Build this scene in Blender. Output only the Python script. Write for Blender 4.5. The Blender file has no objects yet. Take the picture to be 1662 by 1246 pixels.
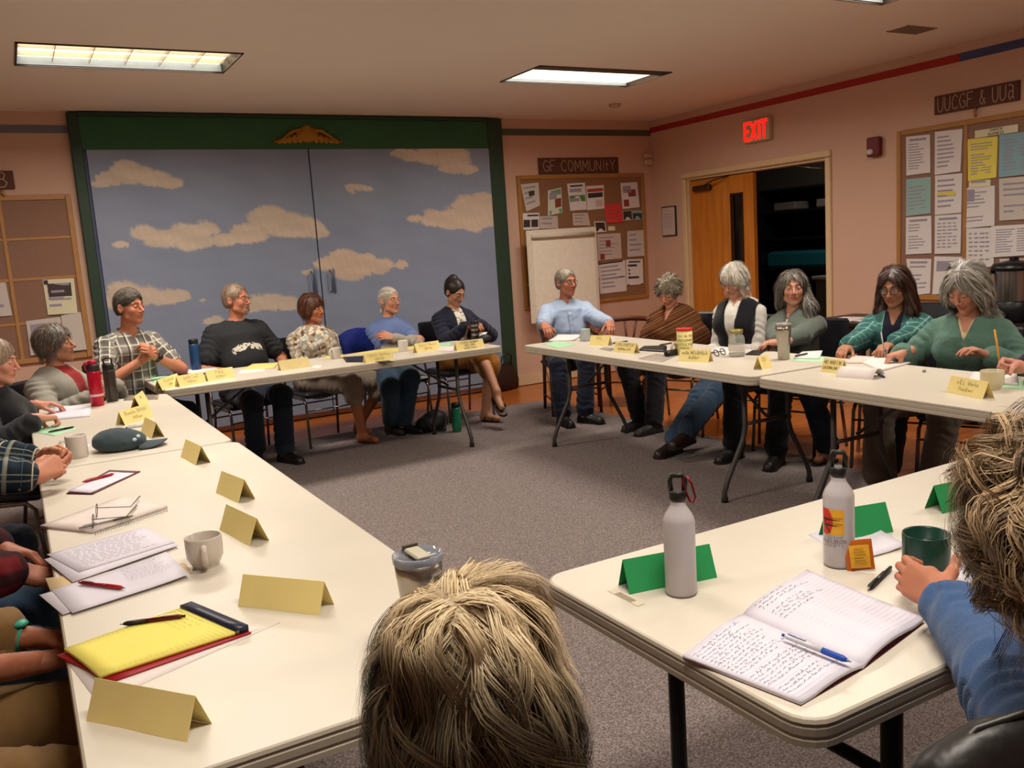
import bpy, math, random
import numpy as np
from mathutils import Matrix, Vector
random.seed(7); rng = np.random.default_rng(7)
S = bpy.context.scene
COL = S.collection
# ---------------------------------------------------------------- camera
EYE = np.array([0., 0., 1.46]); FPX = 1423.58; YAW, PITCH, ROLL = 0.509668, -0.15295, -0.066606
def cam_axes():
    f = np.array([math.sin(YAW)*math.cos(PITCH), math.cos(YAW)*math.cos(PITCH), math.sin(PITCH)])
    r = np.cross(f, [0, 0, 1.]); r /= np.linalg.norm(r); u = np.cross(r, f)
    return math.cos(ROLL)*r+math.sin(ROLL)*u, -math.sin(ROLL)*r+math.cos(ROLL)*u, f
CR, CU, CF = cam_axes()
cd = bpy.data.cameras.new('camera'); cam = bpy.data.objects.new('camera', cd); COL.objects.link(cam)
cd.sensor_width = 36; cd.lens = FPX/1662*36; cd.clip_start = .02; cd.clip_end = 60
cam.matrix_world = Matrix([[CR[i], CU[i], -CF[i], EYE[i]] for i in range(3)]+[[0, 0, 0, 1]])
S.camera = cam
def ray(x, y):
    d = CF*FPX+CR*(x-831)-CU*(y-623); return d/np.linalg.norm(d)
def onz(x, y, z=.74):            # world point seen at pixel (x, y) on the horizontal plane z
    d = ray(x, y); return EYE+d*((z-EYE[2])/d[2])
def ony(x, y, Y=8.1):
    d = ray(x, y); return EYE+d*(Y/d[1])
def onx(x, y, X=6.54):
    d = ray(x, y); return EYE+d*(X/d[0])
# ---------------------------------------------------------------- world, exposure
W = bpy.data.worlds.new('world'); S.world = W; W.use_nodes = True
W.node_tree.nodes['Background'].inputs[0].default_value = (.5, .38, .28, 1)
W.node_tree.nodes['Background'].inputs[1].default_value = .02
S.view_settings.view_transform = 'Standard'; S.view_settings.look = 'None'
S.view_settings.gamma = 1; S.view_settings.use_curve_mapping = False
S.view_settings.exposure = 0.05
CEIL = 2.78
TROFFERS = [(.21, 5.79, 1.47, 6.39, 1.0), (3.61, 5.72, 4.87, 6.33, 1.0), (3.58, 3.11, 4.84, 3.73, 1.0), (.21, 3.11, 1.47, 3.73, 1.0), (.21, .40, 1.47, 1.02, 1.0), (3.58, .40, 4.84, 1.02, 1.0)]
LAMP_W = 50.0
for i, (x0, y0, x1, y1, k) in enumerate(TROFFERS):
    l = bpy.data.lights.new('tube_light', 'AREA'); l.shape = 'RECTANGLE'; l.size = x1-x0-.12; l.size_y = y1-y0-.1
    l.energy = LAMP_W*k; l.color = (1, .92, .82); l.spread = math.radians(165)
    o = bpy.data.objects.new('tube_light', l); COL.objects.link(o); o.location = ((x0+x1)/2, (y0+y1)/2, CEIL+.012)
l = bpy.data.lights.new('far_room_fill', 'AREA'); l.size = .6; l.energy = 9; l.color = (1, .9, .78)  # added fill lamp without a fixture, brightens the room beyond the door
o = bpy.data.objects.new('far_room_fill', l); COL.objects.link(o); o.location = (7.9, 6.8, 2.74)
# ---------------------------------------------------------------- materials
def srgb(h):
    if isinstance(h, str):
        h = h.lstrip('#'); h = [int(h[i:i+2], 16)/255 for i in (0, 2, 4)]
        return tuple((c/12.92 if c <= .04045 else ((c+.055)/1.055)**2.4) for c in h)
    return tuple(h[:3])
class NT:
    """tiny node helper"""
    def __init__(s, name):
        s.m = bpy.data.materials.new(name); s.m.use_nodes = True; s.t = s.m.node_tree; s.n = s.t.nodes
        s.b = s.n['Principled BSDF']
    def new(s, t, **k):
        x = s.n.new(t)
        for a, v in k.items(): setattr(x, a, v)
        return x
    def link(s, a, b): s.t.links.new(a, b)
    def inp(s, node, i, v):
        if isinstance(v, bpy.types.NodeSocket): s.link(v, node.inputs[i])
        elif isinstance(v, (tuple, list)) and len(v) == 3 and node.inputs[i].type == 'RGBA': node.inputs[i].default_value = (*v, 1)
        else: node.inputs[i].default_value = v
    def math(s, op, a, b=0.0, c=None):
        x = s.new('ShaderNodeMath', operation=op); s.inp(x, 0, a); s.inp(x, 1, b)
        if c is not None: s.inp(x, 2, c)
        return x.outputs[0]
    def mix(s, f, a, b):
        x = s.new('ShaderNodeMix', data_type='RGBA'); s.inp(x, 0, f); s.inp(x, 6, a); s.inp(x, 7, b); return x.outputs[2]
    def coord(s, kind='Object'):
        return s.new('ShaderNodeTexCoord').outputs[kind]
    def attr(s, name, out='Vector'):
        return s.new('ShaderNodeAttribute', attribute_name=name).outputs[out]
    def noise(s, vec, scale, detail=3, rough=.55):
        x = s.new('ShaderNodeTexNoise'); s.link(vec, x.inputs['Vector']); x.inputs['Scale'].default_value = scale
        x.inputs['Detail'].default_value = detail; x.inputs['Roughness'].default_value = rough; return x.outputs['Fac']
    def ramp(s, f, stops, interp='LINEAR'):
        x = s.new('ShaderNodeValToRGB'); x.color_ramp.interpolation = interp; s.link(f, x.inputs[0])
        e = x.color_ramp.elements
        while len(e) < len(stops): e.new(.5)
        for i, (p, c) in enumerate(stops): e[i].position = p; e[i].color = (*srgb(c), 1)
        return x.outputs[0]
    def bump(s, h, strength=.3, dist=.002):
        x = s.new('ShaderNodeBump'); x.inputs['Strength'].default_value = strength; x.inputs['Distance'].default_value = dist
        s.link(h, x.inputs['Height']); s.link(x.outputs[0], s.b.inputs['Normal'])
    def done(s, col, rough=.6, metal=0, spec=.4):
        s.inp(s.b, 'Base Color', col if isinstance(col, bpy.types.NodeSocket) else srgb(col))
        s.inp(s.b, 'Roughness', rough); s.b.inputs['Metallic'].default_value = metal
        s.b.inputs['Specular IOR Level'].default_value = spec
        return s.m
MATS = {}
def mat(name, col, rough=.6, metal=0, var=.12, scale=30, bump=0, bscale=None, spec=.4, dist=.002):
    """plain procedural material: a colour, faint noise variation and fine relief"""
    if name in MATS: return MATS[name]
    t = NT(name); c = srgb(col); v = t.coord()
    n = t.noise(v, scale)
    out = t.mix(n, tuple(max(0, x*(1-var)) for x in c), tuple(min(1, x*(1+var)) for x in c))
    if bump: t.bump(t.noise(v, bscale or scale*4, 2), bump, dist)
    MATS[name] = t.done(out, rough, metal, spec); return MATS[name]
def emit(name, col, k, base=None):
    if name in MATS: return MATS[name]
    t = NT(name); t.done(base or col, .5); t.b.inputs['Emission Color'].default_value = (*srgb(col), 1)
    t.b.inputs['Emission Strength'].default_value = k; MATS[name] = t.m; return t.m
def glass(name, col, rough=.03, alpha=.25):
    if name in MATS: return MATS[name]
    t = NT(name); t.done(col, rough, 0, .6); t.b.inputs['Alpha'].default_value = alpha; MATS[name] = t.m; return t.m
# ---------------------------------------------------------------- mesh helpers
def nrm(v): v = np.asarray(v, float); return v/max(1e-9, np.linalg.norm(v))
class MB:
    """collects shapes (with material slots) and links them as ONE mesh object"""
    def __init__(s): s.v = []; s.f = []; s.mi = []; s.sm = []; s.mats = []; s.cur = 0; s.M = None
    def mat(s, m):
        if m not in s.mats: s.mats.append(m)
        s.cur = s.mats.index(m); return s
    def add(s, vs, fs, smooth=False):
        b = len(s.v)
        for p in vs:
            if s.M is not None: p = s.M @ Vector(p)
            s.v.append(tuple(p))
        for f in fs: s.f.append(tuple(b+i for i in f)); s.mi.append(s.cur); s.sm.append(smooth)
        return s
    def box(s, c, d, rz=0, bev=0, R=None):
        hx, hy, hz = d[0]/2, d[1]/2, d[2]/2
        if R is None:
            ca, sa = math.cos(rz), math.sin(rz); R = ((ca, -sa, 0), (sa, ca, 0), (0, 0, 1))
        def T(x, y, z): return tuple(c[i]+R[i][0]*x+R[i][1]*y+R[i][2]*z for i in range(3))
        if bev <= 0:
            vs = [T(x, y, z) for z in (-hz, hz) for x, y in ((-hx, -hy), (hx, -hy), (hx, hy), (-hx, hy))]
            return s.add(vs, [(3, 2, 1, 0), (4, 5, 6, 7), (0, 1, 5, 4), (1, 2, 6, 5), (2, 3, 7, 6), (3, 0, 4, 7)])
        b = min(bev, hx*.9, hy*.9, hz*.9); vs = []; fs = [tuple(reversed(range(8))), tuple(range(24, 32))]
        for x, y, z, o in ((hx-b, hy-b, -hz, b*.3), (hx, hy, -hz+b, b), (hx, hy, hz-b, b), (hx-b, hy-b, hz, b*.3)):
            vs += [T(*p, z) for p in ((-x, -y+o), (-x+o, -y), (x-o, -y), (x, -y+o), (x, y-o), (x-o, y), (-x+o, y), (-x, y-o))]
        for k in range(3):
            for q in range(8): fs.append((k*8+q, k*8+(q+1) % 8, k*8+8+(q+1) % 8, k*8+8+q))
        return s.add(vs, fs)
    def tube(s, pts, r, n=8, closed=False, cap=True, flat=None):
        """sweep a circle (or ellipse, flat=(a, b)) along points; r may be a list"""
        P = [np.array(p, float) for p in pts]; N = len(P); vs = []; up = None
        for i in range(N):
            if closed: t = P[(i+1) % N]-P[i-1]
            else: t = P[min(i+1, N-1)]-P[max(i-1, 0)]
            t = nrm(t)
            if up is None: up = nrm(np.cross(t, [0, 0, 1])) if abs(t[2]) < .9 else nrm(np.cross(t, [0, 1, 0]))
            up = nrm(up-t*np.dot(up, t)); w = np.cross(t, up); rr = r[i] if isinstance(r, (list, tuple, np.ndarray)) else r
            a, b = flat if flat else (1, 1)
            for k in range(n):
                an = 2*math.pi*k/n; vs.append(P[i]+up*math.cos(an)*rr*a+w*math.sin(an)*rr*b)
        fs = []
        for i in range(N if closed else N-1):
            for k in range(n):
                a0 = i*n+k; a1 = i*n+(k+1) % n; j = (i+1) % N; fs.append((a0, a1, j*n+(k+1) % n, j*n+k))
        if cap and not closed: fs += [tuple(reversed(range(n))), tuple((N-1)*n+k for k in range(n))]
        return s.add(vs, fs, True)
    def lathe(s, prof, c=(0, 0, 0), n=24, sx=1, sy=1, smooth=True, cap=True):
        vs = []; fs = []; m = len(prof)
        for r, z in prof:
            for k in range(n):
                a = 2*math.pi*k/n; vs.append((c[0]+r*math.cos(a)*sx, c[1]+r*math.sin(a)*sy, c[2]+z))
        for i in range(m-1):
            for k in range(n): fs.append((i*n+k, i*n+(k+1) % n, (i+1)*n+(k+1) % n, (i+1)*n+k))
        s.add(vs, fs, smooth)
        if cap:
            b = len(s.v)-len(vs)
            s.f.append(tuple(b+k for k in reversed(range(n)))); s.mi.append(s.cur); s.sm.append(False)
            s.f.append(tuple(b+(m-1)*n+k for k in range(n))); s.mi.append(s.cur); s.sm.append(False)
        return s
    def prism(s, poly, z0, z1):
        n = len(poly); vs = [(x, y, z0) for x, y in poly]+[(x, y, z1) for x, y in poly]
        fs = [tuple(reversed(range(n))), tuple(range(n, 2*n))]+[(i, (i+1) % n, n+(i+1) % n, n+i) for i in range(n)]
        return s.add(vs, fs)
    def sheet(s, fn, nu, nv, th=0, smooth=True):
        """fn(u, v) -> point; a surface, optionally given thickness th downward"""
        vs = [tuple(fn(i/nu, j/nv)) for j in range(nv+1) for i in range(nu+1)]; k = len(vs); fs = []
        for j in range(nv):
            for i in range(nu):
                a = j*(nu+1)+i; fs.append((a, a+1, a+nu+2, a+nu+1))
        if th:
            vs += [(x, y, z-th) for x, y, z in vs]; fs += [tuple(k+q for q in reversed(f)) for f in fs[:]]
            ring = [i for i in range(nu+1)]+[j*(nu+1)+nu for j in range(1, nv+1)]+[nv*(nu+1)+i for i in range(nu-1, -1, -1)]+[j*(nu+1) for j in range(nv-1, 0, -1)]
            for a, b in zip(ring, ring[1:]+ring[:1]): fs.append((b, a, a+k, b+k))
        return s.add(vs, fs, smooth)
    def ball(s, c, r, n=12, m=8, R=None):
        r = (r, r, r) if not isinstance(r, (tuple, list)) else r; vs = []; fs = []
        R = np.eye(3) if R is None else np.array(R)
        for j in range(m+1):
            t = math.pi*j/m
            for k in range(n):
                a = 2*math.pi*k/n; q = R@np.array([r[0]*math.sin(t)*math.cos(a), r[1]*math.sin(t)*math.sin(a), r[2]*math.cos(t)])
                vs.append(tuple(np.array(c)+q))
        for j in range(m):
            for k in range(n): fs.append((j*n+k, (j+1)*n+k, (j+1)*n+(k+1) % n, j*n+(k+1) % n))
        return s.add(vs, fs, True)
    def build(s, name, mats=None, parent=None, loc=None, rot=None):
        me = bpy.data.meshes.new(name); me.from_pydata([tuple(map(float, v)) for v in s.v], [], s.f)
        ms = s.mats if s.mats else (mats if isinstance(mats, (list, tuple)) else [mats])
        for m in ms: me.materials.append(m)
        me.polygons.foreach_set('material_index', s.mi); me.polygons.foreach_set('use_smooth', s.sm); me.update()
        o = bpy.data.objects.new(name, me); COL.objects.link(o)
        if parent is not None: o.parent = parent
        if loc is not None: o.location = tuple(map(float, loc))
        if rot is not None: o.rotation_euler = rot if isinstance(rot, (tuple, list)) else (0, 0, rot)
        return o
def tag(o, label=None, cat=None, group=None, kind=None):
    if label: o['label'] = label
    if cat: o['category'] = cat
    if group: o['group'] = group
    if kind: o['kind'] = kind
    return o
def thing(name, label, cat, loc=(0, 0, 0), rz=0, group=None):
    o = bpy.data.objects.new(name, None); COL.objects.link(o); o.empty_display_size = .05
    o.location = tuple(map(float, loc)); o.rotation_euler = (0, 0, rz); return tag(o, label, cat, group)
def copy_tree(o, parent=None):
    c = o.copy(); COL.objects.link(c); c.parent = parent
    for ch in list(o.children): copy_tree(ch, c)
    return c
def rawmesh(name, V, Q, mats, parent=None, attrs=None, mi=None, smooth=True):
    """fast mesh from numpy arrays; Q is (m, 3 or 4)"""
    V = np.asarray(V, np.float32); Q = np.asarray(Q, np.int32); me = bpy.data.meshes.new(name)
    me.vertices.add(len(V)); me.vertices.foreach_set('co', V.ravel())
    me.loops.add(Q.size); me.loops.foreach_set('vertex_index', Q.ravel())
    me.polygons.add(len(Q)); me.polygons.foreach_set('loop_start', np.arange(0, Q.size, Q.shape[1], dtype=np.int32))
    me.polygons.foreach_set('loop_total', np.full(len(Q), Q.shape[1], np.int32))
    me.polygons.foreach_set('use_smooth', np.full(len(Q), smooth, bool))
    if mi is not None: me.polygons.foreach_set('material_index', np.asarray(mi, np.int32))
    for m in (mats if isinstance(mats, (list, tuple)) else [mats]): me.materials.append(m)
    for k, a in (attrs or {}).items():
        a = np.asarray(a, np.float32)
        if a.ndim == 1: at = me.attributes.new(k, 'FLOAT', 'POINT'); at.data.foreach_set('value', a)
        elif a.shape[1] == 3: at = me.attributes.new(k, 'FLOAT_VECTOR', 'POINT'); at.data.foreach_set('vector', a.ravel())
        else: at = me.attributes.new(k, 'FLOAT_COLOR', 'POINT'); at.data.foreach_set('color', a.ravel())
    me.update(calc_edges=True); me.validate()
    o = bpy.data.objects.new(name, me); COL.objects.link(o)
    if parent is not None: o.parent = parent
    return o
# ---------------------------------------------------------------- stroke lettering (single-line letters on a 0..1 grid)
GL = {'A': '0,0 .4,1 .8,0|.15,.38 .65,.38', 'B': '0,0 0,1 .5,1 .65,.85 .5,.55 0,.55|.5,.55 .75,.3 .55,0 0,0', 'C': '.75,.85 .5,1 .2,.9 0,.5 .2,.1 .5,0 .75,.15',
      'D': '0,0 0,1 .4,1 .75,.6 .7,.3 .4,0 0,0', 'E': '.7,0 0,0 0,1 .7,1|0,.5 .55,.5', 'F': '0,0 0,1 .7,1|0,.52 .5,.52', 'G': '.75,.85 .5,1 .2,.9 0,.5 .2,.08 .5,0 .78,.15 .78,.45 .45,.45',
      'H': '0,0 0,1|.7,0 .7,1|0,.5 .7,.5', 'I': '.2,0 .2,1', 'L': '0,1 0,0 .65,0', 'M': '0,0 .05,1 .42,.3 .8,1 .85,0', 'N': '0,0 0,1 .7,0 .7,1', 'O': '.4,0 .1,.2 0,.5 .1,.85 .4,1 .7,.85 .8,.5 .7,.2 .4,0',
      'P': '0,0 0,1 .5,1 .7,.78 .5,.5 0,.5', 'R': '0,0 0,1 .5,1 .7,.78 .5,.52 0,.52|.35,.52 .75,0', 'S': '.7,.85 .4,1 .1,.85 .1,.62 .6,.42 .7,.2 .4,0 0,.15', 'T': '0,1 .8,1|.4,1 .4,0',
      'U': '0,1 0,.25 .2,0 .5,0 .7,.25 .7,1', 'V': '0,1 .4,0 .8,1', 'W': '0,1 .2,0 .45,.7 .7,0 .9,1', 'X': '0,0 .7,1|0,1 .7,0', 'Y': '0,1 .38,.5 .76,1|.38,.5 .38,0', 'K': '0,0 0,1|.65,1 0,.45|.2,.6 .7,0',
      '&': '.8,0 .15,.75 .3,1 .5,.85 .1,.35 .15,.08 .4,0 .75,.4', 't': '.2,.95 .2,0|0,.6 .45,.6', 'a': '.6,.85 .3,1 .05,.9|.6,.85 .6,.1 .75,0|.6,.5 .2,.55 .05,.25 .25,0 .6,.2', 'Z': '0,1 .7,1 0,0 .7,0', 'o': '.25,0 0,.25 .25,.55 .5,.25 .25,0', 'g': '.5,.5 .2,.55 0,.3 .25,.05 .5,.5 .45,-.3 .05,-.3', 'r': '0,.5 .05,0|.05,.35 .35,.52', 'n': '0,.5 .05,0|.05,.35 .3,.52 .45,0', 'e': '0,.28 .45,.28 .3,.55 .05,.35 .15,.02 .45,.08', 's': '.4,.48 .1,.5 .1,.3 .38,.22 .3,0 0,.04'}
def strokes(text, h, gap=.25, jit=0):
    """[(polyline...)] and total width of a text in single strokes of height h"""
    x = 0; out = []
    for ch in text:
        if ch == ' ': x += .6*h; continue
        g = GL.get(ch, GL.get(ch.upper(), GL['o'])); w = 0
        for st in g.split('|'):
            pl = [tuple(map(float, p.split(','))) for p in st.split()]; w = max(w, max(p[0] for p in pl))
            out.append([(x+p[0]*h+random.uniform(-jit, jit)*h, p[1]*h+random.uniform(-jit, jit)*h) for p in pl])
        x += (w+gap)*h
    return out, x-gap*h
def ribbon(mb, pts, w, fn):
    """flat stroke on a surface: fn((x, y)) -> 3-D point"""
    for a, b in zip(pts, pts[1:]):
        dx, dy = b[0]-a[0], b[1]-a[1]; l = math.hypot(dx, dy) or 1e-6; nx, ny = -dy/l*w/2, dx/l*w/2; ex, ey = dx/l*w*.3, dy/l*w*.3
        mb.add([fn((a[0]-ex+nx, a[1]-ey+ny)), fn((a[0]-ex-nx, a[1]-ey-ny)), fn((b[0]+ex-nx, b[1]+ey-ny)), fn((b[0]+ex+nx, b[1]+ey+ny))], [(0, 1, 2, 3)])
def write(mb, text, h, w, fn, cx=0, cy=0, jit=0, gap=.25):
    st, wd = strokes(text, h, gap, jit)
    for pl in st: ribbon(mb, [(x-wd/2+cx, y+cy) for x, y in pl], w, fn)
def letters(text, h, w, fn, parent, m, cy, fit, jit=0, gap=.28):
    """each letter of a sign is a part of its own"""
    _, wd = strokes(text, h, gap); k = min(1.0, fit/wd); x = -wd*k/2
    for ch in text:
        if ch == ' ': x += .6*h*k; continue
        st, cw = strokes(ch, h, gap, jit); mb = MB().mat(m)
        for pl in st: ribbon(mb, [(x+p[0]*k, cy+p[1]) for p in pl], w, fn)
        mb.build('letter', None, parent); x += (cw+gap*h)*k
def scribble(mb, x0, x1, y, h, w, fn, dens=1.0):
    """one line of illegible handwriting"""
    x = x0
    while x < x1:
        n = random.randint(3, 8); pts = []
        for i in range(n):
            pts.append((x, y+random.uniform(-.1, .9 if random.random() < .3 else .5)*h)); x += h*random.uniform(.16, .38)/dens
            if x > x1: break
        if len(pts) > 1: ribbon(mb, pts, w, fn)
        x += h*random.uniform(.35, .7)
# ---------------------------------------------------------------- smooth bodies: signed distance fields meshed with surface nets
def smin(a, b, k):
    h = np.clip(.5+.5*(b-a)/k, 0, 1); return b*(1-h)+a*h-k*h*(1-h)
def axes_from(fwd, up=(0, 0, 1)):
    f = nrm(fwd); r = np.cross(f, up); r = nrm(r) if np.linalg.norm(r) > 1e-4 else np.array([1., 0, 0]); u = np.cross(r, f)
    return np.stack([r, f, u], 1)           # columns right, forward, up
class Fld:
    def __init__(s): s.p = []
    def cap(s, a, b, ra, rb=None, k=.02, sub=False, flat=None):
        a = np.array(a, float); b = np.array(b, float); rb = ra if rb is None else rb
        lo = np.minimum(a, b)-max(ra, rb); hi = np.maximum(a, b)+max(ra, rb)
        s.p.append(('c', (a, b, ra, rb), k, sub, lo, hi)); return s
    def tube(s, a, b, L, ra, rb, k=.03):
        a = np.array(a, float); b = np.array(b, float); m = max(*ra, *rb)
        s.p.append(('t', (a, b, nrm(L), ra, rb), k, False, np.minimum(a, b)-m, np.maximum(a, b)+m)); return s
    def ell(s, c, r, R=None, k=.02, sub=False):
        c = np.array(c, float); r = np.array(r if hasattr(r, '__len__') else (r,)*3, float); m = r.max()
        s.p.append(('e', (c, r, np.eye(3) if R is None else np.array(R)), k, sub, c-m, c+m)); return s
    def cut(s, fn, k=.006):
        s.p.append(('f', fn, k, True, None, None)); return s
    @staticmethod
    def dist(pr, P):
        t, g = pr[0], pr[1]
        if t == 'f': return g(P)
        if t == 'c':
            a, b, ra, rb = g; ab = b-a; L2 = max(1e-12, ab@ab); h = np.clip(((P-a)@ab)/L2, 0, 1)
            q = P-a-h[..., None]*ab; return np.sqrt((q*q).sum(-1))-(ra+(rb-ra)*h)
        if t == 't':
            a, b, L, ra, rb = g; ab = b-a; L2 = max(1e-12, ab@ab); h = np.clip(((P-a)@ab)/L2, 0, 1)
            q = P-a-h[..., None]*ab; u = q@L; w2 = np.maximum((q*q).sum(-1)-u*u, 0); rx = ra[0]+(rb[0]-ra[0])*h; ry = ra[1]+(rb[1]-ra[1])*h
            k0 = np.sqrt((u/rx)**2+w2/ry**2); k1 = np.sqrt((u/rx**2)**2+w2/ry**4)+1e-9; return k0*(k0-1)/k1
        c, r, R = g; q = (P-c)@R; k0 = np.sqrt(((q/r)**2).sum(-1)); k1 = np.sqrt(((q/r**2)**2).sum(-1))+1e-9; return k0*(k0-1)/k1
    def ev(s, P, infl=0):
        D = np.full(P.shape[:-1], .3)
        for pr in s.p:
            d = s.dist(pr, P)
            if pr[3]: D = -smin(-(D-infl), d, pr[2])+infl
            else: D = smin(D, d, pr[2])
        return D-infl
    def grid(s, xs, ys, zs, infl=0):
        D = np.full((len(xs), len(ys), len(zs)), .3, np.float32)
        for pr in s.p:
            if pr[4] is None: sl = [(0, len(xs)), (0, len(ys)), (0, len(zs))]
            else:
                m = .05+infl+pr[2]; sl = []
                for ax, A in enumerate((xs, ys, zs)):
                    i0 = max(0, np.searchsorted(A, pr[4][ax]-m)-1); i1 = min(len(A), np.searchsorted(A, pr[5][ax]+m)+1); sl.append((i0, i1))
                if any(b <= a for a, b in sl): continue
            (a0, a1), (b0, b1), (c0, c1) = sl
            G = np.stack(np.meshgrid(xs[a0:a1], ys[b0:b1], zs[c0:c1], indexing='ij'), -1); d = s.dist(pr, G); v = D[a0:a1, b0:b1, c0:c1]
            if pr[3]: D[a0:a1, b0:b1, c0:c1] = -smin(-(v-infl), d, pr[2])+infl
            else: D[a0:a1, b0:b1, c0:c1] = smin(v, d, pr[2])
        return D-infl
def surfnet(xs, ys, zs, D):
    I = D < 0; nx, ny, nz = D.shape
    cnt = np.zeros((nx-1, ny-1, nz-1), np.int8)
    for a in (0, 1):
        for b in (0, 1):
            for c in (0, 1): cnt += I[a:nx-1+a, b:ny-1+b, c:nz-1+c]
    act = (cnt > 0) & (cnt < 8); idx = -np.ones(act.shape, np.int64); ii = np.argwhere(act); idx[act] = np.arange(len(ii))
    if len(ii) == 0: return np.zeros((0, 3)), np.zeros((0, 4), int)
    acc = np.zeros((len(ii), 3)); num = np.zeros(len(ii)); A = (xs, ys, zs)
    cor = [(a, b, c) for a in (0, 1) for b in (0, 1) for c in (0, 1)]
    for p in cor:
        for ax in range(3):
            if p[ax]: continue
            q = list(p); q[ax] = 1
            i0 = ii+np.array(p); i1 = ii+np.array(q); d0 = D[i0[:, 0], i0[:, 1], i0[:, 2]]; d1 = D[i1[:, 0], i1[:, 1], i1[:, 2]]
            m = (d0 < 0) != (d1 < 0); t = d0[m]/(d0[m]-d1[m]+1e-12)
            P0 = np.stack([A[k][i0[m, k]] for k in range(3)], 1); P1 = np.stack([A[k][i1[m, k]] for k in range(3)], 1)
            acc[m] += P0+(P1-P0)*t[:, None]; num[m] += 1
    V = acc/np.maximum(num, 1)[:, None]; Q = []
    for ax in range(3):
        o1, o2 = [(1, 2), (2, 0), (0, 1)][ax]
        s0 = [slice(1, -1)]*3; s0[ax] = slice(0, -1); s1 = [slice(1, -1)]*3; s1[ax] = slice(1, None)
        a = I[tuple(s0)]; b = I[tuple(s1)]
        e = np.argwhere(a != b)
        if len(e) == 0: continue
        sg = a[e[:, 0], e[:, 1], e[:, 2]]; base = e.copy()
        base[:, o1] += 1; base[:, o2] += 1
        def at(d1, d2):
            q = base.copy(); q[:, o1] -= d1; q[:, o2] -= d2; return idx[q[:, 0], q[:, 1], q[:, 2]]
        q = np.stack([at(0, 0), at(1, 0), at(1, 1), at(0, 1)], 1); q[~sg] = q[~sg][:, ::-1]; Q.append(q)
    Q = np.concatenate(Q); Q = Q[(Q >= 0).all(1)]
    return V, Q
def axis(lo, hi, flo, fhi, fine, coarse):
    """grid coordinates, fine between flo and fhi, coarse outside"""
    parts = []
    if flo > lo: parts.append(np.linspace(lo, flo, max(2, int((flo-lo)/coarse)+1), endpoint=False))
    flo2, fhi2 = max(flo, lo), min(fhi, hi)
    if fhi2 > flo2: parts.append(np.linspace(flo2, fhi2, max(2, int((fhi2-flo2)/fine)+1), endpoint=False))
    if hi > fhi: parts.append(np.linspace(fhi2, hi, max(2, int((hi-fhi2)/coarse)+1)))
    return np.unique(np.concatenate(parts))
def bounds(F, pad=.03):
    lo = np.min([p[4] for p in F.p if p[4] is not None and not p[3]], 0)-pad; hi = np.max([p[5] for p in F.p if p[4] is not None and not p[3]], 0)+pad
    return lo, hi
_W = [(rng.normal(size=3), rng.uniform(0, 6)) for _ in range(9)]
def fold(V, freq, amp, seed=0, st=(1, 1, 1)):
    """gentle creases: displaced sum of sines"""
    d = np.zeros(len(V)); X = V*np.array(st)
    for i, (k, ph) in enumerate(_W): d += np.sin(X@(k*freq*(1+.35*i))+ph*(1+seed)+.9*np.sin(X@_W[(i+3) % 9][0]*freq*.7+seed))/(1+.35*i)
    return d/4*amp
def vnormals(V, Q):
    n = np.cross(V[Q[:, 2]]-V[Q[:, 0]], V[Q[:, 3]]-V[Q[:, 1]]); N = np.zeros_like(V)
    for i in range(4): np.add.at(N, Q[:, i], n)
    return N/(np.linalg.norm(N, axis=1)[:, None]+1e-12)
def mesh_field(F, cell, infl=0, pad=.03, fine=None):
    lo, hi = bounds(F, pad+infl); g = []
    for i in range(3):
        if fine is not None: g.append(axis(lo[i], hi[i], fine[0][i], fine[1][i], fine[2], cell))
        else: g.append(np.linspace(lo[i], hi[i], max(4, int((hi[i]-lo[i])/cell)+1)))
    return surfnet(*g, F.grid(*g, infl))
# ---------------------------------------------------------------- people
def skin_mat(name, col, rough=.5):
    if name in MATS: return MATS[name]
    t = NT(name); c = srgb(col); n = t.noise(t.coord(), 25, 3)
    base = t.mix(n, tuple(x*.88 for x in c), tuple(min(1, x*1.1) for x in c))
    lip = t.attr('tint', 'Fac'); red = (c[0]*.8, c[1]*.36, c[2]*.36)
    base = t.mix(lip, base, red)
    t.bump(t.noise(t.coord(), 300, 2), .12, .0006)
    t.done(base, rough, 0, .35); t.b.inputs['Subsurface Weight'].default_value = .12
    t.b.inputs['Subsurface Radius'].default_value = (.006, .0025, .0015); t.b.inputs['Subsurface Scale'].default_value = 1
    MATS[name] = t.m; return t.m
def cloth_plain(name, col, rough=.85, var=.15, weave=500, bump=.25, folds=10):
    if name in MATS: return MATS[name]
    t = NT(name); c = srgb(col); v = t.coord(); n = t.noise(v, folds, 3)
    base = t.mix(n, tuple(x*(1-var) for x in c), tuple(min(1, x*(1+var)) for x in c))
    h = t.math('ADD', t.noise(v, weave, 1), t.math('MULTIPLY', t.noise(v, 14, 2), 6)); t.bump(h, bump, .006)
    t.done(base, rough, 0, .2); t.b.inputs['Sheen Weight'].default_value = .15; MATS[name] = t.m; return t.m
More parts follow.
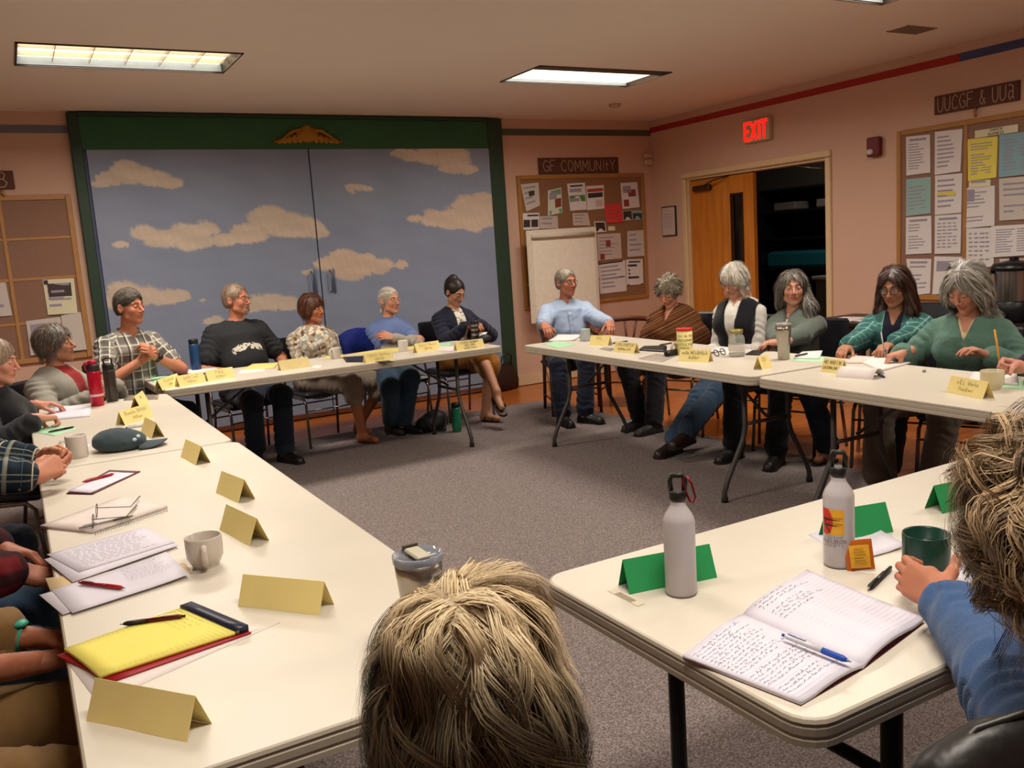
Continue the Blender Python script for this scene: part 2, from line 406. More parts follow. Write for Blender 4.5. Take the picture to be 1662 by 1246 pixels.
def plaid(name, base, layers, rough=.85):
    """layers: (axis 0/1, period, phase, width, colour, strength) on the 'cloth' coordinate"""
    if name in MATS: return MATS[name]
    t = NT(name); sp = t.new('ShaderNodeSeparateXYZ'); t.link(t.attr('cloth'), sp.inputs[0]); col = srgb(base)
    for ax, per, ph, w, c, k in layers:
        f = t.math('FRACT', t.math('ADD', t.math('DIVIDE', sp.outputs[ax], per), ph+10))
        a = t.math('MULTIPLY', t.math('LESS_THAN', f, w), k); col = t.mix(a, col, srgb(c))
    n = t.noise(t.coord(), 60, 2); col = t.mix(t.math('MULTIPLY', n, .3), col, (0.02, .02, .02))
    t.bump(t.math('ADD', t.noise(t.coord(), 600, 1), t.math('MULTIPLY', t.noise(t.coord(), 14, 2), 6)), .25, .003)
    MATS[name] = t.done(col, rough, 0, .2); return MATS[name]
def floral(name, ground, cols, scale=26, rough=.7, edge=None):
    if name in MATS: return MATS[name]
    t = NT(name); v = t.coord(); x = t.new('ShaderNodeTexVoronoi'); x.inputs['Scale'].default_value = scale
    nz = t.new('ShaderNodeTexNoise'); nz.inputs['Scale'].default_value = 30; t.link(v, nz.inputs['Vector'])
    mx = t.new('ShaderNodeMix', data_type='VECTOR'); mx.inputs[0].default_value = .03; t.link(v, mx.inputs[4]); t.link(nz.outputs['Color'], mx.inputs[5]); t.link(mx.outputs[1], x.inputs['Vector'])
    sp = t.new('ShaderNodeSeparateXYZ'); t.link(x.outputs['Color'], sp.inputs[0])
    petals = t.ramp(sp.outputs[0], [(i/len(cols), c) for i, c in enumerate(cols)], 'CONSTANT')
    f = t.math('LESS_THAN', x.outputs['Distance'], .56); base = t.mix(f, srgb(ground), petals)
    MATS[name] = t.done(base, rough, 0, .2); return MATS[name]
def hair_mat(name, dark, light, rough=.45, spec=.5):
    if name in MATS: return MATS[name]
    t = NT(name); base = t.mix(t.attr('shade', 'Fac'), srgb(dark), srgb(light)); MATS[name] = t.done(base, rough, 0, spec); return MATS[name]
def strip_mesh(P, Nn, width, taper=.3):
    """P (n strands, m points, 3) -> ribbon quads facing along Nn"""
    n, m, _ = P.shape; T = np.gradient(P, axis=1); Wd = np.cross(T, Nn); Wd /= np.linalg.norm(Wd, axis=2)[..., None]+1e-9
    w = (width if hasattr(width, '__len__') else np.full(n, width))[:, None]*(1-(1-taper)*np.linspace(0, 1, m)[None, :]**2)/2
    A = P+Wd*w[..., None]; B = P-Wd*w[..., None]; V = np.stack([A, B], 2).reshape(-1, 3)
    i = (np.arange(n)[:, None]*m+np.arange(m-1)[None, :]).ravel()*2
    return V, np.stack([i, i+1, i+3, i+2], 1)
def gradn(F, P, e=.004):
    g = np.stack([F.ev(P+np.eye(3)[k]*e)-F.ev(P-np.eye(3)[k]*e) for k in range(3)], -1); return g/(np.linalg.norm(g, axis=-1)[..., None]+1e-9)
def comb(H, roots, whorl, steps, step, grav=1.0, out=1.0, bias=(0, 0, 0), noise=.15, off=.002, curl=0, cfreq=1.2, stop=.6, lat=0, rg=None, sinph=False):
    """grow strands that hug the surface of field H"""
    rg = rg or rng; N = len(roots); P = roots.copy(); pts = []; nor = []; prev = None; ph = rg.uniform(0, 6.28, N); frozen = np.zeros(N, bool)
    o = off*rg.uniform(-.5, 2.2, N); jit = rg.normal(size=(N, 3))*noise
    if sinph: ph = 2.5*np.sin(roots[:, 0]*38)+2.5*np.sin(roots[:, 1]*31+1)+2*np.sin(roots[:, 2]*35)+rg.uniform(-.5, .5, N)
    for s in range(steps):
        n = gradn(H, P); d = np.zeros((N, 3)); d[:, 2] -= grav; r = P-whorl; rl = np.linalg.norm(r, axis=1)[:, None]+1e-6
        d += r/rl*out*np.clip(1.2-rl/.16, .05, 1); d += np.array(bias)*1.0; d += jit+rg.normal(size=(N, 3))*noise*.4
        if lat: d[:, 0] += np.sign(P[:, 0]-whorl[0])*lat
        under = n[:, 2] < -stop
        dt = d-n*(d*n).sum(1)[:, None]; dt = np.where(under[:, None], d, dt); dt /= np.linalg.norm(dt, axis=1)[:, None]+1e-9
        if prev is not None: dt = .55*prev+.45*dt; dt /= np.linalg.norm(dt, axis=1)[:, None]+1e-9
        if s:
            P = P+dt*step; h = H.ev(P)-o; P = np.where(under[:, None], P, P-n*np.clip(h, -.01, .01)[:, None]*.9)
        q = P.copy()
        if curl:
            b = np.cross(dt, n); a = ph+s*cfreq; k = min(1, s/3)*curl; q = q+b*(np.cos(a)*k)[:, None]+n*((np.sin(a)+.6)*k)[:, None]
        pts.append(q); nor.append(n); prev = dt
    return np.stack(pts, 1), np.stack(nor, 1)
def rot_between(yaw, pitch, roll=0):
    """head axes: yaw degrees left(+), pitch degrees down(+), roll degrees"""
    y, p, r = map(math.radians, (yaw, pitch, roll)); R = Matrix.Rotation(y, 3, 'Z') @ Matrix.Rotation(-p, 3, 'X') @ Matrix.Rotation(r, 3, 'Y')
    return np.array(R)
FING = [(.026, .088, (.041, .025, .020), .0090), (.0085, .092, (.046, .029, .021), .0092), (-.0095, .087, (.042, .027, .021), .0087), (-.026, .079, (.033, .020, .018), .0078)]
POSES = {'relax': dict(c=[(28, 30, 18)]*4, th=(38, -22, 12)), 'flat': dict(c=[(6, 10, 6)]*4, th=(48, -10, 8)), 'fist': dict(c=[(72, 88, 50)]*4, th=(20, -50, 40)),
         'pen': dict(c=[(42, 48, 22), (48, 55, 28), (58, 70, 35), (62, 75, 35)], th=(26, -42, 22)), 'grip': dict(c=[(30, 48, 30)]*4, th=(62, -42, 18)),
         'clasp': dict(c=[(52, 72, 22)]*4, th=(34, -20, 22)), 'point': dict(c=[(20, 18, 8), (38, 45, 25), (48, 60, 30), (50, 62, 30)], th=(40, -25, 15))}
def hand_mesh(wr, fwd, dors, side, pose='relax', sc=1.0, cell=.0042):
    """side +1: right hand. Five separate fingers; thumb leaves the side of the palm."""
    x = nrm(fwd); z = nrm(np.array(dors)-x*np.dot(dors, x)); y = np.cross(z, x)       # right hand, palm down: thumb to +y (left)
    F = Fld(); pz = POSES[pose]
    F.cap((-.05, 0, 0), (0, 0, 0), .026, .024, .01); F.cap((0, .006, 0), (.02, .012, -.002), .019, .018, .014); F.cap((0, -.008, 0), (.02, -.012, -.002), .018, .017, .014)
    fi = []
    for (fy, fx, L, r), c in zip(FING, pz['c']):
        F.cap((.008, fy*.55, 0), (fx, fy, 0), .0145, r*1.22, .012)
    F.cap((.02, .012, -.006), (.055, .030, -.010), .016, .013, .012); F.cap((.02, -.016, -.006), (.06, -.022, -.006), .015, .012, .012)
    for (fy, fx, L, r), c in zip(FING, pz['c']):
        p = np.array([fx, fy, 0.]); a = 0; sp = fy*1.6
        for k in range(3):
            a += math.radians(c[k]); d = np.array([math.cos(a)*math.cos(sp), math.cos(a)*math.sin(sp), -math.sin(a)]); q = p+d*L[k]
            F.cap(p, q, r*(1-.07*k), r*(.93-.07*k), .003); p = q
    ya, za, bend = map(math.radians, pz['th']); p = np.array([.018, .020, -.006])
    for k, (L, r) in enumerate(((.040, .0135), (.033, .0108), (.027, .0098))):
        d = np.array([math.cos(ya)*math.cos(za), math.sin(ya)*math.cos(za), math.sin(za)]); q = p+d*L; F.cap(p, q, r, r*.88, .006 if k else .012); p = q; ya -= bend; za -= bend*.2
    V, Q = mesh_field(F, cell/sc, pad=.008)
    lip = np.clip((V[:, 0]-.11)/.08, 0, .25)
    if side < 0: V[:, 1] *= -1; Q = Q[:, ::-1]; yy = y
    V = V*sc
    return np.array(wr)+V@np.stack([x, y, z], 0), Q, lip
def ik(a, b, l1, l2, pole):
    a, b = np.array(a, float), np.array(b, float); d = b-a; L = np.linalg.norm(d); u = d/max(L, 1e-6)
    if L > (l1+l2)*.995: b = a+u*(l1+l2)*.995; L = (l1+l2)*.995
    x = (l1*l1-l2*l2+L*L)/(2*L); h = math.sqrt(max(0, l1*l1-x*x)); p = np.array(pole, float); p = nrm(p-u*np.dot(p, u)); return a+u*x+p*h, b
def human(cfg):
    g = cfg.get; name = 'person'; root = thing(name, cfg['label'], 'person', (cfg['pel'][0], cfg['pel'][1], 0), 0, g('group'))
    yaw = math.radians(g('yaw', 0)); root.rotation_euler = (0, 0, yaw); ca, sa = math.cos(-yaw), math.sin(-yaw); base = np.array([*cfg['pel'], 0.])
    def L(p): p = np.array(p, float)-base; return np.array([p[0]*ca-p[1]*sa, p[0]*sa+p[1]*ca, p[2]])
    def LD(v): v = np.array(v, float); return np.array([v[0]*ca-v[1]*sa, v[0]*sa+v[1]*ca, v[2]])
    sex = g('sex', 'f'); sc = g('sc', 1.0); ft = g('fat', 1.0); m = sex == 'm'; belly = g('belly', 0)
    head = L(cfg['head']); seat = g('seat', .53); P0 = np.array([0, 0, seat])
    Rh = rot_between(g('hyaw', 0)-g('yaw', 0), g('hpitch', 0), g('hroll', 0)); hs = (1.0 if m else .95)*g('hs', 1.0)
    def H(x, y, z): return head+Rh@np.array([x, y, z])*hs
    N0 = head+np.array([0, -.030, -.180])*hs+Rh@np.array([0, -.025, 0])*hs; N0[:2] = N0[:2]*.93; N0 = N0+(LD(cfg['n0off']) if 'n0off' in cfg else 0)
    tw = math.radians(g('twist', 0)); lat = np.array([math.cos(tw), math.sin(tw), 0]); sd = N0-P0; up = nrm(sd); fw = nrm(np.cross(up, lat)); fw = fw if fw[1] > 0 else -fw
    cw = (.155 if m else .134)*ft; wa = P0+sd*.42+fw*(.01+belly*.03); ch = P0+sd*.78+fw*.015; shw = (.160 if m else .138)*sc*(1+.5*(ft-1))
    tor = [('t', P0-np.array([0, -.01, .03]), wa, lat, (.158*ft, .115*ft), (cw*.9, (.105+belly*.03)*ft)), ('t', wa, ch, lat, (cw*.9, (.105+belly*.03)*ft), (cw, .115*ft)),
           ('t', ch, N0-up*.045, lat, (cw, .112*ft), (.11, .07))]
    SH = {1: N0+lat*shw-up*.072-fw*.005, -1: N0-lat*shw-up*.072-fw*.005}
    ua, fa = .285*sc*(1.04 if m else .96), .25*sc*(1.04 if m else .96); r1 = (.044 if m else .036)*ft*g('armf', 1.0); r2 = (.037 if m else .031)*g('armf', 1.0)
    arms = {}
    for s, wk, ek in ((1, 'wr', 'er'), (-1, 'wl', 'el')):
        w = np.array(cfg['l'+wk], float) if 'l'+wk in cfg else L(cfg[wk]) if wk in cfg else np.array([s*.10, .30, .655]); pole = np.array(cfg['l'+ek], float) if 'l'+ek in cfg else LD(cfg[ek]) if ek in cfg else np.array([s*.22, -.5, -.9])
        e, w2 = ik(SH[s], w, ua, fa, pole); arms[s] = (SH[s], e, w2)
    HIP = {s: P0+lat*s*.088*ft+np.array([0, .01, -.01]) for s in (1, -1)}; legs = {}; th, sh = .43*sc, .42*sc
    for s, fk, kk in ((1, 'fr', 'kr'), (-1, 'fl', 'kl')):
        a = L(cfg[fk]) if fk in cfg else np.array([s*.12, .45, .085]); pole = LD(cfg[kk]) if kk in cfg else np.array([s*.1, .25, 1.])
        k, a2 = ik(HIP[s], a, th, sh, pole); legs[s] = (HIP[s], k, a2)
    def add_torso(F, i=0):
        for _, a, b, l, ra, rb in tor: F.tube(a, b, l, (ra[0]+i, ra[1]+i), (rb[0]+i, rb[1]+i), .05)
        for s in (1, -1): F.cap(N0-up*.055+lat*s*.05, SH[s], (.058 if m else .050)+i, r1*1.12+i, .04)
        if not m:
            for s in (1, -1): F.ell(ch+lat*s*.068+fw*(.085*ft)-up*.045, (.062*ft+i, .058+i, .060*ft+i), None, .04)
        if belly: F.ell(wa+fw*.055-up*.01, (.125*ft+i, .085*belly+i, .125+i), None, .06)
    def add_arm(F, s, i=0, frac=2.0, i2=None):
        a, e, w = arms[s]; i2 = i if i2 is None else i2
        if frac >= 1: F.cap(a, e, r1*1.15+i, r2*1.12+i, .03)
        else: F.cap(a, a+(e-a)*frac, r1*1.15+i, r1*1.05+i*1.6, .03)
        if frac > 1: F.cap(e, e+(w-e)*(frac-1), r2*1.14+i, (r2*1.1*(2-frac)+.0265*(frac-1))+i2, .02)
    def add_leg(F, s, i=0, frac=2.0, i2=None):
        h, k, a = legs[s][:3]; i2 = i if i2 is None else i2
        F.cap(h, k if frac >= 1 else h+(k-h)*frac, .085*ft+i, .058+i, .04)
        if frac > 1:
            e = k+(a-k)*(frac-1); mid = k+(a-k)*.32*min(1, (frac-1)*3); bk = nrm(np.cross(np.cross(k-h, a-k), a-k)+1e-6)
            F.cap(k, e, .053+i, (.053+(.036-.053)*(frac-1))+i2, .03)
    F = Fld(); add_torso(F); F.cap(N0-up*.05, H(0, -.012, -.05), .055 if m else .048, .050 if m else .043, .035)
    for s in (1, -1): add_arm(F, s); add_leg(F, s)
    hp = len(F.p); jaw = 1.05 if m else .98
    F.ell(H(0, -.012, .038), np.array([.074, .092, .080])*hs, Rh, .02); F.ell(H(0, .030, -.022), np.array([.060*jaw, .060, .082])*hs, Rh, .025)
    F.cap(H(-.042*jaw, .02, -.068), H(0, .066, -.094), .020*hs, .018*hs, .02); F.cap(H(.042*jaw, .02, -.068), H(0, .066, -.094), .020*hs, .018*hs, .02)
    for s in (1, -1):
        F.ell(H(s*.036, .062, -.022), np.array([.022, .022, .022])*hs, Rh, .018); F.cap(H(s*.012, .084, .026), H(s*.042, .070, .024), .0095*hs, .007*hs, .012)
        F.ell(H(s*.031, .094, .006), np.array([.0165, .0150, .0125])*hs, Rh, .008, True)
    nz = g('nose', 1.0)
    F.cap(H(0, .084, .018), H(0, .084+.026*nz, -.026), .0075*hs, .0100*hs*nz, .008)
    for s in (1, -1): F.ell(H(s*.0115, .096, -.031), np.array([.0085, .011, .0075])*hs, Rh, .005)
    F.ell(H(0, .080, -.055), np.array([.024, .014, .020])*hs, Rh, .010)
    F.cap(H(-.020, .084, -.0535), H(0, .0925, -.0510), .0040*hs, .0055*hs, .004); F.cap(H(.020, .084, -.0535), H(0, .0925, -.0510), .0040*hs, .0055*hs, .004)
    F.cap(H(-.018, .083, -.0600), H(0, .0915, -.0630), .0042*hs, .0062*hs, .004); F.cap(H(.018, .083, -.0600), H(0, .0915, -.0630), .0042*hs, .0062*hs, .004)
    F.cap(H(-.021, .094, -.0570), H(.021, .094, -.0570), .0022*hs, .0022*hs, .003, True)
    for s in (1, -1):
        F.ell(H(s*.077, -.008, -.002), np.array([.010, .019, .031])*hs, Rh@np.array(Matrix.Rotation(s*.35, 3, 'Z')), .006); F.ell(H(s*.086, -.002, .001), np.array([.006, .010, .017])*hs, Rh, .005, True)
    for s, fk in ((1, 'footr'), (-1, 'footl')):
        a = legs[s][2]; d = nrm(LD(cfg[fk])) if fk in cfg else nrm(np.array([s*.25, 1, -.0])); hl = a+np.array([0, 0, -.045])
        F.cap(a, hl-d*.03, .034, .034, .02); F.cap(hl, hl+d*.13+np.array([0, 0, -.008]), .036, .026, .03); legs[s] = (*legs[s], d)
    hc = head; R_ = .145
    V, Q = mesh_field(F, g('cell', .015), pad=.02, fine=(hc-np.array([R_, R_, .16]), hc+np.array([R_, R_, .16]), g('fcell', .0046)))
    tl = (V-head)@Rh/hs; tint = np.zeros(len(V))
    d2 = (tl[:, 0]/.024)**2+((tl[:, 2]+.057)/.0105)**2; tint = np.where((d2 < 1) & (tl[:, 1] > .06), g('lips', .75), 0)
    tint = np.maximum(tint, .28*np.exp(-(((np.abs(tl[:, 0])-.04)/.02)**2+((tl[:, 2]+.02)/.02)**2))*(tl[:, 1] > .02)); tint = np.maximum(tint, .3*np.exp(-((tl[:, 0]/.014)**2+((tl[:, 2]+.028)/.014)**2))*(tl[:, 1] > .09))
    VV, QQ, TT = [V], [Q], [tint]; n = len(V)
    for s, hk in ((1, 'handr'), (-1, 'handl')):
        a, e, w = arms[s]; hv = g(hk); fd = w-e
        lh = g('l'+hk)
        if lh: dv, dn, po = (None if lh[0] is None else np.array(lh[0], float)), np.array(lh[1], float), lh[2]
        elif hv: dv = hv[0] if hv[0] is None else LD(hv[0]); dn = LD(hv[1]); po = hv[2]
        else: dv = None; dn = np.array([0, 0, 1.]); po = 'relax'
        fd = fd if dv is None else dv
        if cfg.get('nohand'+('r' if s > 0 else 'l')): continue
        v, q, t = hand_mesh(w, fd, dn, s, po, (1.03 if m else .93)*sc*g('hsc', 1.0), g('hcell', .005)); VV.append(v); QQ.append(q+n); TT.append(t); n += len(v)
    sm = skin_mat('skin_'+g('skin', 'c99474').strip('#'), g('skin', 'c99474'))
    body = rawmesh('body', np.concatenate(VV), np.concatenate(QQ), sm, root, {'tint': np.concatenate(TT)})
    # eyes, lids, brows
    gaze = g('gaze', (0, 0)); wm = mat('eye_white', 'd8cfc4', .25, var=.02); ir = mat('eye_iris', g('iris', '4a3524'), .2) if g('iris') is None else mat('iris_'+g('iris'), g('iris'), .2); pu = mat('eye_pupil', '080606', .15)
    gd = np.array([math.sin(math.radians(gaze[0])), math.cos(math.radians(gaze[0])), -math.sin(math.radians(gaze[1]))])
    op = g('lid', 9)+13
    for s in (1, -1):
        c = H(s*.031, .0765, .006); A = axes_from(Rh@gd, Rh@np.array([0, 0, 1.])); mb = MB(); r = .0122*hs; rings = [0, 9, 10, 24, 25, 50, 80, 115]
        vs = [tuple(c+A[:, 1]*r*1.04)]; fs = []; mi = []; nn = 14
        for t in rings[1:]:
            for k in range(nn):
                a = 2*math.pi*k/nn; tr = math.radians(t); vs.append(tuple(c+r*(A@np.array([math.sin(tr)*math.cos(a), math.cos(tr), math.sin(tr)*math.sin(a)]))))
        for k in range(nn): fs.append((0, 1+(k+1) % nn, 1+k)); mi.append(2)
        for j in range(len(rings)-2):
            for k in range(nn): fs.append((1+j*nn+k, 1+j*nn+(k+1) % nn, 1+(j+1)*nn+(k+1) % nn, 1+(j+1)*nn+k)); mi.append(2 if j == 0 else 1 if j < 3 else 0)
        mb.mats = [wm, ir, pu]; mb.v = vs; mb.f = fs; mb.mi = mi; mb.sm = [True]*len(fs); mb.build('eye', None, root)
        mb = MB().mat(sm); rr = .0140*hs; lids = ((op-g('look', 0), 92), (-92, -15-g('look', 0)*.7))
        for l0, l1 in lids:
            def fn(u, v, l0=l0, l1=l1):
                lo = math.radians(-85+170*u); x = abs(2*u-1); ed = l0 if l0 > -90 else l1; tgt = -2
                e0 = (l0+(tgt-l0)*x**2.2) if l0 > -90 else l0; e1 = (l1+(tgt-l1)*x**2.2) if l0 <= -90 else l1; la = math.radians(e0+(e1-e0)*v)
                return H(*(np.array([s*.031, .0765, .006])+rr/hs*np.array([math.sin(lo)*math.cos(la), math.cos(lo)*math.cos(la), math.sin(la)])))
            mb.sheet(fn, 12, 5)
        mb.build('eyelid', None, root)
    hm = cfg['hairmat']
    for s in (1, -1):
        mb = MB().mat(mat('brow_'+g('brow', '5a4638'), g('brow', '5a4638'), .8)); p = [H(s*x, y, z) for x, y, z in ((.013, .0945, .0290), (.028, .0905, .0335), (.040, .082, .0315), (.048, .074, .027))]
        mb.tube(p, [.0028*hs, .0030*hs, .0024*hs, .001], 6); mb.build('eyebrow', None, root)
    K = dict(root=root, L=L, LD=LD, H=H, Rh=Rh, head=head, hs=hs, N0=N0, up=up, lat=lat, fw=fw, SH=SH, arms=arms, legs=legs, P0=P0, wa=wa, ch=ch, add_torso=add_torso, add_arm=add_arm, add_leg=add_leg, m=m, F=F, ft=ft, sc=sc)
    return K
def sidecut(K, w):
    def fn(P):
        x, y, z = tloc(K, P); return w-np.abs(x)
    return fn
def garment(K, name, mt, build, infl=.009, cell=.012, cuts=(), fd=(9, .004), seed=0, cloth=False, label=None, parent=None, ring=.0045):
    F = Fld(); build(F)
    for c in cuts: F.cut(c)
    V, Q = mesh_field(F, cell, infl)
    N = vnormals(V, Q); V0 = V; V = V+N*np.minimum(fold(V, fd[0], fd[1], seed), fd[1])[:, None]
    at = {}
    if True:
        best = np.full(len(V), 9.); C = np.zeros((len(V), 3)); off = 0
        for pr in F.p:
            if pr[0] not in 'ct' or pr[3]: continue
            a, b = pr[1][0], pr[1][1]; d = Fld.dist(pr, V); ab = nrm(b-a); h = (V-a)@ab; q = V-a-h[:, None]*ab
            if pr[0] == 't': e1 = nrm(pr[1][2]-ab*np.dot(pr[1][2], ab)); u = q@e1; al = (V-K['P0'])@K['up']
            else:
                e1 = nrm(np.cross(ab, [.3, 1, .2])); e2 = np.cross(ab, e1); r = (pr[1][2]+pr[1][3])/2+infl; u = np.arctan2(q@e2, q@e1)*r; al = h
            k = d < best; best[k] = d[k]; C[k] = np.stack([u, al, al*0], 1)[k]
        if cloth: at['cloth'] = C
        arm = np.zeros(len(V), bool)
        best2 = np.full(len(V), 9.)
        for pr in F.p:
            if pr[0] not in 'ct' or pr[3]: continue
            d = Fld.dist(pr, V0); kk = d < best2; best2[kk] = d[kk]; arm[kk] = pr[0] == 'c' and np.linalg.norm(pr[1][1]-pr[1][0]) > .14
        w_ = C[:, 1]*125+C[:, 0]*30+1.6*np.sin(C[:, 0]*45+seed)+1.2*np.sin(C[:, 1]*31+C[:, 0]*22)
        V = V+N*(arm*ring*np.sin(w_)*(.5+.5*np.sin(C[:, 1]*17+C[:, 0]*14+seed)))[:, None]
    o = rawmesh(name, V, Q, mt, parent or K['root'], at)
    if label: o['label'] = label
    return o
def tloc(K, P):
    """torso coordinates of points: x lateral, y forward, z above the neck base along the spine"""
    q = P-K['N0']; return q@K['lat'], q@K['fw'], q@K['up']
def neckcut(K, r=.062, drop=.0, front=.02, v=0):
    """round or V neckline"""
    def fn(P):
        x, y, z = tloc(K, P); a = np.sqrt(x*x+(y-.0)**2)-(r+np.clip(y, -.02, .12)*front*4); d = np.maximum(a, -z-.045+drop*0-np.clip(y+.01, 0, .15)*.9*(1+drop))
        if v:
            w = np.abs(x)*1.0-(z+v)*.42; d2 = np.maximum(w, -y+.02); d = np.minimum(d, d2*.8)
        return d
    return fn
def opening(K, top=.05, bot=.05, zt=0., zb=-.5):
    """open front of a jacket"""
    def fn(P):
        x, y, z = tloc(K, P); t = np.clip((z-zb)/(zt-zb), 0, 1); w = bot+(top-bot)*t; return np.maximum(np.abs(x)-w, -y+.0)
    return fn
def shoes(K, col, style='shoe', infl=.008):
    mt = mat('shoe_'+col, col, .45, bump=.1); 
    for s in (1, -1):
        h, k, a, d = K['legs'][s]; F = Fld(); b = a+np.array([0, 0, -.045]); lt = nrm(np.cross(d, [0, 0, 1.])); ln = .15*K['sc']
        if style != 'sandal':
            F.cap(b-d*.035+[0, 0, .0], b+d*.05, .040, .038, .02); F.cap(b+d*.05, b+d*ln+np.array([0, 0, -.008]), .040, .030, .02); F.cap(b-d*.03, a-d*.012, .038, .036, .02)
            F.cap(b-d*.035+[0, 0, -.022], b+d*(ln+.012)+[0, 0, -.022], .040, .036, .02)
            F.cut(lambda P, b=b: (P[..., 2]-(b[2]-.040))*1.0)
            V, Q = mesh_field(F, .0085); o = rawmesh('shoe', V, Q, mt, K['root'])
            mb = MB().mat(mat('sole_dark', '1c1816', .8)); pts = [(-.075, -.03), (-.06, -.042), (.03, -.045), (ln+.01, -.048), (ln+.045, -.025), (ln+.05, .01), (ln+.03, .04), (.03, .043), (-.06, .042), (-.075, .03)]
            pv = [b+d*x+lt*y for x, y in pts]; n = len(pv); vs = [p+[0, 0, -.043] for p in pv]+[p+[0, 0, -.026] for p in pv]
            mb.add(vs, [tuple(range(n)), tuple(reversed(range(n, 2*n)))]+[((i+1) % n, i, n+i, n+(i+1) % n) for i in range(n)]); mb.build('sole', None, o)
        else:
            mb = MB().mat(mt); pts = [(-.07, -.03), (0, -.04), (.10, -.045), (.17, -.035), (.19, 0), (.17, .035), (.10, .045), (0, .04), (-.07, .03)]
            pv = [b+d*x+lt*y for x, y in pts]; n = len(pv); vs = [p+[0, 0, -.052] for p in pv]+[p+[0, 0, -.034] for p in pv]
            mb.add(vs, [tuple(range(n)), tuple(reversed(range(n, 2*n)))]+[((i+1) % n, i, n+i, n+(i+1) % n) for i in range(n)]); o = mb.build('sandal', None, K['root'])
            for x0 in (.02, .10):
                mb = MB().mat(mt); mb.tube([b+d*x0+lt*(math.cos(t)*.042)+np.array([0, 0, -.035+math.sin(t)*(.045 if x0 < .05 else .034)+.01]) for t in np.linspace(0, math.pi, 9)], .008, 6, flat=(1, .5)); mb.build('strap', None, o)
def glasses(K, col='2a2220', r=.019, thick=.0013, square=.75):
    H = K['H']; root = thing('eyeglasses', None, None); root.parent = K['root']; del_ = None
    m_ = mat('glasses_'+col, col, .3, .3); gl = glass('lens_clear', 'dfe4e4', .02, .12); mb = MB().mat(m_)
    for s in (1, -1):
        c = np.array([s*.0325, .1015, .003]); pts = []
        for k in range(18):
            a = 2*math.pi*k/18; x = math.copysign(abs(math.cos(a))**square, math.cos(a))*r*1.18; z = math.copysign(abs(math.sin(a))**square, math.sin(a))*r*.86; pts.append((c[0]+x, c[1]-abs(c[0]+x)*.10, c[2]+z))
        mb.tube([H(*p) for p in pts], thick*K['hs'], 5, closed=True); l = MB().mat(gl); l.add([H(*p) for p in pts], [tuple(range(18))]); l.build('lens', None, root)
        mb.tube([H(s*.0545, .096, .009), H(s*.074, .072, .010), H(s*.082, -.002, .010), H(s*.081, -.014, -.004)], thick*K['hs'], 5)
    mb.tube([H(-.011, .102, .008), H(0, .106, .010), H(.011, .102, .008)], thick*K['hs'], 5); mb.build('frame', None, root)
